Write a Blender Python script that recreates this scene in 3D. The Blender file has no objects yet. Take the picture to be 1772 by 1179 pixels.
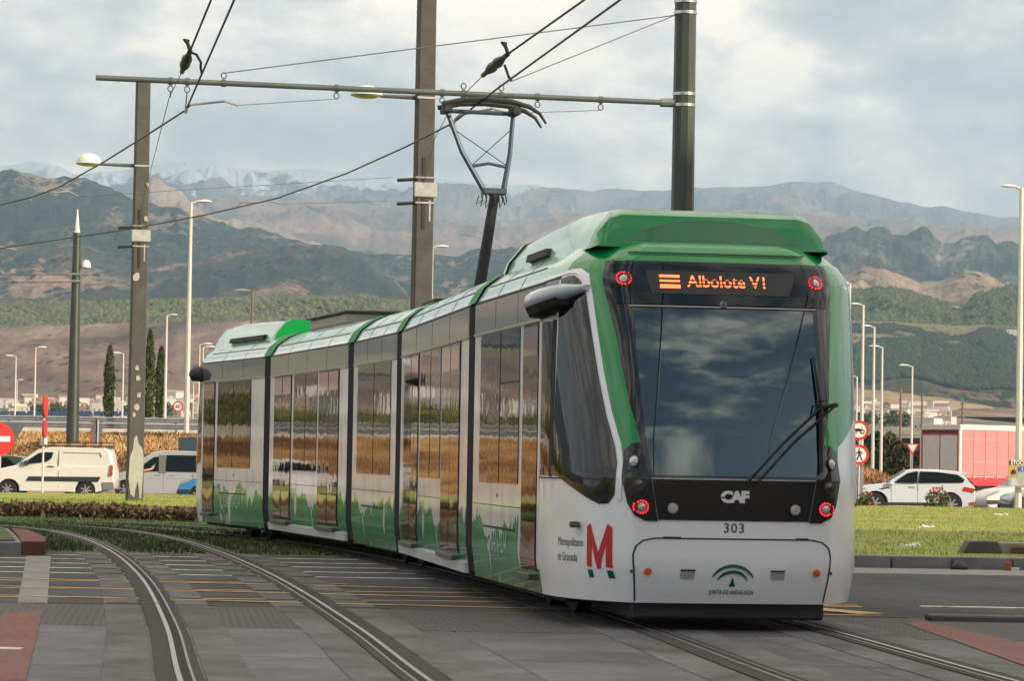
import bpy, bmesh, math, random
import numpy as np
from mathutils import Vector, Matrix
random.seed(7); rng = np.random.default_rng(7)
R = math.radians
scene = bpy.context.scene
COL = scene.collection

# ------------------------------------------------------------------ camera
F_PX, CAM_Z = 5535.0, 1.33
PITCH, ROLL = math.atan(204.5 / F_PX), R(1.0)
cam_d = bpy.data.cameras.new('camera'); cam = bpy.data.objects.new('camera', cam_d); COL.objects.link(cam)
cam_d.sensor_width = 36; cam_d.lens = F_PX / 1772 * 36
cam_d.clip_start = 0.5; cam_d.clip_end = 60000
cam.matrix_world = Matrix.Translation((0, 0, CAM_Z)) @ Matrix.Rotation(math.pi / 2 + PITCH, 4, 'X') @ Matrix.Rotation(ROLL, 4, 'Z')
scene.camera = cam
cam_d.dof.use_dof = False
scene.render.resolution_x, scene.render.resolution_y = 1024, 682

# ------------------------------------------------------------------ sky and sun
SUN_EL, SUN_AZ = R(20), R(127)          # azimuth clockwise from +Y
world = bpy.data.worlds.new('World'); scene.world = world; world.use_nodes = True
wn, wl = world.node_tree.nodes, world.node_tree.links
wn.clear()
def WN(t, **k):
    n = wn.new(t)
    for a, b in k.items(): setattr(n, a, b)
    return n
w_out = WN('ShaderNodeOutputWorld'); w_bg = WN('ShaderNodeBackground'); w_bg.inputs['Strength'].default_value = 0.1
sky = WN('ShaderNodeTexSky', sky_type='NISHITA'); sky.sun_disc = False
sky.sun_elevation = SUN_EL; sky.sun_rotation = SUN_AZ; sky.air_density = 1.0; sky.dust_density = 1.5
tc = WN('ShaderNodeTexCoord')
mp = WN('ShaderNodeMapping'); mp.inputs['Scale'].default_value = (1, 1, 2.1)
wl.new(tc.outputs['Generated'], mp.inputs['Vector'])
def wnoise(scale, detail, rough, dist=0.0, off=0.0):
    n = WN('ShaderNodeTexNoise'); n.noise_dimensions = '4D'
    n.inputs['Scale'].default_value = scale; n.inputs['Detail'].default_value = detail
    n.inputs['Roughness'].default_value = rough; n.inputs['Distortion'].default_value = dist; n.inputs['W'].default_value = off
    wl.new(mp.outputs['Vector'], n.inputs['Vector']); return n
def wmath(op, a, b=None, c=None, clamp=False):
    n = WN('ShaderNodeMath', operation=op); n.use_clamp = clamp
    for i, v in enumerate((a, b, c)):
        if v is None: continue
        if isinstance(v, (int, float)): n.inputs[i].default_value = v
        else: wl.new(v, n.inputs[i])
    return n.outputs[0]
def wramp(fac, stops):
    n = WN('ShaderNodeValToRGB'); wl.new(fac, n.inputs['Fac']); cr = n.color_ramp
    while len(cr.elements) < len(stops): cr.elements.new(0.5)
    for e, (p, c) in zip(cr.elements, stops): e.position = p; e.color = (*c, 1) if len(c) == 3 else c
    return n.outputs['Color']
sep = WN('ShaderNodeSeparateXYZ'); wl.new(tc.outputs['Generated'], sep.inputs['Vector'])
big = wnoise(5.5, 7, 0.55, 0.25, 3.1).outputs['Fac']
puff = wnoise(19, 6, 0.52, 0.15, 7.7).outputs['Fac']
# coverage: a thick bank over the mountains ahead (+Y), broken cloud behind; the low sky to the right is clear
ahead = wmath('MULTIPLY', wmath('ADD', sep.outputs['Y'], 0.72), 0.18)
right = wmath('MULTIPLY', wmath('SUBTRACT', sep.outputs['X'], 0.085), -3.2)
right = wmath('MINIMUM', wmath('MAXIMUM', right, -0.55), 0.0)
lowr = wmath('MULTIPLY', wmath('SUBTRACT', 0.088, sep.outputs['Z']), 17.0, clamp=True)
right = wmath('MULTIPLY', right, lowr)
cov = wmath('ADD', wmath('ADD', wmath('MULTIPLY', big, 0.75), wmath('MULTIPLY', puff, 0.25)), wmath('ADD', ahead, right))
mask = wramp(cov, [(0.50, (0, 0, 0)), (0.62, (1, 1, 1))])
shade = wmath('ADD', wmath('MULTIPLY', wnoise(8.5, 8, 0.6, 0.2, 11.3).outputs['Fac'], 0.6), wmath('MULTIPLY', puff, 0.4))
ccol = wramp(shade, [(0.42, (7.4, 6.9, 6.3)), (0.47, (9.8, 8.9, 7.8)), (0.52, (14.8, 12.9, 10.8)), (0.565, (21.0, 17.8, 14.2))])
mixw = WN('ShaderNodeMix', data_type='RGBA'); wl.new(mask, mixw.inputs['Factor'])
wl.new(sky.outputs['Color'], mixw.inputs['A']); wl.new(ccol, mixw.inputs['B'])
wl.new(mixw.outputs['Result'], w_bg.inputs['Color']); wl.new(w_bg.outputs[0], w_out.inputs['Surface'])

sun_d = bpy.data.lights.new('sun', 'SUN'); sun = bpy.data.objects.new('sun', sun_d); COL.objects.link(sun)
sun_d.energy = 5.0; sun_d.angle = R(0.55); sun_d.color = (1.0, 0.86, 0.68)
SUNV = Vector((math.sin(SUN_AZ) * math.cos(SUN_EL), math.cos(SUN_AZ) * math.cos(SUN_EL), math.sin(SUN_EL)))
sun.rotation_euler = SUNV.to_track_quat('Z', 'Y').to_euler(); sun.location = (60, -60, 60)

scene.view_settings.view_transform = 'Standard'; scene.view_settings.look = 'None'
scene.view_settings.exposure = 0.27; scene.view_settings.gamma = 1.0
scene.view_settings.use_curve_mapping = False
scene.render.engine = 'CYCLES'
scene.cycles.use_denoising = True; scene.cycles.denoising_prefilter = 'ACCURATE'; scene.cycles.use_adaptive_sampling = False
scene.cycles.max_bounces = 6; scene.cycles.diffuse_bounces = 3; scene.cycles.glossy_bounces = 3
scene.cycles.transmission_bounces = 3; scene.cycles.volume_bounces = 0; scene.cycles.transparent_max_bounces = 6
scene.cycles.caustics_reflective = False; scene.cycles.caustics_refractive = False

# ------------------------------------------------------------------ measuring: where the sight line through a photo pixel meets a depth or a level
def sight(x, y):
    a, b = x - 886, 589.5 - y
    c, s = math.cos(ROLL), math.sin(ROLL)
    a2, b2 = a * c - b * s, b * c + a * s
    return Vector((a2, math.cos(PITCH) * F_PX - math.sin(PITCH) * b2, math.sin(PITCH) * F_PX + math.cos(PITCH) * b2))
def at(x, y, Y):
    d = sight(x, y); return Vector((0, 0, CAM_Z)) + d * (Y / d.y)
def lev(x, y, z=0.0):
    d = sight(x, y); return Vector((0, 0, CAM_Z)) + d * ((z - CAM_Z) / d.z)

# ------------------------------------------------------------------ materials
MATS = {}
def mat(name, col, rough=0.6, metal=0.0, var=0.0, vscale=3.0, bump=0.0, bscale=40.0, coat=0.0, spec=None, col2=None, emit=None, estr=0.0, c2t=(0.45, 0.6), ior=None, stretch=(1, 1, 1), stain=None):
    if name in MATS: return MATS[name]
    m = bpy.data.materials.new(name); m.use_nodes = True; MATS[name] = m
    nt = m.node_tree; b = nt.nodes['Principled BSDF']
    b.inputs['Roughness'].default_value = rough; b.inputs['Metallic'].default_value = metal
    b.inputs['Base Color'].default_value = (*col, 1)
    if coat: b.inputs['Coat Weight'].default_value = coat; b.inputs['Coat Roughness'].default_value = 0.06
    if spec is not None: b.inputs['Specular IOR Level'].default_value = spec
    if ior: b.inputs['IOR'].default_value = ior
    if emit: b.inputs['Emission Color'].default_value = (*emit, 1); b.inputs['Emission Strength'].default_value = estr
    if var or bump or col2:
        t = nt.nodes.new('ShaderNodeTexCoord'); mpn = nt.nodes.new('ShaderNodeMapping'); mpn.inputs['Scale'].default_value = stretch
        nt.links.new(t.outputs['Object'], mpn.inputs['Vector'])
    if var or col2:
        n = nt.nodes.new('ShaderNodeTexNoise'); n.inputs['Scale'].default_value = vscale; n.inputs['Detail'].default_value = 8; n.inputs['Roughness'].default_value = 0.62
        nt.links.new(mpn.outputs[0], n.inputs['Vector'])
        r = nt.nodes.new('ShaderNodeValToRGB'); nt.links.new(n.outputs['Fac'], r.inputs['Fac'])
        if col2: a, c = col, col2; r.color_ramp.elements[0].position, r.color_ramp.elements[1].position = c2t
        else:
            a = tuple(max(0, x * (1 - var)) for x in col); c = tuple(min(1, x * (1 + var)) for x in col)
            r.color_ramp.elements[0].position = 0.3; r.color_ramp.elements[1].position = 0.7
        r.color_ramp.elements[0].color = (*a, 1); r.color_ramp.elements[1].color = (*c, 1)
        nt.links.new(r.outputs['Color'], b.inputs['Base Color'])
        if var and not col2 and rough > 0.3:
            mr = nt.nodes.new('ShaderNodeMapRange'); nt.links.new(n.outputs['Fac'], mr.inputs['Value'])
            mr.inputs['To Min'].default_value = max(0, rough - 0.12); mr.inputs['To Max'].default_value = min(1, rough + 0.12)
            nt.links.new(mr.outputs[0], b.inputs['Roughness'])
    if stain:
        ssc, lo, hi = stain; gg = nt.nodes.new('ShaderNodeNewGeometry'); mm = nt.nodes.new('ShaderNodeMapping'); mm.inputs['Scale'].default_value = (1, .6, 1); nt.links.new(gg.outputs['Position'], mm.inputs[0])
        sn = nt.nodes.new('ShaderNodeTexNoise'); sn.inputs['Scale'].default_value = ssc; sn.inputs['Detail'].default_value = 10; sn.inputs['Roughness'].default_value = .68; sn.inputs['Distortion'].default_value = .6; nt.links.new(mm.outputs[0], sn.inputs['Vector'])
        sr = nt.nodes.new('ShaderNodeMapRange'); sr.inputs['From Min'].default_value = .36; sr.inputs['From Max'].default_value = .64; sr.inputs['To Min'].default_value = lo; sr.inputs['To Max'].default_value = hi; nt.links.new(sn.outputs['Fac'], sr.inputs['Value'])
        sm_ = nt.nodes.new('ShaderNodeMix'); sm_.data_type = 'RGBA'; sm_.blend_type = 'MULTIPLY'; sm_.inputs['Factor'].default_value = 1
        src = b.inputs['Base Color'].links[0].from_socket if b.inputs['Base Color'].links else None
        if src: nt.links.new(src, sm_.inputs['A'])
        else: sm_.inputs['A'].default_value = (*col, 1)
        nt.links.new(sr.outputs[0], sm_.inputs['B']); nt.links.new(sm_.outputs['Result'], b.inputs['Base Color'])
    if bump:
        n2 = nt.nodes.new('ShaderNodeTexNoise'); n2.inputs['Scale'].default_value = bscale; n2.inputs['Detail'].default_value = 5
        nt.links.new(mpn.outputs[0], n2.inputs['Vector'])
        bp = nt.nodes.new('ShaderNodeBump'); bp.inputs['Strength'].default_value = min(1, bump); bp.inputs['Distance'].default_value = 0.02
        nt.links.new(n2.outputs['Fac'], bp.inputs['Height']); nt.links.new(bp.outputs['Normal'], b.inputs['Normal'])
    return m

# ------------------------------------------------------------------ mesh helpers
def tag(o, label=None, cat=None, group=None, kind=None):
    if label: o['label'] = label
    if cat: o['category'] = cat
    if group: o['group'] = group
    if kind: o['kind'] = kind
    return o
def link(o, parent=None):
    COL.objects.link(o)
    if parent is not None: o.parent = parent
    return o
def empty(name, loc=(0, 0, 0), rz=0.0, label=None, cat=None, group=None):
    o = bpy.data.objects.new(name, None); COL.objects.link(o); o.location = loc; o.rotation_euler = (0, 0, rz); o.empty_display_size = 0.3
    return tag(o, label, cat, group)
class MB:
    def __init__(s): s.v = []; s.f = []; s.m = []; s.cur = 0; s.mats = []
    def use(s, m):
        if m not in s.mats: s.mats.append(m)
        s.cur = s.mats.index(m); return s
    def add(s, vs, fs):
        o = len(s.v); s.v += [tuple(map(float, p)) for p in vs]
        for f in fs: s.f.append(tuple(i + o for i in f)); s.m.append(s.cur)
        return s
    def box(s, x0, x1, y0, y1, z0, z1):
        return s.add([(x0, y0, z0), (x1, y0, z0), (x1, y1, z0), (x0, y1, z0), (x0, y0, z1), (x1, y0, z1), (x1, y1, z1), (x0, y1, z1)],
                     [(0, 3, 2, 1), (4, 5, 6, 7), (0, 1, 5, 4), (1, 2, 6, 5), (2, 3, 7, 6), (3, 0, 4, 7)])
    def prism(s, poly, fn0, fn1):
        n = len(poly); a = [fn0(*p) for p in poly]; b = [fn1(*p) for p in poly]
        return s.add(a + b, [tuple(range(n))[::-1], tuple(range(n, 2 * n))] + [(i, (i + 1) % n, n + (i + 1) % n, n + i) for i in range(n)])
    def tube(s, pts, r, n=8, cap=True):
        pts = [Vector(p) for p in pts]; rs = r if isinstance(r, (list, tuple)) else [r] * len(pts); vs = []; up = None
        for i, p in enumerate(pts):
            d = (pts[min(i + 1, len(pts) - 1)] - pts[max(i - 1, 0)]).normalized()
            if up is None: up = Vector((0, 0, 1)) if abs(d.z) < 0.9 else Vector((0, 1, 0))
            a = d.cross(up).normalized(); b = a.cross(d).normalized(); up = b
            for k in range(n):
                t = 2 * math.pi * k / n; vs.append(p + (a * math.cos(t) + b * math.sin(t)) * rs[i])
        fs = [(i * n + k, i * n + (k + 1) % n, (i + 1) * n + (k + 1) % n, (i + 1) * n + k) for i in range(len(pts) - 1) for k in range(n)]
        if cap: fs += [tuple(range(n))[::-1], tuple((len(pts) - 1) * n + k for k in range(n))]
        return s.add(vs, fs)
    def lathe(s, prof, n=16, c=(0, 0, 0), ax='z'):
        vs = []
        for r_, z in prof:
            for k in range(n):
                t = 2 * math.pi * k / n; p = (r_ * math.cos(t), r_ * math.sin(t), z)
                if ax == 'y': p = (p[0], p[2], p[1])
                if ax == 'x': p = (p[2], p[0], p[1])
                vs.append((p[0] + c[0], p[1] + c[1], p[2] + c[2]))
        fs = [(i * n + k, i * n + (k + 1) % n, (i + 1) * n + (k + 1) % n, (i + 1) * n + k) for i in range(len(prof) - 1) for k in range(n)]
        fs += [tuple(range(n))[::-1], tuple((len(prof) - 1) * n + k for k in range(n))]
        return s.add(vs, fs)
    def obj(s, name, m=None, parent=None, smooth=False, bevel=0.0, auto=None):
        me = bpy.data.meshes.new(name); me.from_pydata(s.v, [], s.f)
        for mm in (s.mats if s.mats else [m]): me.materials.append(mm)
        if s.mats: me.polygons.foreach_set('material_index', s.m)
        bm = bmesh.new(); bm.from_mesh(me); bmesh.ops.recalc_face_normals(bm, faces=bm.faces)
        if bevel: bmesh.ops.bevel(bm, geom=list(bm.edges), offset=bevel, segments=1, affect='EDGES', clamp_overlap=True)
        bm.to_mesh(me); bm.free()
        if smooth or auto is not None:
            me.polygons.foreach_set('use_smooth', [True] * len(me.polygons))
            if auto is not None: me.set_sharp_from_angle(angle=R(auto))
        return link(bpy.data.objects.new(name, me), parent)
def grid_mesh(name, P, m, parent=None, smooth=True):
    """P: (rows, cols, 3) array"""
    r, c = P.shape[:2]; me = bpy.data.meshes.new(name)
    i = np.arange(r * c).reshape(r, c)
    q = np.stack([i[:-1, :-1], i[:-1, 1:], i[1:, 1:], i[1:, :-1]], -1).reshape(-1, 4)
    me.vertices.add(r * c); me.vertices.foreach_set('co', P.reshape(-1).astype(np.float32))
    me.loops.add(q.size); me.loops.foreach_set('vertex_index', q.reshape(-1).astype(np.int32))
    me.polygons.add(len(q)); me.polygons.foreach_set('loop_start', np.arange(0, q.size, 4, dtype=np.int32)); me.polygons.foreach_set('loop_total', np.full(len(q), 4, np.int32))
    me.update(calc_edges=True); me.validate()
    if smooth: me.polygons.foreach_set('use_smooth', np.ones(len(q), bool))
    me.materials.append(m); return link(bpy.data.objects.new(name, me), parent)
def tri_soup(name, V, m, parent=None, per=3):
    """V: (n, per, 3) loose faces"""
    n = len(V); me = bpy.data.meshes.new(name)
    me.vertices.add(n * per); me.vertices.foreach_set('co', V.reshape(-1).astype(np.float32))
    me.loops.add(n * per); me.loops.foreach_set('vertex_index', np.arange(n * per, dtype=np.int32))
    me.polygons.add(n); me.polygons.foreach_set('loop_start', np.arange(0, n * per, per, dtype=np.int32)); me.polygons.foreach_set('loop_total', np.full(n, per, np.int32))
    me.update(calc_edges=True)
    for mm in (m if isinstance(m, (list, tuple)) else [m]): me.materials.append(mm)
    return link(bpy.data.objects.new(name, me), parent)
def conform(name, poly, fn, off, m, parent, thick=0.012, step=0.06, steps=None):
    """a thin plate with a 2-D outline laid on a curved surface fn(a, b) -> (x, y, z)"""
    bm = bmesh.new(); vs = [bm.verts.new((p[0], p[1], 0)) for p in poly]; f = bm.faces.new(vs); bm.normal_update()
    bmesh.ops.triangulate(bm, faces=[f])
    sa, sb = steps or (step, step)
    for ax, st in ((0, sa), (1, sb)):
        lo = min(p[ax] for p in poly); hi = max(p[ax] for p in poly); k = math.floor(lo / st) + 1
        while k * st < hi:
            co = [0, 0, 0]; co[ax] = k * st; no = [0, 0, 0]; no[ax] = 1
            bmesh.ops.bisect_plane(bm, geom=list(bm.verts) + list(bm.edges) + list(bm.faces), plane_co=co, plane_no=no); k += 1
    bmesh.ops.remove_doubles(bm, verts=bm.verts, dist=1e-5)
    edges = [e for e in bm.edges if e.is_boundary]
    ret = bmesh.ops.extrude_edge_only(bm, edges=edges)
    low = {v for v in ret['geom'] if isinstance(v, bmesh.types.BMVert)}
    for v in bm.verts:
        a, b = v.co.x, v.co.y; h = 1e-3
        p = Vector(fn(a, b)); n = (Vector(fn(a + h, b)) - Vector(fn(a - h, b))).cross(Vector(fn(a, b + h)) - Vector(fn(a, b - h)))
        n.normalize(); v.co = p + n * (off - (thick if v in low else 0))
    me = bpy.data.meshes.new(name); bm.to_mesh(me); bm.free(); me.materials.append(m)
    me.polygons.foreach_set('use_smooth', [True] * len(me.polygons)); me.set_sharp_from_angle(angle=R(35))
    return link(bpy.data.objects.new(name, me), parent)
def text_mesh(s, size, offset=0.0, extr=0.0, space=1.0, sx=1.0):
    cu = bpy.data.curves.new('t', 'FONT'); cu.body = s; cu.size = size; cu.offset = offset; cu.extrude = extr; cu.space_character = space
    cu.align_x = 'CENTER'; cu.align_y = 'CENTER'; cu.resolution_u = 3
    o = bpy.data.objects.new('t', cu); COL.objects.link(o); bpy.context.view_layer.update()
    me = bpy.data.meshes.new_from_object(o.evaluated_get(bpy.context.evaluated_depsgraph_get()))
    bpy.data.objects.remove(o); bpy.data.curves.remove(cu)
    if sx != 1.0:
        for v in me.vertices: v.co.x *= sx
    return me
def text_on(name, s, size, m, parent, fn, off=0.004, **k):
    """flat lettering mapped on a surface: fn(x, y) -> point, lettering centred on (0, 0)"""
    me = text_mesh(s, size, **k)
    for v in me.vertices:
        a, b = v.co.x, v.co.y; h = 1e-3
        p = Vector(fn(a, b)); n = (Vector(fn(a + h, b)) - Vector(fn(a - h, b))).cross(Vector(fn(a, b + h)) - Vector(fn(a, b - h))).normalized()
        v.co = p + n * off
    me.name = name; me.materials.clear(); me.materials.append(m)
    return link(bpy.data.objects.new(name, me), parent)

# value noise, vectorised
_T = rng.random((256, 256))
def vn(x, y):
    xi = np.floor(x).astype(int); yi = np.floor(y).astype(int); fx = x - xi; fy = y - yi
    fx = fx * fx * (3 - 2 * fx); fy = fy * fy * (3 - 2 * fy)
    a = _T[xi & 255, yi & 255]; b = _T[(xi + 1) & 255, yi & 255]; c = _T[xi & 255, (yi + 1) & 255]; d = _T[(xi + 1) & 255, (yi + 1) & 255]
    return (a * (1 - fx) + b * fx) * (1 - fy) + (c * (1 - fx) + d * fx) * fy
def fbm(x, y, o=5, ridged=False):
    s = 0; a = 0.5; t = 0
    for k in range(o):
        n = vn(x * 2 ** k + 17.3 * k, y * 2 ** k + 9.1 * k)
        if ridged: n = 1 - abs(2 * n - 1)
        s = s + a * n; t += a; a *= 0.5
    return s / t

# ================================================================== TERRAIN
def terrain_mat(name, stops, scale, tree=None, tree_scale=0.05, tree_amt=0.5, snow=None, bump=0.6, gully=None):
    """colour by world position: soil/rock patches, dark scrub dots, snow above a height"""
    m = bpy.data.materials.new(name); m.use_nodes = True; nt = m.node_tree; N, Lk = nt.nodes, nt.links; b = N['Principled BSDF']
    b.inputs['Roughness'].default_value = 0.95; b.inputs['Specular IOR Level'].default_value = 0.1
    g0 = N.new('ShaderNodeTexCoord'); g = N.new('ShaderNodeMapping'); g.inputs['Scale'].default_value = (1, .2, 1.15); Lk.new(g0.outputs['Object'], g.inputs[0])   # slopes rise about one in five
    def noise(sc, det=7, rough=0.6, dist=0.0):
        n = N.new('ShaderNodeTexNoise'); n.inputs['Scale'].default_value = sc; n.inputs['Detail'].default_value = det
        n.inputs['Roughness'].default_value = rough; n.inputs['Distortion'].default_value = dist; Lk.new(g.outputs[0], n.inputs['Vector']); return n.outputs['Fac']
    def ramp(f, st):
        r = N.new('ShaderNodeValToRGB'); Lk.new(f, r.inputs['Fac'])
        while len(r.color_ramp.elements) < len(st): r.color_ramp.elements.new(0.5)
        for e, (p, c) in zip(r.color_ramp.elements, st): e.position = p; e.color = (*c, 1)
        return r.outputs['Color']
    def mix(f, a, c):
        x = N.new('ShaderNodeMix'); x.data_type = 'RGBA'; Lk.new(f, x.inputs['Factor'])
        for s, v in (('A', a), ('B', c)):
            if isinstance(v, tuple): x.inputs[s].default_value = (*v, 1)
            else: Lk.new(v, x.inputs[s])
        return x.outputs['Result']
    def math_(op, a, c):
        x = N.new('ShaderNodeMath'); x.operation = op
        for i, v in enumerate((a, c)):
            if isinstance(v, (int, float)): x.inputs[i].default_value = v
            else: Lk.new(v, x.inputs[i])
        return x.outputs[0]
    col = ramp(noise(scale, 14, 0.74, 0.5), stops)
    if tree:
        v = N.new('ShaderNodeTexVoronoi'); v.inputs['Scale'].default_value = tree_scale; Lk.new(g.outputs[0], v.inputs['Vector'])
        dens = math_('MULTIPLY', math_('SUBTRACT', noise(scale * 2.3, 12, 0.72), 0.5 - (tree_amt - 0.5)), 2.2)
        dots = ramp(math_('SUBTRACT', math_('ADD', v.outputs['Distance'], 0.15), dens), [(0.44, (1, 1, 1)), (0.52, (0, 0, 0))])
        tcol = mix(v.outputs['Color'], tree, tuple(min(1, c * 1.6) for c in tree))
        col = mix(dots, col, tcol)
    if snow:
        z0, z1, xfade = snow
        sp = N.new('ShaderNodeSeparateXYZ'); Lk.new(g0.outputs['Object'], sp.inputs[0])
        h = N.new('ShaderNodeMapRange'); Lk.new(sp.outputs['Z'], h.inputs['Value']); h.inputs['From Min'].default_value = z0; h.inputs['From Max'].default_value = z1; h.clamp = False
        xf = N.new('ShaderNodeMapRange'); Lk.new(sp.outputs['X'], xf.inputs['Value']); xf.inputs['From Min'].default_value = xfade[0]; xf.inputs['From Max'].default_value = xfade[1]; xf.inputs['To Max'].default_value = 2.9
        s = math_('SUBTRACT', math_('ADD', h.outputs[0], math_('MULTIPLY', math_('SUBTRACT', noise(scale * 3.5, 10, 0.7, 1.0), 0.5), 5.0)), xf.outputs[0])
        col = mix(ramp(s, [(0.42, (0, 0, 0)), (0.62, (1, 1, 1))]), col, (0.75, 0.78, 0.82))
    Lk.new(col, b.inputs['Base Color'])
    if bump:
        bp = N.new('ShaderNodeBump'); bp.inputs['Strength'].default_value = bump; bp.inputs['Distance'].default_value = 0.12 / scale
        Lk.new(noise(scale * 4, 12, 0.72), bp.inputs['Height']); Lk.new(bp.outputs[0], b.inputs['Normal'])
    return m

def az_cols(n_in, n_l, n_r, a0=-62, a1=32):
    return np.radians(np.concatenate([np.linspace(a0, -9.8, n_l, endpoint=False), np.linspace(-9.8, 9.8, n_in, endpoint=False), np.linspace(9.8, a1, n_r)]))
def hill(name, label, Rk, ridge, foot, m, depth=0.35, rows=70, n_in=520, rough=0.02, gul=0.10, seed=0.0, prof=0.75, back=True, ridge_noise=0.004, relief=1.0):
    """a range seen from the plain: its skyline follows ridge (sight lines), its slopes carry spurs and gullies"""
    az = az_cols(n_in, 130, 50)
    def prof_of(pts):
        a, e = [], []
        for x, y in pts:
            d = sight(x, y); a.append(math.atan2(d.x, d.y)); e.append(d.z / math.hypot(d.x, d.y))
        return a, e
    ra, re = prof_of(ridge); fa, fe = prof_of(foot)
    el = np.interp(az, ra, re); fl = np.interp(az, fa, fe)
    outside = np.clip((np.abs(np.degrees(az)) - 9.6) / 3, 0, 1)
    el = el + outside * (fbm(np.degrees(az) * 0.25 + seed, az * 0 + seed, 4) - 0.5) * 0.02
    el = el + (fbm(np.degrees(az) * 3 + seed, az * 0 + 3.3, 5) - 0.5) * ridge_noise
    zr = CAM_Z + el * Rk; 
    R0 = Rk * (1 - depth); zf = CAM_Z + fl * R0
    t = np.linspace(0, 1, rows)[:, None]
    rad = R0 + (Rk - R0) * t ** 0.9
    base = zf[None] + (zr - zf)[None] * t ** prof
    X = np.degrees(az)[None] * np.ones_like(t); hgt = np.maximum(zr - zf, 1)[None]
    u = X * (Rk * 0.01745)
    big = fbm(u / (Rk * gul * 0.8) + seed, t * 2.2 + u * 0.0 + seed, 5, True)
    fine = fbm(u / (Rk * gul * 0.16) + seed * 2, t * 9 + seed, 4, True)
    env = np.sin(np.pi * np.clip(t, 0, 1)) ** 0.7
    mid = fbm(u / (Rk * gul * 0.35) + seed * 3, t * 4 + seed, 5)
    Z = base + hgt * env * ((big - 0.62) * 0.42 * relief + (mid - .5) * .22 * relief + (fine - 0.6) * 0.10)
    rr = rad + (Rk - R0) * env * (big - 0.5) * 0.3
    Z = np.minimum(Z, CAM_Z + el[None] * rr - hgt * (1 - t) * .03)      # nothing stands above the skyline
    if back:
        t2 = np.linspace(0.15, 1, 6)[:, None]
        rad2 = Rk * (1 + 0.10 * t2) * np.ones_like(X[:1]); Z2 = zr[None] - (hgt * 0.9 + 10) * t2
        rr = np.concatenate([rr * np.ones_like(X), rad2]); Z = np.concatenate([Z, Z2])
    A = np.broadcast_to(az[None], Z.shape)
    P = np.stack([rr * np.sin(A), rr * np.cos(A), Z], -1)
    o = grid_mesh(name, P, m); tag(o, label, None, None, 'structure'); return o, P

m_snow = terrain_mat('far_range_ground', [(0.40, (0.10, 0.10, 0.095)), (0.5, (0.24, 0.19, 0.15)), (0.60, (0.40, 0.31, 0.24))], 0.0008, snow=(1380, 1720, (-4800, 2500)), bump=0.9)
hill('snowy_mountain', 'far snow streaked mountain range under the clouds', 26000,
     [(-9000, 330), (-3000, 300), (-600, 300), (0, 288), (60, 280), (100, 286), (130, 300), (200, 294), (270, 286), (330, 281), (380, 288), (450, 293), (520, 291), (600, 300), (680, 306), (760, 312), (900, 320), (1000, 327), (1150, 328), (1250, 324), (1330, 322), (1400, 313), (1440, 315), (1490, 332), (1560, 350), (1610, 358), (1640, 358), (1700, 372), (1772, 379), (1900, 388), (2500, 430), (6000, 470)],
     [(-9000, 480), (0, 420), (1772, 440), (6000, 500)], m_snow, depth=0.32, rows=110, n_in=700, seed=2.0, prof=0.8, gul=0.045, ridge_noise=0.0018, relief=1.5)
m_tan = terrain_mat('bare_ridge_ground', [(0.38, (0.13, 0.11, 0.085)), (0.5, (0.29, 0.21, 0.155)), (0.62, (0.44, 0.32, 0.23))], 0.0013, tree=(0.03, 0.045, 0.035), tree_scale=0.012, tree_amt=0.36, bump=0.8)
hill('bare_ridge', 'bare tan ridge in front of the snowy range', 17000,
     [(-9000, 420), (0, 380), (250, 352), (330, 344), (420, 340), (520, 348), (620, 350), (700, 362), (760, 372), (860, 380), (960, 372), (1060, 366), (1180, 370), (1300, 362), (1420, 372), (1560, 384), (1700, 396), (1772, 402), (2500, 440), (6000, 480)],
     [(-9000, 480), (0, 450), (1772, 470), (6000, 500)], m_tan, depth=0.3, rows=80, n_in=560, seed=9.0, gul=0.05, ridge_noise=0.003)
m_rock = terrain_mat('crag_ground', [(0.44, (0.035, 0.05, 0.04)), (0.53, (0.12, 0.12, 0.10)), (0.60, (0.40, 0.35, 0.29))], 0.0040, tree=(0.025, 0.045, 0.03), tree_scale=0.02, tree_amt=0.42, bump=1.0)
hill('rocky_crags', 'bluish rocky crags to the right of the tram', 9200,
     [(-9000, 620), (900, 600), (1300, 470), (1400, 432), (1432, 412), (1452, 402), (1478, 398), (1500, 393), (1512, 390), (1530, 397), (1545, 406), (1568, 404), (1585, 399), (1606, 400), (1622, 410), (1650, 424), (1676, 416), (1705, 411), (1725, 422), (1750, 420), (1772, 428), (1900, 440), (2500, 470), (6000, 500)],
     [(-9000, 700), (900, 640), (1300, 500), (1772, 500), (6000, 540)], m_rock, depth=0.2, rows=90, n_in=640, seed=5.0, prof=1.15, gul=0.02, ridge_noise=0.007, relief=1.3)
m_peak = terrain_mat('pale_crag_ground', [(0.35, (0.2, 0.16, 0.13)), (0.5, (0.42, 0.34, 0.27)), (0.62, (0.55, 0.46, 0.37))], 0.004, tree=(0.04, 0.05, 0.035), tree_scale=0.025, tree_amt=0.34, bump=1.0)
hill('pale_rocky_peak', 'pale rocky peak behind the dark wooded slopes', 9800,
     [(-9000, 560), (60, 420), (200, 372), (235, 346), (252, 318), (262, 307), (272, 312), (288, 319), (305, 332), (318, 338), (330, 352), (350, 362), (392, 378), (430, 385), (470, 396), (520, 408), (700, 470), (900, 520), (6000, 640)],
     [(-9000, 600), (0, 470), (400, 470), (900, 560), (6000, 660)], m_peak, depth=0.12, rows=60, n_in=560, seed=12.0, prof=1.2, gul=0.02, ridge_noise=0.005)
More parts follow.
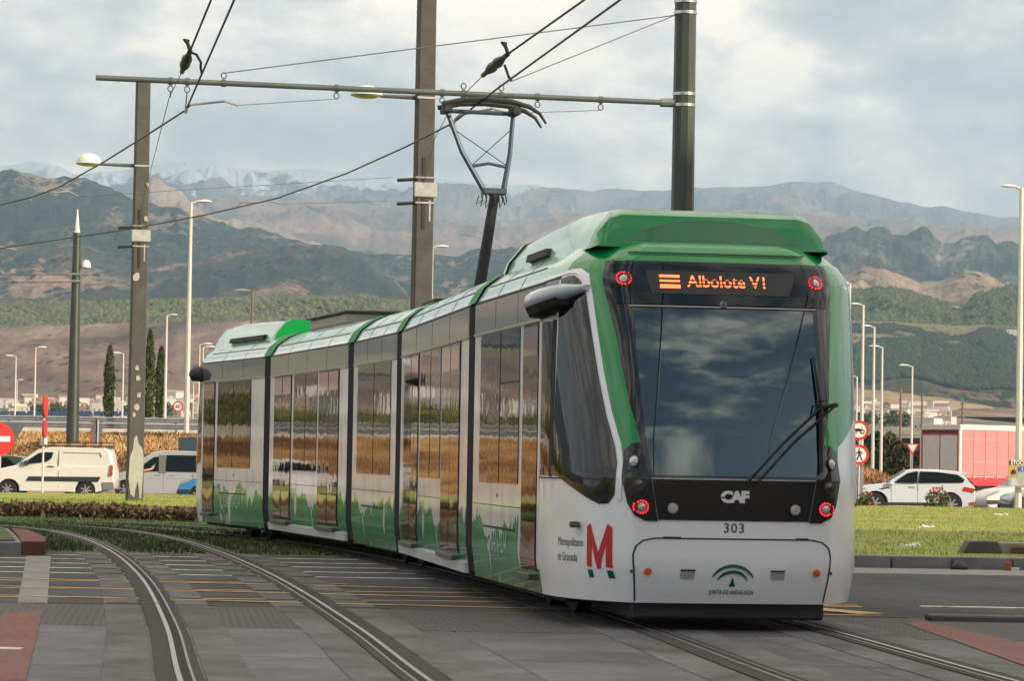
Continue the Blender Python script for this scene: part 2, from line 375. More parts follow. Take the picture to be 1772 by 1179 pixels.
m_dark = terrain_mat('wooded_slope_ground', [(0.42, (0.022, 0.04, 0.03)), (0.52, (0.06, 0.07, 0.05)), (0.60, (0.36, 0.25, 0.18))], 0.0035, tree=(0.012, 0.026, 0.018), tree_scale=0.045, tree_amt=0.56, bump=1.0)
hill('wooded_mountain', 'dark blue green wooded mountain on the left', 8200,
     [(-9000, 360), (-3000, 310), (-600, 285), (0, 297), (60, 299), (110, 306), (150, 312), (190, 325), (240, 344), (290, 358), (340, 372), (390, 384), (440, 396), (500, 408), (560, 426), (620, 436), (690, 440), (760, 446), (820, 432), (880, 428), (960, 438), (1100, 440), (1300, 452), (1420, 470), (1500, 520), (6000, 640)],
     [(-9000, 560), (0, 540), (700, 540), (1500, 560), (6000, 680)], m_dark, depth=0.3, rows=110, n_in=700, seed=21.0, prof=0.9, gul=0.055, ridge_noise=0.004)
m_dark2 = terrain_mat('spur_ground', [(0.42, (0.03, 0.045, 0.035)), (0.52, (0.08, 0.075, 0.055)), (0.60, (0.42, 0.28, 0.2))], 0.004, tree=(0.014, 0.028, 0.02), tree_scale=0.05, tree_amt=0.5, bump=1.0)
hill('wooded_spur', 'lower wooded spur with a bare earth crest', 6300,
     [(-9000, 470), (-600, 400), (0, 425), (90, 415), (170, 430), (260, 462), (330, 452), (400, 436), (480, 425), (550, 428), (600, 440), (640, 458), (675, 480), (700, 503), (715, 519), (800, 530), (1500, 560), (6000, 680)],
     [(-9000, 570), (0, 545), (700, 545), (1500, 580), (6000, 680)], m_dark2, depth=0.22, rows=80, n_in=600, seed=31.0, prof=0.9, gul=0.05, ridge_noise=0.003)
m_small = terrain_mat('badland_ground', [(0.4, (0.12, 0.11, 0.07)), (0.52, (0.4, 0.29, 0.19)), (0.65, (0.52, 0.39, 0.27))], 0.007, tree=(0.03, 0.05, 0.03), tree_scale=0.05, tree_amt=0.42, bump=1.0)
hill('badland_hill', 'small bare sunlit hills below the crags', 6200,
     [(-9000, 640), (900, 600), (1350, 510), (1420, 482), (1470, 470), (1490, 458), (1520, 466), (1550, 473), (1590, 489), (1620, 483), (1650, 474), (1670, 466), (1700, 474), (1730, 486), (1760, 497), (1850, 500), (6000, 560)],
     [(-9000, 660), (900, 620), (1772, 535), (6000, 600)], m_small, depth=0.22, rows=70, n_in=560, seed=41.0, prof=0.9, gul=0.03, ridge_noise=0.003)
m_green = terrain_mat('pine_hill_ground', [(0.4, (0.09, 0.095, 0.04)), (0.6, (0.2, 0.17, 0.09))], 0.012, tree=(0.045, 0.07, 0.025), tree_scale=0.1, tree_amt=0.7, bump=0.6)
_, P_green = hill('pine_hill', 'green pine covered hill lit by the sun on the right', 5000,
     [(-9000, 660), (900, 620), (1380, 506), (1470, 498), (1500, 500), (1550, 508), (1600, 516), (1640, 528), (1668, 531), (1690, 514), (1720, 504), (1772, 500), (1900, 494), (2500, 500), (6000, 560)],
     [(-9000, 700), (900, 660), (1772, 625), (6000, 660)], m_green, depth=0.22, rows=60, n_in=460, seed=51.0, gul=0.035)
m_plain = terrain_mat('orchard_ground', [(0.4, (0.13, 0.13, 0.06)), (0.6, (0.24, 0.2, 0.1))], 0.02, tree=(0.05, 0.065, 0.028), tree_scale=0.12, tree_amt=0.45, bump=0.6)
_, P_plain = hill('orchard_plateau', 'flat band of olive green trees below the mountains', 4200,
     [(-9000, 540), (-600, 532), (0, 531), (200, 528), (400, 523), (600, 518), (760, 518), (900, 522), (1300, 545), (1470, 556), (1560, 558), (1640, 562), (1772, 566), (6000, 600)],
     [(-9000, 610), (0, 600), (700, 600), (1480, 600), (1772, 640), (6000, 700)], m_plain, depth=0.16, rows=40, n_in=360, seed=61.0, gul=0.1, ridge_noise=0.001)
m_field = terrain_mat('brown_field_ground', [(0.38, (0.10, 0.075, 0.055)), (0.47, (0.2, 0.14, 0.105)), (0.55, (0.29, 0.2, 0.145)), (0.62, (0.42, 0.32, 0.22))], 0.006, tree=(0.03, 0.045, 0.025), tree_scale=0.06, tree_amt=0.40, bump=0.8)
hill('brown_field_slope', 'bare brown field slopes behind the cypresses', 3700,
     [(-9000, 590), (-600, 572), (0, 566), (150, 562), (300, 558), (420, 555), (620, 556), (900, 560), (1200, 575), (1350, 605), (1400, 640), (1600, 700), (6000, 720)],
     [(-9000, 720), (0, 708), (900, 700), (1500, 720), (6000, 740)], m_field, depth=0.4, rows=90, n_in=460, seed=71.0, prof=0.85, gul=0.07, ridge_noise=0.0012)
m_wood = terrain_mat('pine_wood_ground', [(0.4, (0.04, 0.05, 0.03)), (0.62, (0.17, 0.125, 0.085))], 0.008, tree=(0.018, 0.034, 0.02), tree_scale=0.1, tree_amt=0.55, bump=0.6)
_, P_wood = hill('pine_wood_slope', 'dark pine wood slope on the right', 4100,
     [(-9000, 800), (1100, 720), (1250, 600), (1400, 572), (1480, 560), (1540, 566), (1600, 572), (1660, 580), (1700, 572), (1740, 580), (1772, 590), (1900, 590), (6000, 640)],
     [(-9000, 820), (1100, 740), (1480, 690), (1772, 715), (6000, 740)], m_wood, depth=0.26, rows=80, n_in=460, seed=81.0, gul=0.06, ridge_noise=0.002)
m_tanf = terrain_mat('stubble_field_ground', [(0.4, (0.25, 0.19, 0.11)), (0.6, (0.42, 0.32, 0.2))], 0.02, tree=(0.05, 0.06, 0.03), tree_scale=0.1, tree_amt=0.3, bump=0.4)
hill('stubble_field', 'pale stubble field above the town on the right', 2900,
     [(-9000, 860), (1100, 760), (1250, 690), (1400, 670), (1480, 672), (1540, 677), (1620, 688), (1700, 702), (1772, 716), (1900, 725), (6000, 740)],
     [(-9000, 880), (1100, 780), (1480, 742), (1772, 745), (6000, 760)], m_tanf, depth=0.16, rows=40, n_in=360, seed=91.0, ridge_noise=0.001)

# near terrain: one base sheet, the far road, the embankment with its highway
m_soil = mat('dry_soil', (0.2, 0.16, 0.1), 0.95, col2=(0.12, 0.13, 0.06), vscale=0.05, c2t=(0.35, 0.65))
g = MB().box(-24000, 14000, -900, 28800, -1.45, -0.46).obj('ground', m_soil); tag(g, 'dry plain under the whole scene', kind='structure')
m_asph = mat('asphalt', (0.05, 0.055, 0.06), 0.85, var=0.3, vscale=2.5, bump=0.6, bscale=90, stain=(.45, .55, 1.5))
m_asph_old = mat('old_asphalt', (0.075, 0.075, 0.076), 0.85, var=0.25, vscale=0.4, bump=0.5, bscale=60)
MB().add([(-140, 101, -.44), (160, 101, -.36), (160, 124, -.36), (26, 124, -.36), (34, 210, -.36), (14, 210, -.36), (8, 124, -.36), (-140, 124, -.36), (-140, 101, -.36), (-140, 101, -.36)],
         [(8, 1, 2, 3, 6, 7), (3, 4, 5, 6)]).obj('far_road', m_asph_old)
tag(bpy.data.objects['far_road'], 'road behind the roundabout where the cars stand', kind='structure')

m_gold = mat('golden_grass_soil', (0.22, 0.12, 0.055), 0.95, col2=(0.4, 0.25, 0.11), vscale=0.35, c2t=(0.35, 0.65))
def emb_h(x, y):
    t = np.clip((y - 127.5) / 19, 0, 1); t = t * t * (3 - 2 * t)
    top = 2.0 + 0.25 * (fbm(x * .11, y * .11, 4) - .5) + 0.35 * np.clip(fbm(x * .05 + 9, y * 0 + 3, 2) - .5, 0, 1)
    xr = np.clip((21.5 - x) / 9, 0, 1); xr = xr * xr * (3 - 2 * xr)
    return -0.44 + (top + 0.44) * t * xr
xs, ys = np.meshgrid(np.concatenate([np.linspace(-190, -30, 80, endpoint=False), np.linspace(-30, 30, 200)]), np.linspace(127.5, 152, 50))
grid_mesh('embankment', np.stack([xs, ys, emb_h(xs, ys) + 0.12 * (fbm(xs * .9, ys * .9, 3) - .5) * np.clip((ys - 127.5) / 3, 0, 1)], -1), m_gold)
tag(bpy.data.objects['embankment'], 'grassy bank of the raised highway', kind='structure')
def tufts(name, n, xr, yr, hfn, h, w, mts, label, mask=None, lean=0.6, seed=1, pf=.35):
    r = np.random.default_rng(seed)
    x = r.uniform(*xr, n); y = r.uniform(*yr, n)
    if mask is not None: k = mask(x, y); x, y = x[k], y[k]
    n = len(x); z = hfn(x, y); a = r.uniform(0, 2 * np.pi, n); hh = h * r.uniform(.4, 1.25, n) * (0.6 + 0.8 * fbm(x * .5, y * .5, 3)); ww = w * r.uniform(.5, 1.3, n)
    lx, ly = r.normal(0, lean, n) * hh, r.normal(0, lean, n) * hh
    V = np.empty((n, 3, 3)); ca, sa = np.cos(a) * ww, np.sin(a) * ww
    V[:, 0] = np.stack([x - ca, y - sa, z - .02], -1); V[:, 1] = np.stack([x + ca, y + sa, z - .02], -1); V[:, 2] = np.stack([x + lx, y + ly, z + hh], -1)
    o = tri_soup(name, V, mts); 
    if len(o.data.materials) > 1: o.data.polygons.foreach_set('material_index', np.clip((fbm(x * pf + 3, y * pf, 4) - .25) * 2 * len(mts) + r.normal(0, .7, n), 0, len(mts) - 1).astype(np.int32))
    return tag(o, label, None, None, 'stuff')
gm = [mat('dry_blade_brown', (0.14, 0.07, 0.035), 0.9), mat('golden_blade_b', (0.27, 0.14, 0.06), 0.9), mat('golden_blade_a', (0.4, 0.22, 0.09), 0.9), mat('golden_blade_c', (0.52, 0.34, 0.15), 0.9)]
tufts('dry_grass', 150000, (-75, 22), (127.6, 150), emb_h, 0.20, 0.07, gm, 'tall dry golden grass covering the highway bank', mask=lambda x, y: emb_h(x, y) > -0.3, seed=3)

# highway on the bank
MB().box(-190, 12, 151.5, 196, 1.2, 2.12).obj('highway', m_asph_old); tag(bpy.data.objects['highway'], 'raised highway on top of the grassy bank', kind='structure')
MB().box(-500, 15, 196, 420, 0.8, 2.6).obj('verge', mat('verge_soil', (0.35, 0.27, 0.16), .95, col2=(.2, .2, .09), vscale=.1)); tag(bpy.data.objects['verge'], 'dry verge beyond the highway', kind='structure')
m_galv = mat('galvanised_steel', (0.34, 0.35, 0.36), 0.5, 0.6, var=0.25, vscale=2)
m_conc = mat('pale_concrete', (0.5, 0.46, 0.38), 0.85, var=0.2, vscale=1.5, bump=0.3, bscale=12)
def guardrail(label, Y, z, x0, x1, step=4.0):
    o = empty('guardrail', ((x0 + x1) / 2, Y, z), 0, label, 'guardrail', 'guardrails along the highway')
    L = (x1 - x0) / 2
    for k, zz in enumerate((0.34, 0.64)):
        m = MB(); ys_ = [0, -.05, 0, -.05, 0]; zz_ = [zz, zz + .06, zz + .12, zz + .18, zz + .24]
        m.add([(sx * L, yy, z_) for yy, z_ in zip(ys_, zz_) for sx in (-1, 1)] + [(sx * L, yy + .02, z_) for yy, z_ in zip(ys_, zz_) for sx in (-1, 1)],
              [(2 * i, 2 * i + 1, 2 * i + 3, 2 * i + 2) for i in range(4)] + [(10 + 2 * i, 12 + 2 * i, 13 + 2 * i, 11 + 2 * i) for i in range(4)])
        m.obj('rail_beam', m_galv, o)
    pm = None; x = -L
    while x < L:
        if pm is None: pp = MB().box(-.06, .06, .03, .13, -.3, .95).obj('post', m_galv, o); pm = pp.data
        else: pp = link(bpy.data.objects.new('post', pm), o)
        pp.location.x = x; x += step
    return o
guardrail('long steel guardrail at the near edge of the raised highway', 153, 2.1, -60, 13, 4)
guardrail('farther steel guardrail in the middle of the raised highway', 172, 2.28, -70, 14, 6)
o = MB().prism([(-.3, 0), (.3, 0), (.3, .1), (.14, .35), (.12, .95), (-.12, .95), (-.14, .35), (-.3, .1)], lambda y, z: (-110, 190 + y, 2.28 + z), lambda y, z: (15, 190 + y, 2.28 + z)).obj('concrete_barrier', m_conc)
tag(o, 'pale concrete barrier along the far side of the highway', 'barrier')

# ================================================================== NEAR GROUND
m_gut = mat('gutter_concrete', (0.24, 0.235, 0.225), 0.9, var=0.2, vscale=2, bump=0.3)
m_bluepave = [mat('slab_stone_%s' % c, col, 0.75, var=0.22, vscale=1.6, bump=0.35, bscale=50, stain=(.8, .6, 1.35)) for c, col in (('grey', (0.105, 0.112, 0.122)), ('dark', (0.09, 0.096, 0.106)), ('pale', (0.12, 0.125, 0.132)))]
def brick_mat(name, c1, c2, mortar, scale, bw, rh, rot=0.0):
    m = bpy.data.materials.new(name); m.use_nodes = True; nt = m.node_tree; b = nt.nodes['Principled BSDF']; b.inputs['Roughness'].default_value = 0.85
    t = nt.nodes.new('ShaderNodeTexCoord'); mp_ = nt.nodes.new('ShaderNodeMapping'); mp_.inputs['Rotation'].default_value = (0, 0, rot); nt.links.new(t.outputs['Object'], mp_.inputs[0])
    br = nt.nodes.new('ShaderNodeTexBrick'); nt.links.new(mp_.outputs[0], br.inputs['Vector'])
    br.inputs['Color1'].default_value = (*c1, 1); br.inputs['Color2'].default_value = (*c2, 1); br.inputs['Mortar'].default_value = (*mortar, 1)
    br.inputs['Scale'].default_value = scale; br.inputs['Brick Width'].default_value = bw; br.inputs['Row Height'].default_value = rh; br.inputs['Mortar Size'].default_value = 0.012
    n = nt.nodes.new('ShaderNodeTexNoise'); n.inputs['Scale'].default_value = 1.3; n.inputs['Detail'].default_value = 8; nt.links.new(t.outputs['Object'], n.inputs['Vector'])
    mr = nt.nodes.new('ShaderNodeMapRange'); mr.inputs['To Min'].default_value = .62; mr.inputs['To Max'].default_value = 1.35; nt.links.new(n.outputs['Fac'], mr.inputs['Value'])
    mx = nt.nodes.new('ShaderNodeMix'); mx.data_type = 'RGBA'; mx.blend_type = 'MULTIPLY'; mx.inputs['Factor'].default_value = 1
    nt.links.new(br.outputs['Color'], mx.inputs['A']); nt.links.new(mr.outputs[0], mx.inputs['B']); nt.links.new(mx.outputs['Result'], b.inputs['Base Color'])
    bp = nt.nodes.new('ShaderNodeBump'); bp.inputs['Strength'].default_value = .8; bp.inputs['Distance'].default_value = .01; bp.invert = True
    nt.links.new(br.outputs['Fac'], bp.inputs['Height']); nt.links.new(bp.outputs[0], b.inputs['Normal']); return m
m_cobble = brick_mat('grey_setts', (0.12, 0.115, 0.112), (0.088, 0.087, 0.087), (0.045, 0.042, 0.04), 1.0, 0.12, 0.09, R(-6))
m_redbrick = brick_mat('red_paving', (0.25, 0.085, 0.06), (0.2, 0.075, 0.055), (0.12, 0.08, 0.07), 1.0, 0.2, 0.1, R(-12))
m_lawn = mat('lawn_soil', (0.17, 0.22, 0.025), 0.95, col2=(0.30, 0.31, 0.055), vscale=0.6, c2t=(0.35, 0.65))
m_trackgrass = mat('track_grass_soil', (0.055, 0.075, 0.022), 0.95, col2=(0.1, 0.11, 0.04), vscale=0.8, c2t=(0.35, 0.7))  # green kept dark: shade over the track bed is in this colour

# road crossing the tracks, paved area in front of it, grass between the tracks behind it
MB().box(-70, 70, 27.9, 42.2, -.4, 0.0).obj('road', m_asph); tag(bpy.data.objects['road'], 'asphalt road crossing the tram tracks', kind='structure')
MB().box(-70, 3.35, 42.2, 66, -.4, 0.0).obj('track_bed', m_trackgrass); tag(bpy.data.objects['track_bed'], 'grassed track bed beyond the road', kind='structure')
pave = MB().box(-30, 40, -25, 27.9, -.4, -0.008).obj('pavement', m_cobble); tag(pave, 'paved square around the tracks in the foreground', kind='structure')
MB().box(-30, 40, 24.55, 27.895, -.031, 0.0).obj('sett_band', m_cobble, pave)
slabs = []
SH = -math.tan(R(7))
for i in range(8):
    for j in range(10):
        y0 = 13.0 + j * 1.155; x0 = -3.6 + i * 1.155 + (y0 - 13.0) * SH
        dz = random.uniform(-.003, .0)
        k = random.randrange(3)
        key = (k,)
        me_name = 'paving_slab'
        q = next((s for s in slabs if s[0] == k), None)
        if q is None:
            o = MB().add([(x + y * SH, y, z) for z in (-.04, 0) for x, y in ((0, 0), (1.143, 0), (1.143, 1.143), (0, 1.143))], [(0, 3, 2, 1), (4, 5, 6, 7), (0, 1, 5, 4), (1, 2, 6, 5), (2, 3, 7, 6), (3, 0, 4, 7)]).obj(me_name, m_bluepave[k], pave, bevel=0.006); slabs.append((k, o.data))
        else: o = link(bpy.data.objects.new(me_name, q[1]), pave)
        o.location = (x0, y0, dz)

def catmull(pts, step=0.5):
    pts = [Vector(p) for p in pts]; out = []
    P = [pts[0] * 2 - pts[1]] + pts + [pts[-1] * 2 - pts[-2]]
    for i in range(1, len(P) - 2):
        n = max(2, int((P[i + 1] - P[i]).length / step))
        for k in range(n):
            t = k / n; a, b, c, d = P[i - 1], P[i], P[i + 1], P[i + 2]
            out.append(0.5 * ((2 * b) + (c - a) * t + (2 * a - 5 * b + 4 * c - d) * t * t + (3 * b - a - 3 * c + d) * t ** 3))
    return out + [pts[-1]]
TR2 = catmull([(1.4, -4, 0), (0.55, 5, 0), (-0.3, 12, 0), (-1.2, 19, 0), (-1.93, 25, 0), (-3.16, 34, 0), (-4.62, 43, 0), (-6.05, 50, 0), (-7.5, 54.6, 0), (-9.4, 57.9, 0), (-12, 60.2, 0), (-16, 62, 0), (-24, 63.8, 0), (-45, 66, 0)])
TR1 = catmull([(5.0, -4, 0), (4.05, 5, 0), (3.3, 12, 0), (2.4, 19.8, 0), (1.76, 26, 0), (1.12, 30.6, 0), (-0.02, 37.4, 0), (-0.82, 41.5, 0), (-2.35, 47.9, 0), (-3.85, 52.3, 0), (-5.7, 56.3, 0), (-8.2, 59.6, 0), (-11.5, 62.1, 0), (-16, 64.2, 0), (-24, 66.3, 0), (-45, 68.5, 0)])
def strip(mb, path, a, b, z0, z1):
    """a bar of rectangular section running along path between offsets a and b (to the right of travel)"""
    vs = []
    for i, p in enumerate(path):
        d = (path[min(i + 1, len(path) - 1)] - path[max(i - 1, 0)]).normalized(); n = Vector((d.y, -d.x, 0))
        for o_, z in ((a, z0), (b, z0), (b, z1), (a, z1)): q = p + n * o_; vs.append((q.x, q.y, z))
    m = len(path)
    fs = [(4 * i + k, 4 * i + (k + 1) % 4, 4 * i + 4 + (k + 1) % 4, 4 * i + 4 + k) for i in range(m - 1) for k in range(4)] + [(3, 2, 1, 0), (4 * m - 4, 4 * m - 3, 4 * m - 2, 4 * m - 1)]
    mb.add(vs, fs)
m_rail = mat('worn_rail_steel', (0.3, 0.3, 0.31), 0.38, 1.0, var=0.15, vscale=8)
m_lip = mat('dull_rail_steel', (0.2, 0.2, 0.205), 0.45, 0.9, var=0.2, vscale=6)
m_groove = mat('rail_groove_dark', (0.012, 0.011, 0.01), 0.95)  # groove is a raised strip; its inner shade is this near-black colour
m_fill = mat('rail_filler_rubber', (0.034, 0.031, 0.029), 0.9, col2=(.07, .05, .038), vscale=3, bump=.4, c2t=(.5, .75))
m_bandc = mat('track_concrete', (0.115, 0.114, 0.113), 0.9, var=0.25, vscale=4, bump=.4, bscale=30, stain=(.9, .55, 1.4))
def track(path, label):
    root = empty('tram_track', (0, 0, 0)); tag(root, label, kind='structure')
    near = [p for p in path if p.y < 42.2]
    for s in (-1, 1):
        for nm, a, b, z0, z1, m, pth in (('concrete_band', .15, .43, -.02, .004, m_bandc, near), ('concrete_band', -.47, -.17, -.02, .004, m_bandc, near),
                                ('rail_filler', -.15, .13, -.02, .009, m_fill, path), ('rail_groove', -.0, .055, -.02, .011, m_groove, path)):
            mb = MB(); c = s * .7175; strip(mb, pth, c - s * a, c - s * b, z0, z1) if s > 0 else strip(mb, pth, c - s * b, c - s * a, z0, z1)
            mb.obj(nm, m, root)
        mb = MB(); c = s * .7175; strip(mb, path, c, c + s * .032, -.02, .016) if s > 0 else strip(mb, path, c + s * .032, c, -.02, .016)
        mb.obj('rail', m_rail, root)
        mb = MB(); strip(mb, path, c - s * .075, c - s * .057, -.02, .014) if s > 0 else strip(mb, path, c - s * .057, c - s * .075, -.02, .014)
        mb.obj('guard_lip', m_lip, root)
    return root
track(TR2, 'empty curving tram track on the left'); track(TR1, 'tram track the tram stands on')

# kerbs, islands, painted lines
m_kerb = mat('kerb_stone', (0.2, 0.195, 0.19), 0.85, var=0.25, vscale=2.5, bump=.4, bscale=25)
m_kerb_d = mat('dark_kerb_stone', (0.1, 0.1, 0.095), 0.9, var=0.25, vscale=2.5, bump=.4, bscale=25)
def kerb_line(x0, x1, y, z0, z1, w, ln, parent_label, m, gap=.015, jitter=.006):
    root = empty('kerb', ((x0 + x1) / 2, y, 0)); tag(root, parent_label, kind='structure'); base = None; x = x0
    while x < x1:
        if base is None: o = MB().box(0, ln - gap, 0, w, z0, z1).obj('kerb_stone', m, root, bevel=.012); base = o.data
        else: o = link(bpy.data.objects.new('kerb_stone', base), root)
        o.location = (x - (x0 + x1) / 2, random.uniform(-jitter, jitter), random.uniform(-jitter, jitter)); o.rotation_euler.z = random.uniform(-.006, .006); x += ln
    return root
kerb_line(3.4, 24, 41.35, -.2, .16, .3, 0.78, 'grey kerb of the roundabout lawn on the right', m_kerb, gap=.03)
MB().box(3.4, 40, 39.2, 41.3, -.02, .004).obj('gutter', m_gut); tag(bpy.data.objects['gutter'], 'pale concrete gutter below the lawn kerb', kind='structure')
kerb_line(3.62, 20, 27.45, -.05, .05, .35, 1.0, 'dark low kerb along the near edge of the road', m_kerb_d)
kerb_line(-12, 3.3, 27.86, -.05, .012, .1, .5, 'flush joint stones between paving and road', m_kerb_d)
# red paving strips
MB().add([lev(x, y, .004) for x, y in ((1562, 1078), (1600, 1075.5), (1800, 1120), (1800, 1162))], [(0, 3, 2, 1)]).obj('red_paving_strip', m_redbrick, pave)
p = [lev(x, y, .004) for x, y in ((8, 1058), (74, 1056), (44, 1179), (-60, 1179))]
MB().add(p, [(0, 3, 2, 1)]).obj('red_paving_strip', m_redbrick, pave)
# paint
m_white_p = mat('worn_white_paint', (0.72, 0.69, 0.62), 0.8, col2=(0.13, 0.13, 0.13), vscale=3.5, c2t=(0.50, 0.64))
m_yell_p = mat('worn_yellow_paint', (0.6, 0.38, 0.15), 0.8, col2=(0.1, 0.09, 0.07), vscale=3, c2t=(0.50, 0.66))
def clip_line(px, py, dx, dy, x0, x1, y0, y1):
    t0, t1 = -1e9, 1e9
    for p_, d_, lo, hi in ((px, dx, x0, x1), (py, dy, y0, y1)):
        if abs(d_) < 1e-9: continue
        a, b = (lo - p_) / d_, (hi - p_) / d_
        if a > b: a, b = b, a
        t0, t1 = max(t0, a), min(t1, b)
    return (t0, t1) if t1 > t0 else None
def paint_hatch(x0, x1, y0, y1, slopes, gap, w, m, name, z=.004):
    mk = empty(name, ((x0 + x1) / 2, (y0 + y1) / 2, 0)); tag(mk, 'worn %s lines painted on the road' % name.split('_')[0], kind='structure')
    cx, cy = (x0 + x1) / 2, (y0 + y1) / 2; k = 0
    for q, sl in enumerate(slopes):
        d = Vector((1, sl, 0)).normalized(); n = Vector((-d.y, d.x, 0)); s = y0 - 20
        while s < y1 + 20:
            r = clip_line(cx, s, d.x, d.y, x0, x1, y0, y1)
            if r:
                a = Vector((cx, s, 0)) + d * r[0]; b = Vector((cx, s, 0)) + d * r[1]
                if (b - a).length > .5:
                    zz = z + .003 * q
                    MB().add([(a - n * w / 2 - Vector((cx, cy, -zz)))[:], (b - n * w / 2 - Vector((cx, cy, -zz)))[:], (b + n * w / 2 - Vector((cx, cy, -zz)))[:], (a + n * w / 2 - Vector((cx, cy, -zz)))[:]], [(0, 1, 2, 3)]).obj('painted_line', m, mk)
            s += gap
paint_hatch(-11, 3.3, 28.15, 33.2, (.16, -.16), 1.9, .13, m_yell_p, 'yellow_road_marking')
paint_hatch(-16, 2.2, 33.8, 41.6, (.02,), 1.5, .17, m_white_p, 'white_road_marking')
ym = bpy.data.objects['yellow_road_marking']; yx, yy = ym.location.x, ym.location.y
MB().add([(x - yx, y - yy, .0105) for x, y in ((3.1, 28.3), (3.35, 28.5), (.9, 33.2), (.65, 33.2))], [(0, 1, 2, 3)]).obj('painted_line', m_yell_p, ym)
MB().box(3.9, 40, 30.2, 30.36, -.001, .004).obj('edge_line', m_white_p); tag(bpy.data.objects['edge_line'], 'thin white edge line on the road at the right', kind='structure')
a = lev(-20, 1124, .0); MB().box(a.x, a.x + .22, a.y - .09, a.y + .09, .004, .0095).obj('painted_dash', m_white_p, pave)
# pale worn bands across the road beside the left track
p = [lev(x, y, .004) for x, y in ((46, 963), (88, 963), (82, 1045), (30, 1045))]
MB().add(p, [(0, 3, 2, 1)]).obj('patch', m_gut, bpy.data.objects['road'])

# small island nose on the left
isl = empty('traffic_island', (-7.2, 41.5, 0)); tag(isl, 'small grassed island with a red nose at the left edge', kind='structure')
def slab_poly(poly, z0, z1, name, m, parent=None, bevel=0):
    o = MB().prism(poly, lambda x, y: (x, y, z0), lambda x, y: (x, y, z1)).obj(name, m, parent, bevel=bevel); return o
nose = [tuple(lev(x, y, .17)[:2]) for x, y in ((38, 938), (79, 938), (80, 931), (66, 924), (46, 917), (20, 915), (30, 926))]
m_rednose = mat('red_painted_concrete', (0.16, 0.055, 0.04), .85, var=.2, vscale=3, bump=.3)
o = slab_poly([(x + 7.2, y - 41.5) for x, y in nose], -.05, .175, 'nose', m_rednose, isl, .01)
lft = [tuple(lev(x, y, .17)[:2]) for x, y in ((-120, 936.5), (37.5, 938), (28, 926), (16, 915), (-60, 900))]
o = slab_poly([(x + 7.2, y - 41.5) for x, y in lft], -.05, .165, 'body', m_kerb, isl, .01)
gx = [p[0] for p in lft]; gy = [p[1] for p in lft]
slab_poly([(x + 7.2, y - 41.35) for x, y in [(-1.02 * abs(a), b + .12) for a, b in lft]], .16, .185, 'turf', m_trackgrass, isl)

# roundabout lawn
edge = [(3.4, 41.7), (2.9, 46), (1.3, 52), (-1.2, 57), (-4.2, 60.6), (-6.6, 62.2), (-10.3, 64.3), (-16, 66.3), (-24, 68.2), (-45, 70.6), (-80, 73)]
ex = np.array([p[0] for p in edge[::-1]]); ey = np.array([p[1] for p in edge[::-1]])
def lawn_front(x): return np.where(x > 3.4, 41.66, np.interp(x, ex, ey))
def lawn_h(x, y):
    d = y - lawn_front(x)
    up = np.clip(d / .5, 0, 1)
    bank = np.where(x < 2.9, .30, .16)
    h = bank * up - np.clip((y - 66) / 12, 0, 1) * (bank - .12) * (x < 3) - np.clip((y - 90) / 12, 0, 1) ** 2 * .55 + (fbm(x * .2, y * .2, 3) - .5) * .05 * up
    return h
us = np.concatenate([np.linspace(-80, -12, 60, endpoint=False), np.linspace(-12, 16, 150, endpoint=False), np.linspace(16, 60, 40)])
vs_ = np.concatenate([[0], np.linspace(0.003, .02, 8), np.linspace(.03, 1, 60)])
UX, VV = np.meshgrid(us, vs_); FY = lawn_front(UX); YY = FY + VV * (101.5 - FY); 
ZZ = lawn_h(UX, YY); ZZ[0] = -.1
grid_mesh('lawn', np.stack([UX, YY, ZZ], -1), m_lawn); tag(bpy.data.objects['lawn'], 'mown lawn of the roundabout', kind='structure')
gb = [mat('lawn_blade_a', (0.18, 0.24, 0.025), .8), mat('lawn_blade_b', (0.27, 0.31, 0.045), .8), mat('lawn_blade_c', (0.36, 0.34, 0.09), .8)]
tufts('lawn_grass', 110000, (-12, 17), (41.7, 98), lambda x, y: lawn_h(x, y), 0.032, 0.016, gb, 'short green grass of the roundabout lawn', mask=lambda x, y: (y > lawn_front(x) + .15) & (np.abs(x) < y * .19 + .5) & ((x > 2.6) | (y > 57)), seed=5)
db = [mat('shade_blade_a', (0.05, 0.09, 0.02), .85), mat('shade_blade_b', (0.09, 0.11, 0.035), .85)]  # darker copies of the lawn blades, shade put into the colour
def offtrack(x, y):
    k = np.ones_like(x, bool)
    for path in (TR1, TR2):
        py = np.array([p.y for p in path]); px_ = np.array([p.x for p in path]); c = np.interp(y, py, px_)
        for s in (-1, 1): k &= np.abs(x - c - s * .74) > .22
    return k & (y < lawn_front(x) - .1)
tufts('track_grass', 70000, (-13, 3.2), (42.3, 63), lambda x, y: x * 0, 0.05, 0.02, db, 'short grass between the rails with shade put into its dark colour', mask=offtrack, seed=6)
# brown low ground cover along the bank
bm_ = [mat('dead_leaf_red', (0.15, 0.07, 0.04), .9), mat('dead_leaf_brown', (0.2, 0.14, 0.07), .9), mat('dead_leaf_green', (0.09, 0.12, 0.03), .9), mat('dead_leaf_dark', (0.08, 0.04, 0.03), .9)]
r_ = np.random.default_rng(8); n = 26000; x = r_.uniform(-13, 0.5, n); y = lawn_front(x) + r_.uniform(-.45, .35, n); z = r_.uniform(0, 1, n) ** 1.1 * (0.25 * (0.55 + .8 * fbm(x * 2.2, x * 0 + 4, 3)))
s = r_.uniform(.02, .05, n)[:, None]
C0 = np.stack([x, y, z], -1); V = np.stack([C0 + r_.normal(0, 1, (n, 3)) * s for _ in range(3)], 1)
o = tri_soup('ground_cover', V, bm_); o.data.polygons.foreach_set('material_index', r_.integers(0, 4, n).astype(np.int32)); tag(o, 'low reddish brown ground cover along the lawn edge', kind='stuff')

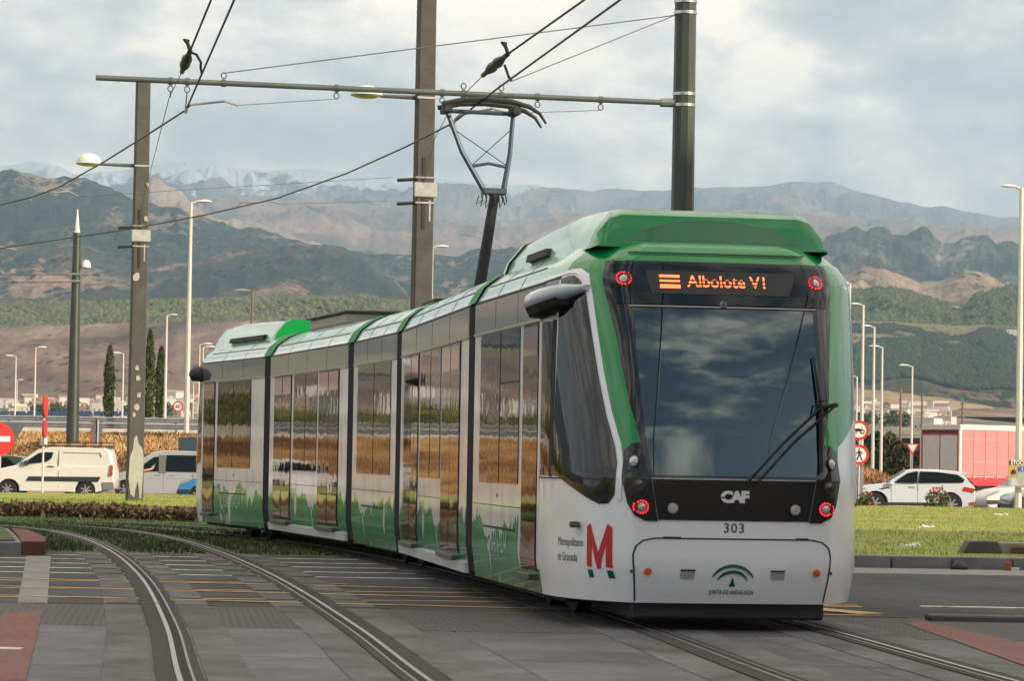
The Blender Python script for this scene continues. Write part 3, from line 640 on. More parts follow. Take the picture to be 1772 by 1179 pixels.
# ================================================================== THE TRAM
m_tw = mat('tram_white_paint', (0.84, 0.84, 0.86), 0.25, coat=.6, var=.05, vscale=1.5)
m_tg = mat('tram_green_paint', (0.0, 0.25, 0.055), 0.22, coat=.5)
m_mint = mat('tram_mint_roof', (0.30, 0.56, 0.46), 0.2, coat=.5, col2=(0.42, 0.62, 0.5), vscale=1.2, stretch=(.3, 1, 3))
m_blk = mat('tram_black_gloss', (0.012, 0.012, 0.013), 0.08, coat=.3)
m_blkm = mat('tram_black_rubber', (0.01, 0.01, 0.01), 0.7)
m_under = mat('underframe_dark', (0.02, 0.02, 0.02), 0.8)
m_bandg = mat('tram_grey_gloss_band', (0.13, 0.135, 0.13), 0.12, coat=1.0, ior=1.6, bump=.03, bscale=2.0)
m_redf = mat('red_film', (0.3, 0.06, 0.065), 0.06, coat=1.0, bump=.02, bscale=3)
m_led = mat('orange_led', (0.3, 0.05, 0.01), .4, emit=(1.0, .17, .05), estr=2.4)
m_ledr = mat('red_led', (0.3, 0.01, 0.01), .3, emit=(1.0, .04, .05), estr=1.1)
m_lens = mat('clear_lamp_lens', (0.55, 0.56, 0.56), .12, .3, coat=.5, var=.4, vscale=40)
m_lensd = mat('dark_lamp_lens', (0.06, 0.065, 0.065), .08, .3, coat=1)
m_oran = mat('orange_reflector', (0.75, 0.12, 0.03), .35)
m_txtg = mat('dark_print', (0.03, 0.04, 0.045), .5)
m_txtw = mat('white_print', (0.75, 0.75, 0.75), .5)
m_red = mat('red_print', (0.5, 0.01, 0.015), .45)
m_dg = mat('dark_green_print', (0.0, 0.09, 0.05), .45)
m_step = mat('step_plate', (0.09, 0.09, 0.085), .6, .3)
m_seam = mat('panel_seam', (0.03, 0.03, 0.03), .8)
m_ledge = mat('rail_ledge', (0.4, 0.36, 0.31), .4, .3)
def glass_mat(name, base, ior, wav=0.05, mul=(1, 1, 1)):
    m = bpy.data.materials.new(name); m.use_nodes = True; nt = m.node_tree; b = nt.nodes['Principled BSDF']
    b.inputs['Base Color'].default_value = (*base, 1); b.inputs['Roughness'].default_value = 0.02; b.inputs['IOR'].default_value = ior
    b.inputs['Specular Tint'].default_value = (*mul, 1)
    t = nt.nodes.new('ShaderNodeTexCoord'); mpn = nt.nodes.new('ShaderNodeMapping'); mpn.inputs['Scale'].default_value = (1, 1, .8); nt.links.new(t.outputs['Object'], mpn.inputs[0])
    n = nt.nodes.new('ShaderNodeTexNoise'); n.inputs['Scale'].default_value = 4.0; n.inputs['Detail'].default_value = 2; nt.links.new(mpn.outputs[0], n.inputs['Vector'])
    bp = nt.nodes.new('ShaderNodeBump'); bp.inputs['Strength'].default_value = wav; bp.inputs['Distance'].default_value = .02
    nt.links.new(n.outputs['Fac'], bp.inputs['Height']); nt.links.new(bp.outputs[0], b.inputs['Normal']); return m
m_glass = glass_mat('tinted_window_glass', (0.006, 0.007, 0.007), 1.6, .045)
m_wind = glass_mat('windshield_glass', (0.005, 0.012, 0.016), 2.0, .0, (.75, .95, 1.0))
m_dispg = glass_mat('display_glass', (0.008, 0.014, 0.02), 1.45, .01)

def livery_mat(xlim, sgn):
    m = bpy.data.materials.new('painted_livery'); m.use_nodes = True; nt = m.node_tree; N, Lk = nt.nodes, nt.links; b = N['Principled BSDF']
    b.inputs['Roughness'].default_value = .25; b.inputs['Coat Weight'].default_value = .6; b.inputs['Coat Roughness'].default_value = .05
    t = N.new('ShaderNodeTexCoord'); sp = N.new('ShaderNodeSeparateXYZ'); Lk.new(t.outputs['Object'], sp.inputs[0])
    def noise(scl, sc, det=5, dist=0):
        mp_ = N.new('ShaderNodeMapping'); mp_.inputs['Scale'].default_value = scl; Lk.new(t.outputs['Object'], mp_.inputs[0])
        n = N.new('ShaderNodeTexNoise'); n.inputs['Scale'].default_value = sc; n.inputs['Detail'].default_value = det; n.inputs['Distortion'].default_value = dist
        Lk.new(mp_.outputs[0], n.inputs['Vector']); return n.outputs['Fac']
    def M(op, a, c=None):
        x = N.new('ShaderNodeMath'); x.operation = op
        for i, v in enumerate((a, c)):
            if v is None: continue
            if isinstance(v, (int, float)): x.inputs[i].default_value = v
            else: Lk.new(v, x.inputs[i])
        return x.outputs[0]
    drips = noise((1, 1, .22), 3.2, 4, .3); blobs = noise((1, 1, .6), 1.1, 3)
    top = M('ADD', .20, M('MULTIPLY', M('ADD', M('MULTIPLY', drips, .6), M('MULTIPLY', blobs, .4)), 1.15))   # height the paint reaches
    d = M('SUBTRACT', top, sp.outputs['Z'])
    jag = M('MULTIPLY', M('SUBTRACT', noise((1, 1, 1), 3.5, 2), .5), .5)
    lim = M('SUBTRACT', M('ADD', xlim, jag), sp.outputs['X'])
    mk = M('MULTIPLY', M('GREATER_THAN', d, 0), M('GREATER_THAN', lim, 0))
    holes = M('LESS_THAN', noise((1, 1, .5), 2.6, 5, .6), .60)
    hole2 = M('MAXIMUM', holes, M('GREATER_THAN', M('SUBTRACT', lim, .14), -9) if False else M('LESS_THAN', lim, .16))
    mk = M('MULTIPLY', mk, hole2)
    cr = N.new('ShaderNodeValToRGB'); Lk.new(noise((1, 1, .4), 2.0, 6, .5), cr.inputs['Fac'])
    cr.color_ramp.elements[0].position = .38; cr.color_ramp.elements[0].color = (0.0, .22, .11, 1); cr.color_ramp.elements[1].position = .62; cr.color_ramp.elements[1].color = (.03, .34, .11, 1)
    soft = N.new('ShaderNodeValToRGB'); Lk.new(noise((1, 1, .3), 5, 6, .4), soft.inputs['Fac'])
    soft.color_ramp.elements[0].position = .3; soft.color_ramp.elements[0].color = (.62, .7, .75, 1); soft.color_ramp.elements[1].position = .5; soft.color_ramp.elements[1].color = (.84, .84, .86, 1)
    x = N.new('ShaderNodeMix'); x.data_type = 'RGBA'; Lk.new(mk, x.inputs['Factor']); Lk.new(soft.outputs[0], x.inputs['A']); Lk.new(cr.outputs[0], x.inputs['B'])
    # road grime thrown up on the skirt, in streaks
    dt = M('SUBTRACT', M('MULTIPLY', noise((1, 1, .12), 7, 6, .3), .85), sp.outputs['Z']); dr = N.new('ShaderNodeMapRange'); dr.inputs['From Min'].default_value = -.12; dr.inputs['From Max'].default_value = .25; dr.inputs['To Max'].default_value = .6; Lk.new(dt, dr.inputs['Value'])
    y = N.new('ShaderNodeMix'); y.data_type = 'RGBA'; Lk.new(dr.outputs[0], y.inputs['Factor']); Lk.new(x.outputs['Result'], y.inputs['A']); y.inputs['B'].default_value = (.10, .09, .08, 1)
    Lk.new(y.outputs['Result'], b.inputs['Base Color']); return m

HWZ = ((.22, .52, 2.60, 2.78, 2.93, 3.06, 3.13), (1.24, 1.28, 1.28, 1.278, 1.195, 1.03, .88))
LZZ = ((.22, .47, 1.2, 1.5, 2.8, 2.95, 3.07, 3.13), (1.64, 1.75, 1.76, 1.66, 1.05, .97, .84, .66))
def hwz(z): return float(np.interp(z, *HWZ))
def lz(z):
    t = min(max((z - 1.5) / 1.3, 0), 1); return float(np.interp(z, *LZZ)) + .18 * t * (1 - t)
def nose(th, z):
    """cab skin: th = 0 near side ... pi far side"""
    c, s = math.cos(th), math.sin(th)
    q = abs(c) ** (2 / 3)
    return (lz(z) * (s if q >= .6 else .8854 + .016 * (1 - (q / .6) ** 2)), -hwz(z) * math.copysign(abs(c) ** (2 / 3), c), z)
def th_v(v, z): q = min(abs(v) / hwz(z), 1) ** 1.5; return math.acos(-math.copysign(q, v)) if True else 0
def th_u(u, z): return math.asin(max(-1, min(1, u / lz(z))))
def front(v, z): return nose(th_v(v, z) , z)
def sidew(s):
    """side skin by (distance along, height), s = -1 near side; curves with the cab ahead of u = 0"""
    def fn(u, z):
        if u <= 0: return (u, s * hwz(z), z)
        q = min(u / lz(z), 1); return (u, s * hwz(z) * (1 - q * q) ** (1 / 3), z)
    return fn
def flat(s): return lambda u, z: (u, s * hwz(z), z)

tram = empty('tram', (1.51, 26.6, 0), 0, 'white and green articulated five section tram on the curved track', 'tram')
TL = Matrix.Translation(-Vector((1.51, 26.6, 0)))
def frame(pa, pb, half=1.28, near=True):
    """part frame: origin on the centreline at pa, +X from pb to pa, near side at -Y"""
    a = Vector((*pa, 0)); b = Vector((*pb, 0)); d = (a - b).normalized(); r = Vector((-d.y, d.x, 0))
    if not near: r_side = -r
    else: r_side = r
    o = a + r_side * half
    return TL @ Matrix(((d.x, r.x, 0, o.x), (d.y, r.y, 0, o.y), (0, 0, 1, 0), (0, 0, 0, 1)))
ZL = [.22, .30, .40, .52, .8, 1.2, 1.5, 2.0, 2.5, 2.6, 2.70, 2.78, 2.84, 2.89, 2.93, 2.98, 3.02, 3.06, 3.10, 3.13]
def shell(name, u0, u1, m_body, m_roof, parent):
    """straight body shell with curved roof shoulders"""
    mb = MB(); ring = [(-hwz(z), z) for z in ZL] + [(-.45, 3.17), (.45, 3.17)] + [(hwz(z), z) for z in ZL[::-1]]
    n = len(ring); us = np.linspace(u0, u1, 9)
    vs = [(u, y, z) for u in us for y, z in ring]
    for i in range(8):
        for k in range(n):
            k2 = (k + 1) % n; zz = (ring[k][1] + ring[k2][1]) / 2
            mb.use(m_roof if zz > 2.82 else m_body)
            mb.f.append((i * n + k, i * n + k2, (i + 1) * n + k2, (i + 1) * n + k)); mb.m.append(mb.cur)
    mb.v = [tuple(map(float, v)) for v in vs]
    mb.use(m_under); mb.f += [tuple(range(n)), tuple(8 * n + k for k in range(n))]; mb.m += [mb.cur] * 2
    return mb.obj(name, None, parent, auto=28)
def rrect(a0, a1, b0, b1, r, k=4):
    r = min(r, (a1 - a0) / 2 - 1e-4, (b1 - b0) / 2 - 1e-4); out = []
    for cx, cy, t0 in ((a1 - r, b0 + r, -90), (a1 - r, b1 - r, 0), (a0 + r, b1 - r, 90), (a0 + r, b0 + r, 180)):
        for i in range(k + 1): t = R(t0 + 90 * i / k); out.append((cx + r * math.cos(t), cy + r * math.sin(t)))
    return out
def window(parent, fn, s, u0, u1, z0=1.11, z1=2.465, mull=None, hopper=False):
    w = conform('window', rrect(u0, u1, z0, z1, .04), fn, -s * -.008 if False else .008, m_glass, parent, step=.5) if s > 0 else conform('window', rrect(u0, u1, z0, z1, .04)[::-1], fn, -.008, m_glass, parent, thick=-.012, step=.5)
    return w
def plate(name, parent, fn, s, poly, m, off=.008, thick=.012, step=.5, steps=None):
    """plate lying proud of the skin whichever side of the car it is on"""
    k = 1 if s < 0 else -1          # parameter orientation: on the near side (u, z) already faces out
    return conform(name, poly, fn, off * k, m, parent, thick=thick * k, step=step, steps=steps)
def bay(parent, fn, s, u0, u1, mull=(), hopper=None):
    plate('window', parent, fn, s, rrect(u0, u1, 1.11, 2.465, .04), m_glass)
    for mu in mull: plate('window_joint', parent, fn, s, [(mu - .008, 1.12), (mu + .008, 1.12), (mu + .008, 2.455), (mu - .008, 2.455)], m_seam, .011, .006)
    if hopper:
        a, b = hopper; plate('window_joint', parent, fn, s, [(a, 1.99), (b, 1.99), (b, 2.005), (a, 2.005)], m_seam, .011, .006)
def door(parent, fn, s, u0, u1, leaves=2):
    w = (u1 - u0) / leaves
    for k in range(leaves):
        a, b = u0 + k * w + .008, u0 + (k + 1) * w - .008
        plate('door_leaf', parent, fn, s, rrect(a, b, .40, 2.465, .03), m_glass, .010, .014)
        plate('red_panel', parent, fn, s, [(a + .02, 2.2), (b - .02, 2.2), (b - .02, 2.44), (a + .02, 2.44)], m_redf, .0135, .006)
        plate('red_panel', parent, fn, s, [(a + .02, .44), (b - .02, .44), (b - .02, .80), (a + .02, .80)], m_redf, .0135, .006)
    plate('door_seal', parent, fn, s, [(u0 - .02, .395), (u1 + .02, .395), (u1 + .02, 2.475), (u0 - .02, 2.475)], m_blkm, .005, .008)
    sy = s; mb = MB()
    y0, y1 = sorted((s * 1.24, s * 1.335)); mb.box(u0 + .05, u1 - .05, y0, y1, .325, .375)
    mb.obj('step_plate', m_step, parent, bevel=.006)
def band(parent, fn, s, u0, u1):
    plate('cantrail_panel', parent, fn, s, [(u0, 2.50), (u1, 2.50), (u1, 2.765), (u0, 2.765)], m_bandg, .006, .01, .2)
    plate('ledge', parent, fn, s, [(u0, 2.472), (u1, 2.472), (u1, 2.492), (u0, 2.492)], m_ledge, .016, .02)
    plate('gutter_seam', parent, fn, s, [(u0, 2.772), (u1, 2.772), (u1, 2.79), (u0, 2.79)], m_blkm, .008, .01)
    plate('roof_seam', parent, fn, s, [(u0 + .3, 2.925), (u1 - .3, 2.925), (u1 - .3, 2.932), (u0 + .3, 2.932)], m_seam, .004, .006)
    k = max(1, int((u1 - u0) / 1.7)); 
    for i in range(1, k + 1):
        uu = u0 + (u1 - u0) * i / (k + 1); plate('roof_joint', parent, fn, s, [(uu, 2.80), (uu + .008, 2.80), (uu + .008, 3.12), (uu, 3.12)], m_seam, .003, .004, .05)
        plate('band_joint', parent, fn, s, [(uu, 2.51), (uu + .006, 2.51), (uu + .006, 2.76), (uu, 2.76)], m_seam, .008, .004)
def lower_details(parent, fn, s, u0, u1, hatch=None, letters=None):
    plate('panel_seam', parent, fn, s, [(u0, .905), (u1, .905), (u1, .911), (u0, .911)], m_seam, .003, .005)
    if hatch: plate('panel_seam', parent, fn, s, [(hatch[0], .70), (hatch[1], .70), (hatch[1], .718), (hatch[0], .718)], m_blkm, .006, .01)
    if letters:
        c, txt, sz = letters
        def f(x, y): return (c - s * x * 1.0, s * (hwz(.6)), .58 + y)
        text_on('lettering', txt, sz, m_txtg2, parent, f, .006, offset=-.006, sx=.8)
m_txtg2 = mat('pale_scribble_print', (.45, .62, .55), .5)

m_strap = mat('strap_green', (0.0, .22, .06), .65)
def roof_strap(parent, u0, u1):
    ring = [(-hwz(z) - .008, z) for z in ZL if z >= 2.78] + [(-.45, 3.18), (.45, 3.18)] + [(hwz(z) + .008, z) for z in ZL[::-1] if z >= 2.78]
    mb = MB(); n = len(ring)
    mb.add([(u, y, z) for u in (u0, u1) for y, z in ring], [(k, k + 1, n + k + 1, n + k) for k in range(n - 1)])
    return mb.obj('roof_strap', m_tg, parent, auto=30)
def wheels_under(parent, us_):
    for u in us_:
        mb = MB().box(u - .95, u + .95, -1.05, 1.05, .16, .5); mb.obj('bogie_frame', m_under, parent)
        for du in (-.65, .65):
            for y in (-.76, .62): MB().lathe([(.02, 0), (.29, 0), (.29, .14), (.02, .14)], 20, (u + du, y, .30), 'y').obj('wheel', m_under, parent, auto=40)

def middle_car(pa, pb, layout, bogie=False):
    F = frame(pa, pb); L_ = (Vector(pa) - Vector(pb)).length; g0, g1 = -.22, -(L_ - .22)
    lm = livery_mat(99, 1)
    car = shell('middle_section', g1, g0, lm, m_mint, tram); car.matrix_basis = F
    for s in (-1, 1):
        fn = flat(s); band(car, fn, s, g1 + .01, g0 - .01)
        if layout == 'doors':
            sc = L_ / 6.9
            door(car, fn, s, -2.40 * sc, -.87 * sc); bay(car, fn, s, -4.50 * sc, -2.56 * sc, (-3.5 * sc,)); door(car, fn, s, -6.25 * sc, -4.72 * sc)
            plate('sill_bulge', car, fn, s, [(g1 + .02, .23), (g0 - .02, .23), (g0 - .02, .335), (g1 + .02, .335)], m_tw, .035, .05, .5)
            lower_details(car, fn, s, -4.6 * sc, -2.5 * sc)
        else:
            bay(car, fn, s, g1 + .42, g0 - .42, (-1.98,))
            lower_details(car, fn, s, g1 + .03, g0 - .03, (g1 + .9, g0 - .9))
    if bogie: wheels_under(car, [-(L_ / 2)])
    MB().box(g1 + .1, g0 - .1, -1.1, 1.1, .17, .22).obj('underframe', m_under, car)
    return car
m_equip = mat('roof_equipment_grey', (.34, .3, .27), .6, var=.15)
def end_car(pa, pb, near, text=False, lead=True):
    F = frame(pa, pb, near=near); L_ = (Vector(pa) - Vector(pb)).length; g1 = -(L_ - .22)
    lm = livery_mat(.05, 1)
    car = shell('leading_section' if lead else 'trailing_section', g1, 0.0, lm, m_mint, tram); car.matrix_basis = F
    # cab skin
    NT = 72; mb = MB(); zs = sorted(set(ZL + [.6, .7, .9, 1.0, 1.1, 1.3, 1.4, 1.7, 1.85, 2.15, 2.3, 2.4]))
    P = [[nose(math.pi * i / NT, z) for i in range(NT + 1)] for z in zs]
    vs = [p for row in P for p in row]; n = NT + 1
    mb.v = [tuple(map(float, v)) for v in vs]; mw = mb
    for j in range(len(zs) - 1):
        for i in range(NT):
            zz = (zs[j] + zs[j + 1]) / 2; c = P[j][i]
            mb.use(m_mint if (zz > 2.82 and c[0] < lz(zz) * .42) else (m_tg if zz > 2.82 else m_tw))
            mb.f.append((j * n + i, j * n + i + 1, (j + 1) * n + i + 1, (j + 1) * n + i)); mb.m.append(mb.cur)
    top = len(zs) - 1; mb.use(m_tg); k0 = len(mb.v); mb.v += [(.45, -.4, 3.17), (.45, .4, 3.17), (0, .45, 3.17), (0, -.45, 3.17)]
    mb.f.append(tuple(top * n + i for i in range(n))); mb.m.append(mb.cur)
    cab = mb.obj('cab_skin', None, car, auto=40)
    def nf(th, z): return nose(th, z)
    def N_(name, pts, m, off=.006, thick=.01, step=(.05, .08), parent=None):   # pts: (th, z)
        return conform(name, pts, nf, off, m, parent or car, thick=thick, steps=step)
    FV = lambda pts: [(th_v(v, z), z) for v, z in pts]
    mirror = lambda pts: [(math.pi - t, z) for t, z in pts][::-1]
    # green pillars and brow
    edge = [(.50, 2.95), (.714, 2.82), (.81, 2.66), (.962, 2.342), (1.109, 2.026), (1.258, 1.713), (1.388, 1.463), (1.43, 1.36)]
    pil = [(th_u(u - .01, z), z) for u, z in edge][::-1] + [(th_v(-.84, 2.95), 2.95)] + FV([(-.86, 2.9), (-.79, 2.2), (-.72, 1.6), (-.68, 1.36)])
    pil = [(t, max(z, 1.36)) for t, z in pil]
    N_('green_pillar', pil[::-1], m_tg, .005, .01, (.04, .07)); N_('green_pillar', [(math.pi - (t * .62 if t < th_v(-.9, z) else t), z) for t, z in pil], m_tg, .005, .01, (.04, .07))
    N_('brow_seam', FV([(-.72, 2.995), (.72, 2.995), (.72, 3.002), (-.72, 3.002)]), m_seam, .015, .006)
    # white border round the cab side window
    wb = [(th_u(u, z), z) for u, z in [(.314, 2.835), (.496, 2.872), (.60, 2.875), (.714, 2.82), (.81, 2.66), (.962, 2.342), (1.109, 2.026), (1.258, 1.713), (1.388, 1.463), (1.44, 1.318), (1.455, 1.22), (1.45, 1.02)]]
    wi = [(th_u(u, z), z) for u, z in [(.314, 2.81), (.50, 2.84), (.58, 2.835), (.68, 2.79), (.78, 2.64), (.93, 2.325), (1.077, 2.01), (1.226, 1.70), (1.356, 1.45), (1.408, 1.31), (1.42, 1.22), (1.415, 1.02)]]
    win = [(.42, 2.795), (.50, 2.82), (.57, 2.82), (.66, 2.78), (.76, 2.64), (.912, 2.32), (1.06, 2.0), (1.21, 1.69), (1.34, 1.445), (1.39, 1.31), (1.40, 1.22), (1.395, 1.06), (1.34, .99), (1.25, .985), (1.14, 1.02), (.60, 1.195), (.42, 1.2)]
    for mi in (False, True):
        f_ = (lambda q: [(math.pi - t * .62, z) for t, z in q][::-1]) if mi else (lambda q: q)
        N_('window_border', f_((wb + wi[::-1])[::-1]), m_tw, .011, .02, (.05, .1))
        N_('cab_window', f_([(th_u(u, z), z) for u, z in win][::-1]), m_glass, .007, .012, (.05, .1))
        N_('cab_window', f_([(th_u(u, z), z) for u, z in ((.03, 1.2), (.345, 1.2), (.345, 2.46), (.03, 2.46))]), m_glass, .007, .012, (.05, .3))
        N_('window_post', f_([(th_u(u, z), z) for u, z in ((.35, 1.19), (.415, 1.19), (.415, 2.47), (.35, 2.47))]), m_blkm, .006, .01, (.05, .3))
        N_('gutter_seam', f_([(th_u(u, z), z) for u, z in ((0.0, 2.772), (.40, 2.80), (.40, 2.815), (0.0, 2.79))]), m_blkm, .008, .01, (.05, .3))
        N_('cantrail_panel', f_([(th_u(u, z), z) for u, z in ((0.0, 2.50), (.40, 2.50), (.40, 2.79), (0.0, 2.765))]), m_bandg, .006, .01, (.05, .1))
        N_('waist_seam', f_([(th_u(u, z), z) for u, z in ((0.0, 1.175), (1.39, 1.175), (1.39, 1.185), (0.0, 1.185))]), m_blkm, .012, .01, (.05, .3))
    # windshield assembly
    ws = FV([(-.665, 1.20), (.665, 1.20), (.73, 1.46), (.80, 1.80), (.86, 2.3), (.895, 2.93), (-.895, 2.93), (-.86, 2.3), (-.80, 1.80), (-.73, 1.46)])
    N_('windshield_frame', ws, m_blk, .013, .016, (.05, .1))
    gl = FV([(-.655, 1.215), (.655, 1.215), (.69, 1.46), (.715, 1.80), (.73, 2.2), (.73, 2.54), (-.73, 2.54), (-.73, 2.2), (-.715, 1.80), (-.69, 1.46)])
    N_('windshield', gl, m_wind, .019, .008, (.05, .06))
    N_('display_band', FV([(-.85, 2.575), (.85, 2.575), (.87, 2.90), (-.87, 2.90)]), m_dispg, .019, .008, (.05, .1))
    N_('band_line', FV([(-.76, 2.553), (.76, 2.553), (.76, 2.562), (-.76, 2.562)]), m_ledge, .021, .008, (.05, .3))
    N_('display_box', FV([(-.57, 2.66), (.55, 2.66), (.61, 2.85), (-.60, 2.85)]), mat('display_black', (.02, .021, .019), .3), .022, .006, (.05, .3))
    if lead:
        def onf(c, z0): return lambda x, y: front(c + x, z0 + y)
        for k, (za, zb) in enumerate(((2.792, 2.815), (2.757, 2.772), (2.705, 2.735))):
            N_('display_bar', FV([(-.50, za), (-.335, za), (-.335, zb), (-.50, zb)]), m_led, .024, .004, (.05, .3))
        me_fn = onf(.055, 2.76)
        full = text_mesh('Albolote V1', .135, offset=.0015, sx=1.0)
        bm = bmesh.new(); bm.from_mesh(full)
        for co, no in (((0, .018, 0), (0, 1, 0)), ((0, .006, 0), (0, 1, 0)), ((0, -.012, 0), (0, 1, 0)), ((0, -.024, 0), (0, 1, 0))):
            bmesh.ops.bisect_plane(bm, geom=list(bm.verts) + list(bm.edges) + list(bm.faces), plane_co=co, plane_no=no)
        kill = [f for f in bm.faces if .006 < f.calc_center_median().y < .018 or -.024 < f.calc_center_median().y < -.012]
        bmesh.ops.delete(bm, geom=kill, context='FACES'); bm.to_mesh(full); bm.free()
        for v in full.vertices:
            a, b = v.co.x, v.co.y; h = 1e-3; p = Vector(me_fn(a, b)); nn = (Vector(me_fn(a + h, b)) - Vector(me_fn(a - h, b))).cross(Vector(me_fn(a, b + h)) - Vector(me_fn(a, b - h))).normalized(); v.co = p + nn * .025
        full.name = 'destination_text'; full.materials.clear(); full.materials.append(m_led); link(bpy.data.objects.new('destination_text', full), car)
    # lower black panel, lamp clusters
    N_('black_panel', FV([(-.60, .872), (.60, .872), (.655, 1.19), (-.655, 1.19)]), m_blk, .009, .012, (.05, .1))
    cl = FV([(-.845, 1.41), (-.80, 1.46), (-.745, 1.475), (-.70, 1.36), (-.66, 1.19), (-.605, .862), (-.70, .862), (-.78, .905), (-.83, 1.0), (-.87, 1.2)])
    N_('lamp_cluster', cl[::-1], m_blk, .014, .018, (.04, .06)); N_('lamp_cluster', mirror(cl[::-1]), m_blk, .014, .018, (.04, .06))
    def disc(name, v, z, r0, r1, m, off=.02, dome=0.0, n=20):
        p = Vector(front(v, z)); h = 1e-3
        nn = (Vector(front(v + h, z)) - Vector(front(v - h, z))).cross(Vector(front(v, z + h)) - Vector(front(v, z - h))).normalized()
        q = Matrix.Translation(p + nn * off) @ nn.to_track_quat('Z', 'Y').to_matrix().to_4x4(); mb = MB()
        prof = [(r0, -.012), (r1, -.012), (r1, .0), (r0, .0)] if r0 > 0 else [(.0005, -.012), (r1, -.012), (r1, 0), (r1 * .6, dome * .75), (.0005, dome)]
        vs = []
        for r_, zz in prof:
            for k in range(n): t = 2 * math.pi * k / n; vs.append(q @ Vector((r_ * math.cos(t), r_ * math.sin(t), zz)))
        fs = [(i * n + k, i * n + (k + 1) % n, (i + 1) * n + (k + 1) % n, (i + 1) * n + k) for i in range(len(prof) - 1) for k in range(n)]
        if r0 > 0: fs += [(3 * n + k, 3 * n + (k + 1) % n, (k + 1) % n, k) for k in range(n)]
        mb.add(vs, fs); return mb.obj(name, m, car, auto=35)
    m_ring = mat('lamp_bezel', (.05, .05, .05), .3, .5)
    for sg in (-1, 1):
        disc('headlight', sg * .782, 1.325, 0, .040, m_lens, .024, .012); disc('lamp_ring', sg * .782, 1.325, .040, .052, m_ring, .026)
        disc('fog_light', sg * .762, 1.148, 0, .037, m_lensd, .024, .012); disc('lamp_ring', sg * .762, 1.148, .037, .048, m_ring, .026)
        disc('tail_light_core', sg * .735, .972, 0, .033, m_lens, .024, .012)
        disc('upper_light_core', sg * .78, 2.777, 0, .032, m_lens, .028, .01)
        for (v0, z0, m1) in ((sg * .735, .972, 1), (sg * .78, 2.777, 1)):
            disc('light_ring', v0, z0, .034, .060, mat('red_lens', (.3, .01, .012), .2), .026, n=24)
            for k in range(14):
                t = 2 * math.pi * k / 14; disc('red_led', v0 + .048 * math.cos(t), z0 + .048 * math.sin(t), 0, .0085, m_ledr, .031, .003, 8)
        disc('round_cap', sg * .49, .965, 0, .040, mat('grey_cap', (.4, .41, .4), .4, var=.2, vscale=20), .016, .006); disc('lamp_ring', sg * .49, .965, .042, .052, m_blkm, .016)
        disc('orange_reflector', sg * .675, .470, 0, .029, m_oran, .008, .004)
        disc('bolt', sg * .80, .468, 0, .012, m_step, .008, .004, 10)
        N_('hand_hold', FV([(sg * .36 - .055, .415), (sg * .36 + .055, .415), (sg * .36 + .055, .485), (sg * .36 - .055, .485)]), mat('recess_shade_grey', (.38, .38, .38), .6), .004, .006, (.05, .1))  # flat plate; the shade of the recess is in its grey
        N_('hand_hold_lip', FV([(sg * .36 - .058, .475), (sg * .36 + .058, .475), (sg * .36 + .058, .488), (sg * .36 - .058, .488)]), m_seam, .007, .008, (.05, .1))
    disc('camera', .0, 2.575, 0, .030, mat('camera_grey', (.18, .24, .26), .3), .028, .02); disc('camera_lens', .0, 2.573, 0, .014, m_blk, .050, .004, 12)
    # bumper seams
    sm = [(-.76, .235), (-.795, .60), (-.775, .67), (-.72, .715), (-.62, .735), (.62, .735), (.72, .715), (.775, .67), (.795, .60), (.76, .235)]
    w = .007; inner = [(-.75, .235), (-.785, .60), (-.765, .665), (-.713, .706), (-.618, .724), (.618, .724), (.713, .706), (.765, .665), (.785, .60), (.75, .235)]
    N_('bumper_seam', FV(inner + sm[::-1])[::-1] if False else FV(sm + inner[::-1])[::-1], m_seam, .004, .006, (.04, .06))
    for a, b in ((-.56, -.42), (.50, .60)): N_('bumper_latch', FV([(a, .728), (b, .728), (b, .742), (a, .742)]), m_blkm, .008, .008, (.05, .3))
    # print
    if lead:
        ofr = lambda c, z0: (lambda x, y: front(c + x, z0 + y))
        text_on('fleet_number', '303', .105, m_txtg, car, ofr(.0, .812), .006, offset=.0005, space=1.15)
        # maker's mark: heavy joined capitals with a slit through
        lg = text_mesh('CAF', .118, offset=.0075, sx=1.12, space=.84)
        bm = bmesh.new(); bm.from_mesh(lg)
        for zc in (.004, -.006): bmesh.ops.bisect_plane(bm, geom=list(bm.verts) + list(bm.edges) + list(bm.faces), plane_co=(0, zc, 0), plane_no=(0, 1, 0))
        bmesh.ops.delete(bm, geom=[f for f in bm.faces if -.006 < f.calc_center_median().y < .004 and f.calc_center_median().x < -.03], context='FACES'); bm.to_mesh(lg); bm.free()
        fo = ofr(.0, 1.055)
        for v in lg.vertices: p = Vector(fo(v.co.x, v.co.y)); v.co = p + Vector((.016, 0, 0))
        lg.name = 'maker_mark'; lg.materials.clear(); lg.materials.append(m_txtw); link(bpy.data.objects.new('maker_mark', lg), car)
        def arc(r0, r1, a0, a1, cz, n=14, taper=.25):
            o_, i_ = [], []
            for k in range(n + 1):
                t = R(a0 + (a1 - a0) * k / n); e = abs(2 * k / n - 1); rr = r1 - (r1 - r0) * (1 - taper) * 0; ri = r1 - (r1 - r0) * (1 - (1 - taper) * e ** 2)
                o_.append((rr * math.cos(t) * 1.12, cz + rr * math.sin(t))); i_.append((ri * math.cos(t) * 1.12, cz + ri * math.sin(t)))
            return o_ + i_[::-1]
        N_('emblem_arch', FV(arc(.135, .160, 22, 158, .372)), m_dg, .005, .006, (.03, .05))
        N_('emblem_arch', FV(arc(.092, .114, 18, 162, .372)), m_dg, .005, .006, (.03, .05))
        N_('emblem_column', FV([(-.026, .358), (.026, .358), (.012, .395), (.003, .425), (-.003, .425), (-.012, .395)]), m_dg, .005, .006)
        text_on('authority_name', 'JUNTA DE ANDALUCIA', .047, m_txtg, car, ofr(.0, .312), .006, offset=.0006, sx=.72)
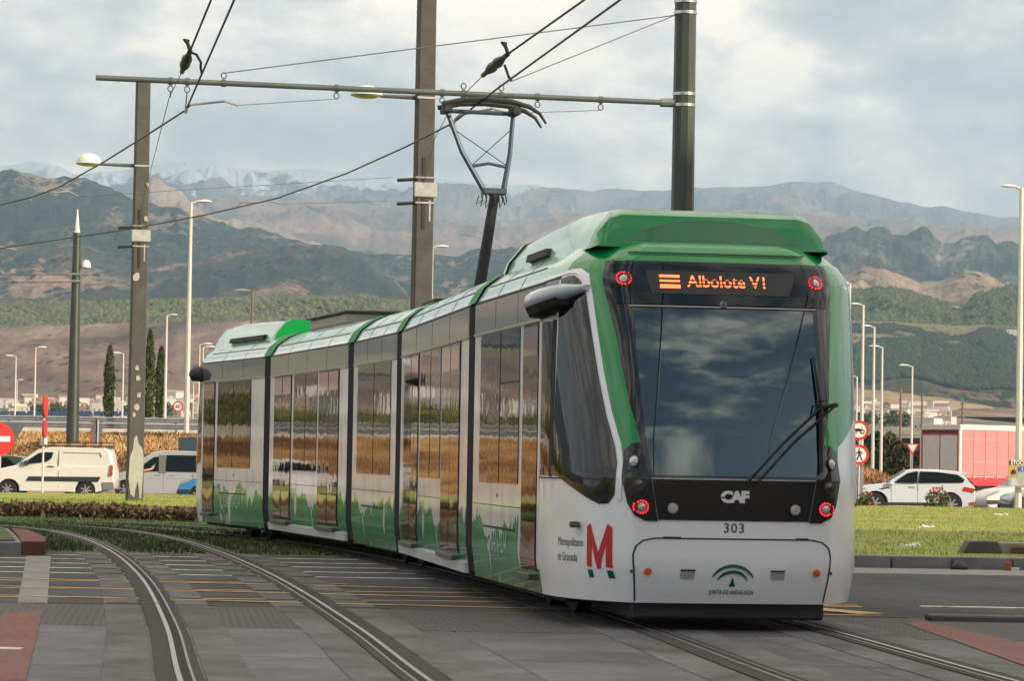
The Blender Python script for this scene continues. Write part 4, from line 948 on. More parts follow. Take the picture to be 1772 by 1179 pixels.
        sf = sidew(-1)
        # red M with green feet, side lettering
        Mp = [(1.115, .49), (1.115, .80), (1.15, .83), (1.245, .60), (1.34, .83), (1.38, .80), (1.38, .49), (1.325, .49), (1.325, .68), (1.262, .475), (1.235, .475), (1.17, .68), (1.17, .49)]
        N_('metro_mark', [(th_u(u, z), z) for u, z in Mp][::-1], m_red, .006, .007, (.04, .06))
        for a, b in ((1.118, 1.168), (1.328, 1.378)): N_('metro_mark_foot', [(th_u(u, z), z) for u, z in ((a, .405), (b, .405), (b, .465), (a, .465))], m_dg, .006, .007)
        text_on('operator_name', 'Metropolitano', .098, m_txtg, car, lambda x, y: sf(.845 + x, .672 + y), .005, sx=.78)
        text_on('operator_name', 'de Granada', .098, m_txtg, car, lambda x, y: sf(.80 + x, .552 + y), .005, sx=.78)
        MB().box(.96, 1.04, -1.2, -1.13, .79, .84).obj('door_release', m_step, car, bevel=.01)
        # rubber edge where the green drip ends
        # wiper
        def fp(v, z, off): 
            p = Vector(front(v, z)); h = 1e-3; nn = (Vector(front(v + h, z)) - Vector(front(v - h, z))).cross(Vector(front(v, z + h)) - Vector(front(v, z - h))).normalized(); return p + nn * off
        wp = MB().tube([fp(.69, 2.17, .05), fp(.70, 2.0, .06), fp(.715, 1.75, .07), fp(.70, 1.5, .06), fp(.69, 1.25, .05)], [.008, .012, .016, .014, .01], 8).obj('wiper_blade', m_blkm, car)
        MB().tube([fp(.72, 1.76, .085), fp(.40, 1.48, .09), fp(.10, 1.19, .06)], .011, 8).obj('wiper_arm', m_blkm, car)
        MB().tube([fp(.79, 1.77, .085), fp(.50, 1.50, .09), fp(.17, 1.18, .06)], .011, 8).obj('wiper_arm', m_blkm, car)
        MB().tube([fp(.70, 1.75, .08), fp(.81, 1.78, .08)], .018, 8).obj('wiper_joint', m_blkm, car)
        MB().tube([fp(.66, 1.72, .08), fp(.68, 1.80, .085), fp(.74, 1.80, .09)], .008, 6).obj('wiper_hose', m_blkm, car)
    # mirror pods on both shoulders
    m_mir = mat('mirror_housing', (.42, .46, .52), .2, coat=.8)
    for sg in ((-1,) if lead else (1,)):
        mb = MB(); sec = [(-.02, 2.56, .10, .02), (0.05, 2.575, .20, .085), (.20, 2.60, .25, .115), (.40, 2.625, .24, .11), (.60, 2.67, .18, .085), (.78, 2.71, .09, .03)]; nn = 12
        for (u, z, w_, h_) in sec:
            y0 = abs(sidew(-1)(u, 2.62)[1]) - .04
            for k in range(nn):
                t = 2 * math.pi * k / nn; yy = y0 + w_ * (.5 + .5 * math.cos(t)); zz = z + h_ * math.sin(t) * (1 if math.sin(t) > 0 else .55); mb.v.append((u, sg * yy, zz))
        for i in range(len(sec) - 1):
            for k in range(nn): mb.f.append((i * nn + k, i * nn + (k + 1) % nn, (i + 1) * nn + (k + 1) % nn, (i + 1) * nn + k)); mb.m.append(0)
        mb.f += [tuple(range(nn)), tuple((len(sec) - 1) * nn + k for k in range(nn))]; mb.m += [0, 0]
        mb.obj('mirror_pod', m_mir if lead else m_blkm, car, auto=50)
        mb = MB(); 
        for (u, z, w_, h_) in sec[:5]:
            y0 = abs(sidew(-1)(u, 2.62)[1]) - .04
            mb.v += [(u - .005, sg * (y0 + .01), z - h_ * .4), (u - .005, sg * (y0 + w_ * .93), z - h_ * .30), (u - .005, sg * (y0 + w_ * .8), z - h_ * .55 - .035), (u - .005, sg * (y0 + .01), z - h_ * .55 - .045)]
        for i in range(4):
            for k in range(4): mb.f.append((4 * i + k, 4 * i + (k + 1) % 4, 4 * i + 4 + (k + 1) % 4, 4 * i + 4 + k)); mb.m.append(0)
        mb.f += [(0, 1, 2, 3), (16, 17, 18, 19)]; mb.m += [0, 0]
        mb.obj('mirror_underside', m_blkm, car)
    # body side
    for s in (-1, 1):
        fn = flat(s); band(car, fn, s, g1 + .01, -.005)
        door(car, fn, s, -.92, -.13, 1); bay(car, fn, s, -3.40, -1.13, (-2.2,), (-2.18, -1.16))
        lower_details(car, fn, s, g1 + .02, -1.0, (-3.1, -1.3), (-2.25, 'GRANADA', .30))
        plate('fuel_dot', car, fn, s, [(-2.30 + .022 * math.cos(t), 1.0 + .022 * math.sin(t)) for t in [k * math.pi / 4 for k in range(8)]], m_red, .006, .008)
        plate('bright_pillar', car, fn, s, [(-.10, .42), (0.0, .42), (0.0, 2.47), (-.10, 2.47)], m_tw, .007, .009)
    if lead: MB().box(-.3, 1.40, -.78, .78, .09, .26).obj('skid_panel', mat('skid_under_shade', (.03, .03, .03), .8, var=.2), car, bevel=.02)  # panel colour darkened to carry the shadow beneath the tram
    MB().box(g1 + .1, .3, -1.1, 1.1, .17, .22).obj('underframe', m_under, car); wheels_under(car, [-1.9])
    # roof pod
    mb = MB(); r0, r1 = (.62, -3.7)
    st = [(.66, .97, 3.06, .86, 3.10), (.54, .99, 3.05, .83, 3.33), (.44, 1.0, 3.05, .82, 3.385), (-.6, 1.03, 3.03, .84, 3.42), (-2.6, 1.03, 3.03, .84, 3.39), (-3.76, 1.03, 3.03, .84, 3.36)]
    nn = 8
    for u, hb, zb, ht, zt in st:
        mb.v += [(u, -hb, zb), (u, -(hb * .55 + ht * .45) - .02, zb + (zt - zb) * .45), (u, -ht, zt - .03), (u, -ht + .1, zt), (u, ht - .1, zt), (u, ht, zt - .03), (u, (hb * .55 + ht * .45) + .02, zb + (zt - zb) * .45), (u, hb, zb)]
    for i in range(len(st) - 1):
        for k in range(nn - 1):
            front_part = i < 2 or (i == 2 and False); mb.use(m_tg if i < 2 else (m_equip if k == 3 else m_mint))
            mb.f.append((i * nn + k, i * nn + k + 1, (i + 1) * nn + k + 1, (i + 1) * nn + k)); mb.m.append(mb.cur)
    mb.use(m_tg); mb.f += [tuple(range(nn)), tuple((len(st) - 1) * nn + k for k in range(nn))]; mb.m += [mb.cur] * 2
    mb.obj('roof_pod', None, car, auto=30)
    mb = MB(); hoop = [(-1.05, 3.02), (-1.0, 3.17), (-.855, 3.345), (-.75, 3.385), (.75, 3.385), (.855, 3.345), (1.0, 3.17), (1.05, 3.02)]
    mb.add([(u, y, z) for u in (-3.79, -3.66) for y, z in hoop], [(k, k + 1, 9 + k, 8 + k) for k in range(7)] + [tuple(range(8))]); mb.obj('pod_end_trim', m_tg, car)
    # darker glossy recess in the pod's face
    rec = []
    for k in range(11): t = k / 10; v = -.72 + 1.44 * t; rec.append((v, 3.12 + .19 * math.sin(math.pi * t) ** .55 + .0))
    mb = MB(); vs = [(.655 - (z - 3.10) * .52 + .012, v, z - .01) for v, z in rec]; mb.add(vs + [(x - .02, y, z) for x, y, z in vs], [tuple(range(11))] + [(i, i + 1, 12 + i, 11 + i) for i in range(10)])
    mb.obj('pod_recess', mat('pod_gloss_green', (.01, .14, .035), .12, coat=1), car)
    for sg in (-1, 1):
        for (a, b) in (((-1.3, -2.4),) if lead else ((-.75, -3.1),)):
            mb = MB(); y0 = sg * 1.045; mb.add([(a, y0, 3.10), (b, y0, 3.10), (b, y0 * .985, 3.165), (a - .08, y0 * .985, 3.165), (a, y0 * .95, 3.10), (b, y0 * .95, 3.10), (b, y0 * .93, 3.165), (a - .08, y0 * .93, 3.165)], [(0, 1, 2, 3), (7, 6, 5, 4), (0, 4, 5, 1), (1, 5, 6, 2), (2, 6, 7, 3), (3, 7, 4, 0)])
            mb.obj('pod_vent', m_blkm, car)
    return car
NP = dict(R5=(-5.0, 51.9), J4=(-3.62, 47.65), J3=(-2.06, 41.2), J2=(-1.30, 37.25), J1=(-.38, 30.4), F=(.25, 26.4))
car1 = end_car(NP['F'], NP['J1'], True, lead=True)
car2 = middle_car(NP['J1'], NP['J2'], 'doors')
car3 = middle_car(NP['J2'], NP['J3'], 'window', True)
car4 = middle_car(NP['J3'], NP['J4'], 'doors')
car5 = end_car(NP['R5'], NP['J4'], False, lead=False)
# equipment on the rear part of the roof
m = MB().box(-6.2, -3.2, -.75, .75, 3.16, 3.33).obj('roof_box', m_equip, car4, bevel=.03)
MB().box(-6.3, -3.1, -.80, .80, 3.33, 3.36).obj('roof_box_lid', mat('roof_lid', (.12, .1, .09), .5), car4, bevel=.01)
MB().box(-3.4, -2.2, -.5, .5, 3.16, 3.24).obj('roof_box', m_under, car2, bevel=.03)
# gangway bellows: black folded tube between two car frames, green straps over the roof
def gangway(ca, ua, cb, ub):
    root = bpy.data.objects.new('gangway', None)
    rings = []; K = 9
    sec = [(-hwz(z), z) for z in ZL if z <= 2.78] + [(hwz(z), z) for z in ZL[::-1] if z <= 2.78]
    def ring(M_, u, ins, sec):
        return [M_ @ Vector((u, y * ins, z if z > .3 else z + .03)) for y, z in sec]
    mb = MB(); A, B = ca.matrix_basis, cb.matrix_basis; r = []
    for i in range(K):
        t = i / (K - 1); ins = 1.0 if i % 2 == 0 else .982
        ra, rb = ring(A, ua, ins, sec), ring(B, ub, ins, sec); r.append([a.lerp(b, t) for a, b in zip(ra, rb)])
    n = len(sec); mb.v = [tuple(p) for q in r for p in q]
    for i in range(K - 1):
        for k in range(n): mb.f.append((i * n + k, i * n + (k + 1) % n, (i + 1) * n + (k + 1) % n, (i + 1) * n + k)); mb.m.append(0)
    g_ = mb.obj('gangway_bellows', m_blkm, tram)
    top = [(-hwz(z) * 1.014, z + .01) for z in ZL if z >= 2.77] + [(-.45, 3.19), (.45, 3.19)] + [(hwz(z) * 1.014, z + .01) for z in ZL[::-1] if z >= 2.77]
    ra, rb = [A @ Vector((ua + .05, y, z)) for y, z in top], [B @ Vector((ub - .05, y, z)) for y, z in top]; n = len(top)
    mb = MB(); mb.v = [tuple(p) for p in ra + rb]
    for k in range(n - 1): mb.f.append((k, k + 1, n + k + 1, n + k)); mb.m.append(0)
    mb.obj('roof_strap', m_strap, g_, auto=30)
def clen(a, b): return (Vector(NP[a]) - Vector(NP[b])).length
gangway(car1, -(clen('F', 'J1') - .225), car2, -.215)
gangway(car2, -(clen('J1', 'J2') - .225), car3, -.215)
gangway(car3, -(clen('J2', 'J3') - .225), car4, -.215)
# car5 frame points backwards: mirror its ring order
def gangway5():
    A, B = car4.matrix_basis, car5.matrix_basis; ua = -(clen('J3', 'J4') - .225); ub = -(clen('R5', 'J4') - .215)
    sec = [(-hwz(z), z) for z in ZL if z <= 2.78] + [(hwz(z), z) for z in ZL[::-1] if z <= 2.78]; K = 9; r = []
    for i in range(K):
        t = i / (K - 1); ins = 1.0 if i % 2 == 0 else .982
        r.append([(A @ Vector((ua, y * ins, max(z, .25)))).lerp(B @ Vector((ub, -y * ins, max(z, .25))), t) for y, z in sec])
    n = len(sec); mb = MB(); mb.v = [tuple(p) for q in r for p in q]
    for i in range(K - 1):
        for k in range(n): mb.f.append((i * n + k, i * n + (k + 1) % n, (i + 1) * n + (k + 1) % n, (i + 1) * n + k)); mb.m.append(0)
    g_ = mb.obj('gangway_bellows', m_blkm, tram)
    top = [(-hwz(z) * 1.014, z + .01) for z in ZL if z >= 2.77] + [(-.45, 3.19), (.45, 3.19)] + [(hwz(z) * 1.014, z + .01) for z in ZL[::-1] if z >= 2.77]; n = len(top)
    mb = MB(); mb.v = [tuple(A @ Vector((ua + .05, y, z))) for y, z in top] + [tuple(B @ Vector((ub + .05, -y, z))) for y, z in top]
    for k in range(n - 1): mb.f.append((k, k + 1, n + k + 1, n + k)); mb.m.append(0)
    mb.obj('roof_strap', m_strap, g_, auto=30)
gangway5()
# pantograph on the middle section
m_pan = mat('pantograph_blue_grey', (.06, .085, .11), .45, .3)
m_pand = mat('pantograph_dark', (.02, .02, .022), .6)
pc = TL @ Matrix.Translation((-.36, 39.5, 0)) @ Matrix.Rotation(R(-80), 4, 'Z')     # +X back along the track, +Y across
pg = MB().box(-.7, .7, -.45, .45, 3.17, 3.27).obj('pantograph', m_pand, tram, bevel=.02); pg.matrix_basis = TL @ Matrix.Translation((-.36, 39.5, 0)) @ Matrix.Rotation(R(10.9), 4, 'Z')
X0 = -.02
# local axes: x across (right in the picture), y along the track
MB().tube([(-.10, -.1, 3.25), (X0 + .03, -.12, 4.0), (X0 + .11, -.15, 4.60)], [.075, .068, .06], 10).obj('lower_arm', m_pand, pg)
MB().box(X0 - .05, X0 + .25, -.22, -.06, 4.58, 4.66).obj('knee', m_pan, pg, bevel=.015)
mk = MB()
for k in range(7): 
    a = X0 - .10 + k * .05; mk.tube([(a, -.2, 4.56), (a - .04 + .01 * k, -.24, 4.45 - .02 * (k % 3)), (a + .05, -.2, 4.50), (a + .04, -.16, 4.58)], .008, 5)
mk.obj('knee_cable', m_pand, pg)
MB().tube([(X0 - .03, -.14, 4.64), (X0 - .30, -.10, 5.10), (X0 - .49, -.06, 5.60)], [.036, .03, .028], 8).obj('upper_arm', m_pan, pg)
MB().tube([(X0 + .22, -.14, 4.64), (X0 + .30, -.10, 5.10), (X0 + .34, -.06, 5.60)], [.036, .03, .028], 8).obj('upper_arm', m_pan, pg)
MB().tube([(X0 - .17, -.12, 4.93), (X0 + .03, -.12, 4.97), (X0 + .26, -.12, 4.93)], .02, 8).obj('cross_tube', m_pan, pg)
MB().tube([(X0 - .46, -.06, 5.42), (X0 + .26, -.12, 4.95)], .006, 5).obj('bracing_wire', m_pand, pg)
MB().tube([(X0 + .33, -.08, 5.42), (X0 - .17, -.12, 4.95)], .006, 5).obj('bracing_wire', m_pand, pg)
for dy, dz in ((-.20, .02), (.10, .0)):
    MB().tube([(X0 - .58, dy, 5.66 + dz), (X0 - .3, dy, 5.72 + dz), (X0, dy, 5.735 + dz), (X0 + .3, dy, 5.715 + dz), (X0 + .52, dy, 5.66 + dz), (X0 + .65, dy, 5.58 + dz), (X0 + .73, dy, 5.46 + dz)], [.03, .035, .035, .035, .03, .022, .015], 8).obj('contact_strip', m_pand, pg)
MB().tube([(X0 - .52, -.06, 5.61), (X0 + .38, -.06, 5.60)], .028, 8).obj('head_tube', m_pan, pg)
for xx in (X0 - .5, X0 + .36): MB().box(xx - .05, xx + .05, -.22, .13, 5.58, 5.68).obj('head_joint', m_pand, pg, bevel=.01)

# ================================================================== POLES, CABLES, LAMPS
m_cpole = mat('weathered_concrete_pole', (0.085, 0.08, 0.071), 0.85, var=.25, vscale=2.5, bump=.4, bscale=20)
m_spole = mat('dark_green_steel', (0.055, 0.065, 0.05), 0.38, .2, var=.12, vscale=2)
m_beam = mat('grey_green_tube', (0.11, 0.125, 0.115), 0.45, .3, var=.15)
m_wire = mat('catenary_wire', (0.035, 0.033, 0.03), 0.5, .4)
m_thin = mat('stay_wire', (0.16, 0.15, 0.14), 0.5, .4)
m_ins = mat('insulator_black', (.015, .013, .012), .5)
m_wh = mat('lamp_white', (.72, .7, .66), .4, coat=.3)
m_lampgl = mat('lamp_underside', (.4, .38, .34), .3)
m_steelw = mat('pale_lamp_post', (.62, .58, .52), .5, var=.1, vscale=1)
m_box = mat('clamp_white', (.4, .4, .37), .6, var=.15, vscale=8)
m_poster_rest = mat('torn_paper', (.42, .4, .34), .9, var=.12, vscale=9)
def dome_lamp(root, x1, x0, z, r, h):
    """arm from the pole at x0 to a dome lamp ending at x1"""
    s = -1 if x1 < x0 else 1
    MB().tube([(x0, 0, z), ((x0 + x1) / 2, 0, z + .0), (x1 - s * r * 1.6, 0, z + .02)], [.045, .035, .035], 8).obj('lamp_arm', m_beam, root)
    c = (x1 - s * r, 0, z)
    hd = MB().lathe([(r, 0), (r * .98, .02), (r * .9, h * .42), (r * .7, h * .75), (r * .4, h * .94), (.01, h)], 24, c).obj('lamp_shade', m_wh, root, auto=50)
    MB().lathe([(.01, -.05), (r * .6, -.045), (r * .93, -.01), (r * .95, .0)], 24, c).obj('lamp_glass', m_lampgl, root, auto=50)
def concrete_pole(px, pbase, ptop, Y, w, label, lamp=None, clamp=None, zb=None, paper=False):
    b = at(px, pbase, Y); t = at(px, ptop, Y); zb = b.z if zb is None else zb; H_ = t.z - zb
    root = empty('concrete_pole', (b.x, Y, zb), 0, label, 'pole', 'concrete poles carrying cables and lamps')
    MB().add([(-w / 2 * 1.06, -w / 2 * 1.06, -.4), (w / 2 * 1.06, -w / 2 * 1.06, -.4), (w / 2 * 1.06, w / 2 * 1.06, -.4), (-w / 2 * 1.06, w / 2 * 1.06, -.4), (-w * .44, -w * .44, H_), (w * .44, -w * .44, H_), (w * .44, w * .44, H_), (-w * .44, w * .44, H_)],
             [(0, 3, 2, 1), (4, 5, 6, 7), (0, 1, 5, 4), (1, 2, 6, 5), (2, 3, 7, 6), (3, 0, 4, 7)]).obj('shaft', m_cpole, root, bevel=.02)
    root.rotation_euler.z = R(14)
    if lamp:
        lx, lz_, r, h = lamp; dome_lamp(root, lx, -w * .45, lz_ - zb, r, h)
        MB().box(-w * .50, w * .50, -w * .50, w * .50, lz_ - zb - .03, lz_ - zb + .01).obj('lamp_strap', m_galv, root)
    for z in clamp or ():
        q = z - zb
        MB().box(-w * .62, w * .62, -w * .60, -w * .40, q - .14, q + .14).obj('clamp_box', m_box, root, bevel=.015)
        for dz in (-.26, .22): MB().box(-w * .53, w * .53, -w * .53, w * .53, q + dz, q + dz + .03).obj('clamp_strap', m_galv, root)
        MB().box(-w * .18, w * .0, -w * .52, -w * .44, q - .75, q + .62).obj('cable_slot', m_ins, root)
        MB().box(w * .2, w * .3, -w * .515, -w * .44, q - .6, q - .2).obj('cable_duct', m_galv, root)
        for dz in (-.25, .2): MB().tube([(-w * .5, -w * .3, q + dz), (-w * .5 - .35, -w * .3, q + dz - .03)], [.03, .035], 8).obj('insulator', m_ins, root)
    if paper:
        r = random.Random(4)
        poly = [(-.10, .18), (-.02, .12), (.0, .30), (.04, .45), (.07, .30), (.09, .08), (.12, .1), (.14, .42), (.16, .9), (.13, 1.1), (.04, 1.22), (.0, 1.4), (-.05, 1.32), (-.07, 1.1), (-.13, .95), (-.15, .5)]
        fn0 = lambda x, z: (x * w / .32, -w * .53, z * 1.15 + .05); fn1 = lambda x, z: (x * w / .32, -w * .545, z * 1.15 + .05)
        MB().prism(poly, fn0, fn1).obj('paper_remains', m_poster_rest, root)
        for cx, cz, s in ((.0, 1.95, .07), (.03, 2.2, .05), (-.06, 1.8, .04), (0, 2.55, .06), (-.02, 2.75, .05), (.1, 5.8, .05), (-.08, 4.6, .09), (.11, 6.5, .04)):
            pl = [(cx + s * r.uniform(.6, 1.1) * math.cos(k * .9), cz + s * 1.4 * r.uniform(.6, 1.1) * math.sin(k * .9)) for k in range(7)]
            MB().prism(pl, fn0, fn1).obj('paper_remains', m_poster_rest, root)
    return root
pole_a = concrete_pole(232, 875, 137, 75, .36, 'square concrete pole on the lawn with peeled paper near its foot', lamp=(-1.55, 8.06, .31, .25), clamp=(6.4,), paper=True)
pole_b = concrete_pole(722, 900, -60, 60.7, .36, 'tall square concrete pole rising behind the middle of the tram', lamp=(-1.45, 8.17, .31, .19), clamp=(6.4,), zb=0.1)

# steel pole with cantilever beam over the tracks
YS = 42.5; pb3 = at(1181, 360, YS)
mast = empty('steel_mast', (pb3.x, YS, 0.05), 0, 'round dark green steel mast behind the tram front carrying a long cantilever tube', 'pole')
MB().lathe([(.165, -.3), (.160, 3), (.148, 6), (.135, 10)], 10, (0, 0, 0)).obj('shaft', m_spole, mast, auto=20)
zb_ = at(1165, 178, YS).z
bl = at(166, 134, 40.7)
m_band = mat('bright_steel_band', (.6, .58, .54), .25, 1.0)
for z in (zb_ - .03 + .0, zb_ + .12 - .0, 7.32, 7.47): MB().lathe([(.156, -.02), (.156, .02)], 20, (0, 0, z - .05)).obj('band', m_band, mast, auto=30)
rel = lambda v: Vector(v) - mast.location
MB().tube([rel((pb3.x - .12, YS, zb_)), rel(bl)], .037, 12).obj('cantilever_tube', m_beam, mast)
MB().lathe([(.06, -.1), (.06, .1)], 10, tuple(rel((pb3.x - .22, YS - .02, zb_))), 'x').obj('tube_joint', m_galv, mast)
def beam_at(px):
    t = (px - 1165) / (166 - 1165); return Vector((pb3.x - .12, YS, zb_)).lerp(bl, t)
for px, up in ((290, 0), (318, 0), (379, 1), (571, 0), (753, 0), (790, 1), (856, 1), (920, 0), (1032, 0)):
    c = rel(beam_at(px)); mk = MB(); mk.lathe([(.05, -.03), (.05, .03)], 10, tuple(c), 'x')
    pts = [(c.x + .035 * math.cos(k * math.pi / 4), c.y, c.z + (.10 if up else -.10) + .04 * math.sin(k * math.pi / 4)) for k in range(9)]
    mk.tube(pts, .009, 5, cap=False); mk.tube([(c.x, c.y, c.z), (c.x, c.y, c.z + (.07 if up else -.07))], .015, 5); mk.obj('ring_clamp', m_thin, mast)

def cable(name, pts, r, m, label, cat='cable', group=None, sag=0.0, n=1):
    P = [Vector(p) for p in pts]; out = [P[0]]
    for a, b in zip(P, P[1:]):
        L_ = (b - a).length; k = max(1, int(L_ / 2) if sag else 1)
        for i in range(1, k + 1):
            t = i / k; q = a.lerp(b, t); q.z -= sag * 4 * t * (1 - t); out.append(q)
    c = out[0].copy()
    o = MB().tube([p - c for p in out], r, 6).obj(name, m); o.location = c
    return tag(o, label, cat, group)
WZ = 5.75
def W(x, y, z=WZ): return lev(x, y, z)
# contact wire over the left track
wa = [W(0, 355), W(52, 342), W(100, 325), W(180, 280), W(244, 240), W(322, 190)]
far_a = wa[0] + (wa[0] - wa[1]).normalized() * 60
na = W(405, 0); cable('contact_wire', [Vector((wa[0].x - 25, wa[0].y + 6, WZ))] + wa + [na, na + (na - wa[-1]).normalized() * 45], .0125, m_wire, 'contact wire bending over the left track below the cantilever tube', 'cable', 'contact wires')
wb_ = [W(0, 430), W(100, 415), W(222, 397), W(350, 373), W(480, 343), W(600, 300), W(700, 255), W(785, 212), W(862, 152)]
nb = W(1072, 0); cable('contact_wire', [Vector((wb_[0].x - 30, wb_[0].y + 6, WZ))] + wb_ + [nb, nb + (nb - wb_[-1]).normalized() * 45], .0125, m_wire, 'contact wire running above the tram pantograph and off to the upper right', 'cable', 'contact wires')
def insulated_feeder(top, knot, low, tail, ring, label1, label2, jumper):
    a = W(*top, 6.35); b = W(*knot, 6.05); c = W(*low, 5.98)
    cable('feeder_cable', [a + (a - b).normalized() * 40, a, b], .013, m_wire, label1, 'cable', 'thick feeder cables ending at insulators')
    root = empty('insulator', b, 0, label2, 'insulator', 'black round insulators on the feeder cables')
    d = c - b
    mid = (b + c) / 2 - b
    n = d.normalized(); q = n.to_track_quat('Z', 'Y').to_matrix().to_4x4()
    def along(prof, m, nm):
        mb = MB().lathe(prof, 14); mb.v = [tuple((q @ Vector(v))) for v in mb.v]; return mb.obj(nm, m, root, auto=40)
    L_ = d.length
    along([(.01, 0), (.03, .02), (.03, L_ * .18), (.045, L_ * .26), (.066, L_ * .40), (.045, L_ * .52), (.066, L_ * .62), (.045, L_ * .78), (.03, L_ * .84), (.03, L_), (.01, L_)], m_ins, 'insulator_body')
    MB().tube([(0, 0, 0), (-.03, 0, .09), (-.07, 0, .13), (-.02, .03, .12)], .022, 6).obj('clevis', m_ins, root)
    j = [Vector(p) - b for p in jumper]; MB().tube(j, .016, 6).obj('jumper_cable', m_ins, root)
    return c
c1 = insulated_feeder((365, 0), (329, 88), (315, 124), None, None, 'thick feeder cable coming down from above to the left insulator', 'black insulator hanging left of the contact wire, upper left', [W(330, 90, 6.05), W(340, 94, 6.0), W(348, 108, 5.95), W(347, 116, 5.9), W(349, 126, 5.85)])
c2 = insulated_feeder((1010, 0), (879, 93), (836, 130), None, None, 'thick feeder cable coming down from the upper right to its insulator', 'black insulator above the pantograph, right of the middle pole', [W(873, 112, 6.0), W(876, 120, 5.95), W(880, 132, 5.85), W(885, 140, 5.8)])
cl_a = at(232, 407, 74.7); cl_b = at(722, 326, 60.4)
cable('tie_wire', [c1, W(293, 168, 5.9), at(258, 305, 65), at(236, 398, 74.6)], .006, m_thin, 'thin tie wire falling from the left insulator towards the pole on the lawn', 'wire')
cable('tie_wire', [c2, W(780, 186, 5.95), at(752, 240, 52), at(733, 318, 60.2)], .006, m_thin, 'thin tie wire falling from the right insulator to the middle pole', 'wire')
# stays
anc = Vector((pb3.x - .14, YS, at(1168, 26, YS).z))
cable('stay_wire', [anc, beam_at(379) + Vector((0, 0, .13))], .008, m_thin, 'long stay wire from the steel mast down to the far end of the cantilever tube', 'wire')
cable('stay_wire', [anc, W(886, 140, 5.78)], .007, m_thin, 'stay wire from the steel mast to the contact wire right of the pantograph', 'wire')
def registration(name, wire_pt, arm, ring, label, z=WZ):
    root = empty('registration_arm', wire_pt, 0, label, 'cable fitting', 'pull off arms holding the contact wires')
    pts = [Vector(p) - wire_pt for p in arm]
    MB().tube(pts, .016, 8).obj('arm_tube', m_galv, root)
    MB().tube([pts[0], pts[0] + Vector((-.02, 0, -.08))], .02, 6).obj('wire_clamp', m_galv, root)
    MB().tube([pts[-1], (Vector(ring) - wire_pt)], .005, 5).obj('pull_wire', m_thin, root)
    return root
registration('a', W(322, 190), [W(324, 186), W(330, 181, 5.77), W(350, 179, 5.79), W(388, 175, 5.82), W(412, 182, 5.8)], beam_at(571) - Vector((0, 0, .14)), 'bent pull off arm on the left contact wire under the cantilever tube')
registration('b', W(790, 208), [W(788, 206), W(795, 199, 5.77), W(820, 194, 5.8), W(852, 188, 5.82), W(885, 196, 5.8)], beam_at(1032) - Vector((0, 0, .14)), 'bent pull off arm behind the pantograph head')
registration('c', at(55, 340, 58), [at(55, 340, 58), at(68, 331, 58), at(100, 333, 58.1), at(118, 331, 58.2), at(135, 340, 58.4)], cl_b + Vector((-.5, 0, .2)), 'pull off arm on the left contact wire, wired to the middle pole')
registration('d', at(412, 357, 58), [at(412, 354, 58), at(420, 350, 58), at(445, 350, 58.1), at(465, 347, 58.2), at(485, 353, 58.4)], cl_b + Vector((-.5, 0, -.25)), 'pull off arm on the right contact wire, wired to the middle pole')
registration('e', at(-12, 428, 73), [at(-12, 430, 73), at(0, 427, 73), at(15, 430, 73.2), at(28, 432, 73.3)], cl_a + Vector((-.5, 0, -.2)), 'pull off arm cut by the left edge, wired to the pole on the lawn')
cable('stay_wire', [at(-40, 408, 73), cl_a + Vector((-.5, 0, .2))], .006, m_thin, 'straight thin wire from the left edge to the clamp of the lawn pole', 'wire')
for px in (290, 318):
    p = beam_at(px) - Vector((0, 0, .14)); q = W(295, 168, 5.9) if px == 290 else W(321, 188, 5.78)
    cable('hanger', [p, q], .008, m_thin, 'short hanger below the cantilever tube, %s of two' % ('left' if px == 290 else 'right'), 'wire')

# dark steel pole with a pale conical tip at the far left
b_ = at(134, 768, 128); root = empty('steel_pole', (b_.x, 126.5, -.35), 0, 'dark tapered steel pole with a pale pointed tip, left of the lawn pole', 'pole')
zt1 = at(141, 403, 126.5).z + .35; zt2 = at(143, 362, 126.5).z + .35
MB().lathe([(.27, -.2), (.25, 3), (.15, zt1)], 14).obj('shaft', m_spole, root, auto=30)
MB().lathe([(.13, zt1), (.10, zt1 + .1), (.02, zt2)], 12).obj('pointed_tip', m_wh, root, auto=30)
zl = at(150, 463, 126.5).z + .35; MB().lathe([(.20, 0), (.19, .15), (.12, .26), (.01, .3)], 16, (.38, 0, zl)).obj('lamp_shade', m_wh, root, auto=50)
MB().tube([(.1, 0, zl), (.38, 0, zl + .03)], .04, 6).obj('lamp_arm', m_galv, root)
for yy in (475, 487): MB().box(-.22, .22, -.22, .22, at(141, yy, 126.5).z + .35 - .04, at(141, yy, 126.5).z + .35 + .04).obj('band', m_band, root)
for yy in (475, 488): cable('span_wire', [at(136, yy, 126.3), at(-60, yy + 2, 126.3)], .018, m_thin, 'thin %s span wire from the pointed steel pole to the left edge' % ('upper' if yy == 475 else 'lower'), 'wire')

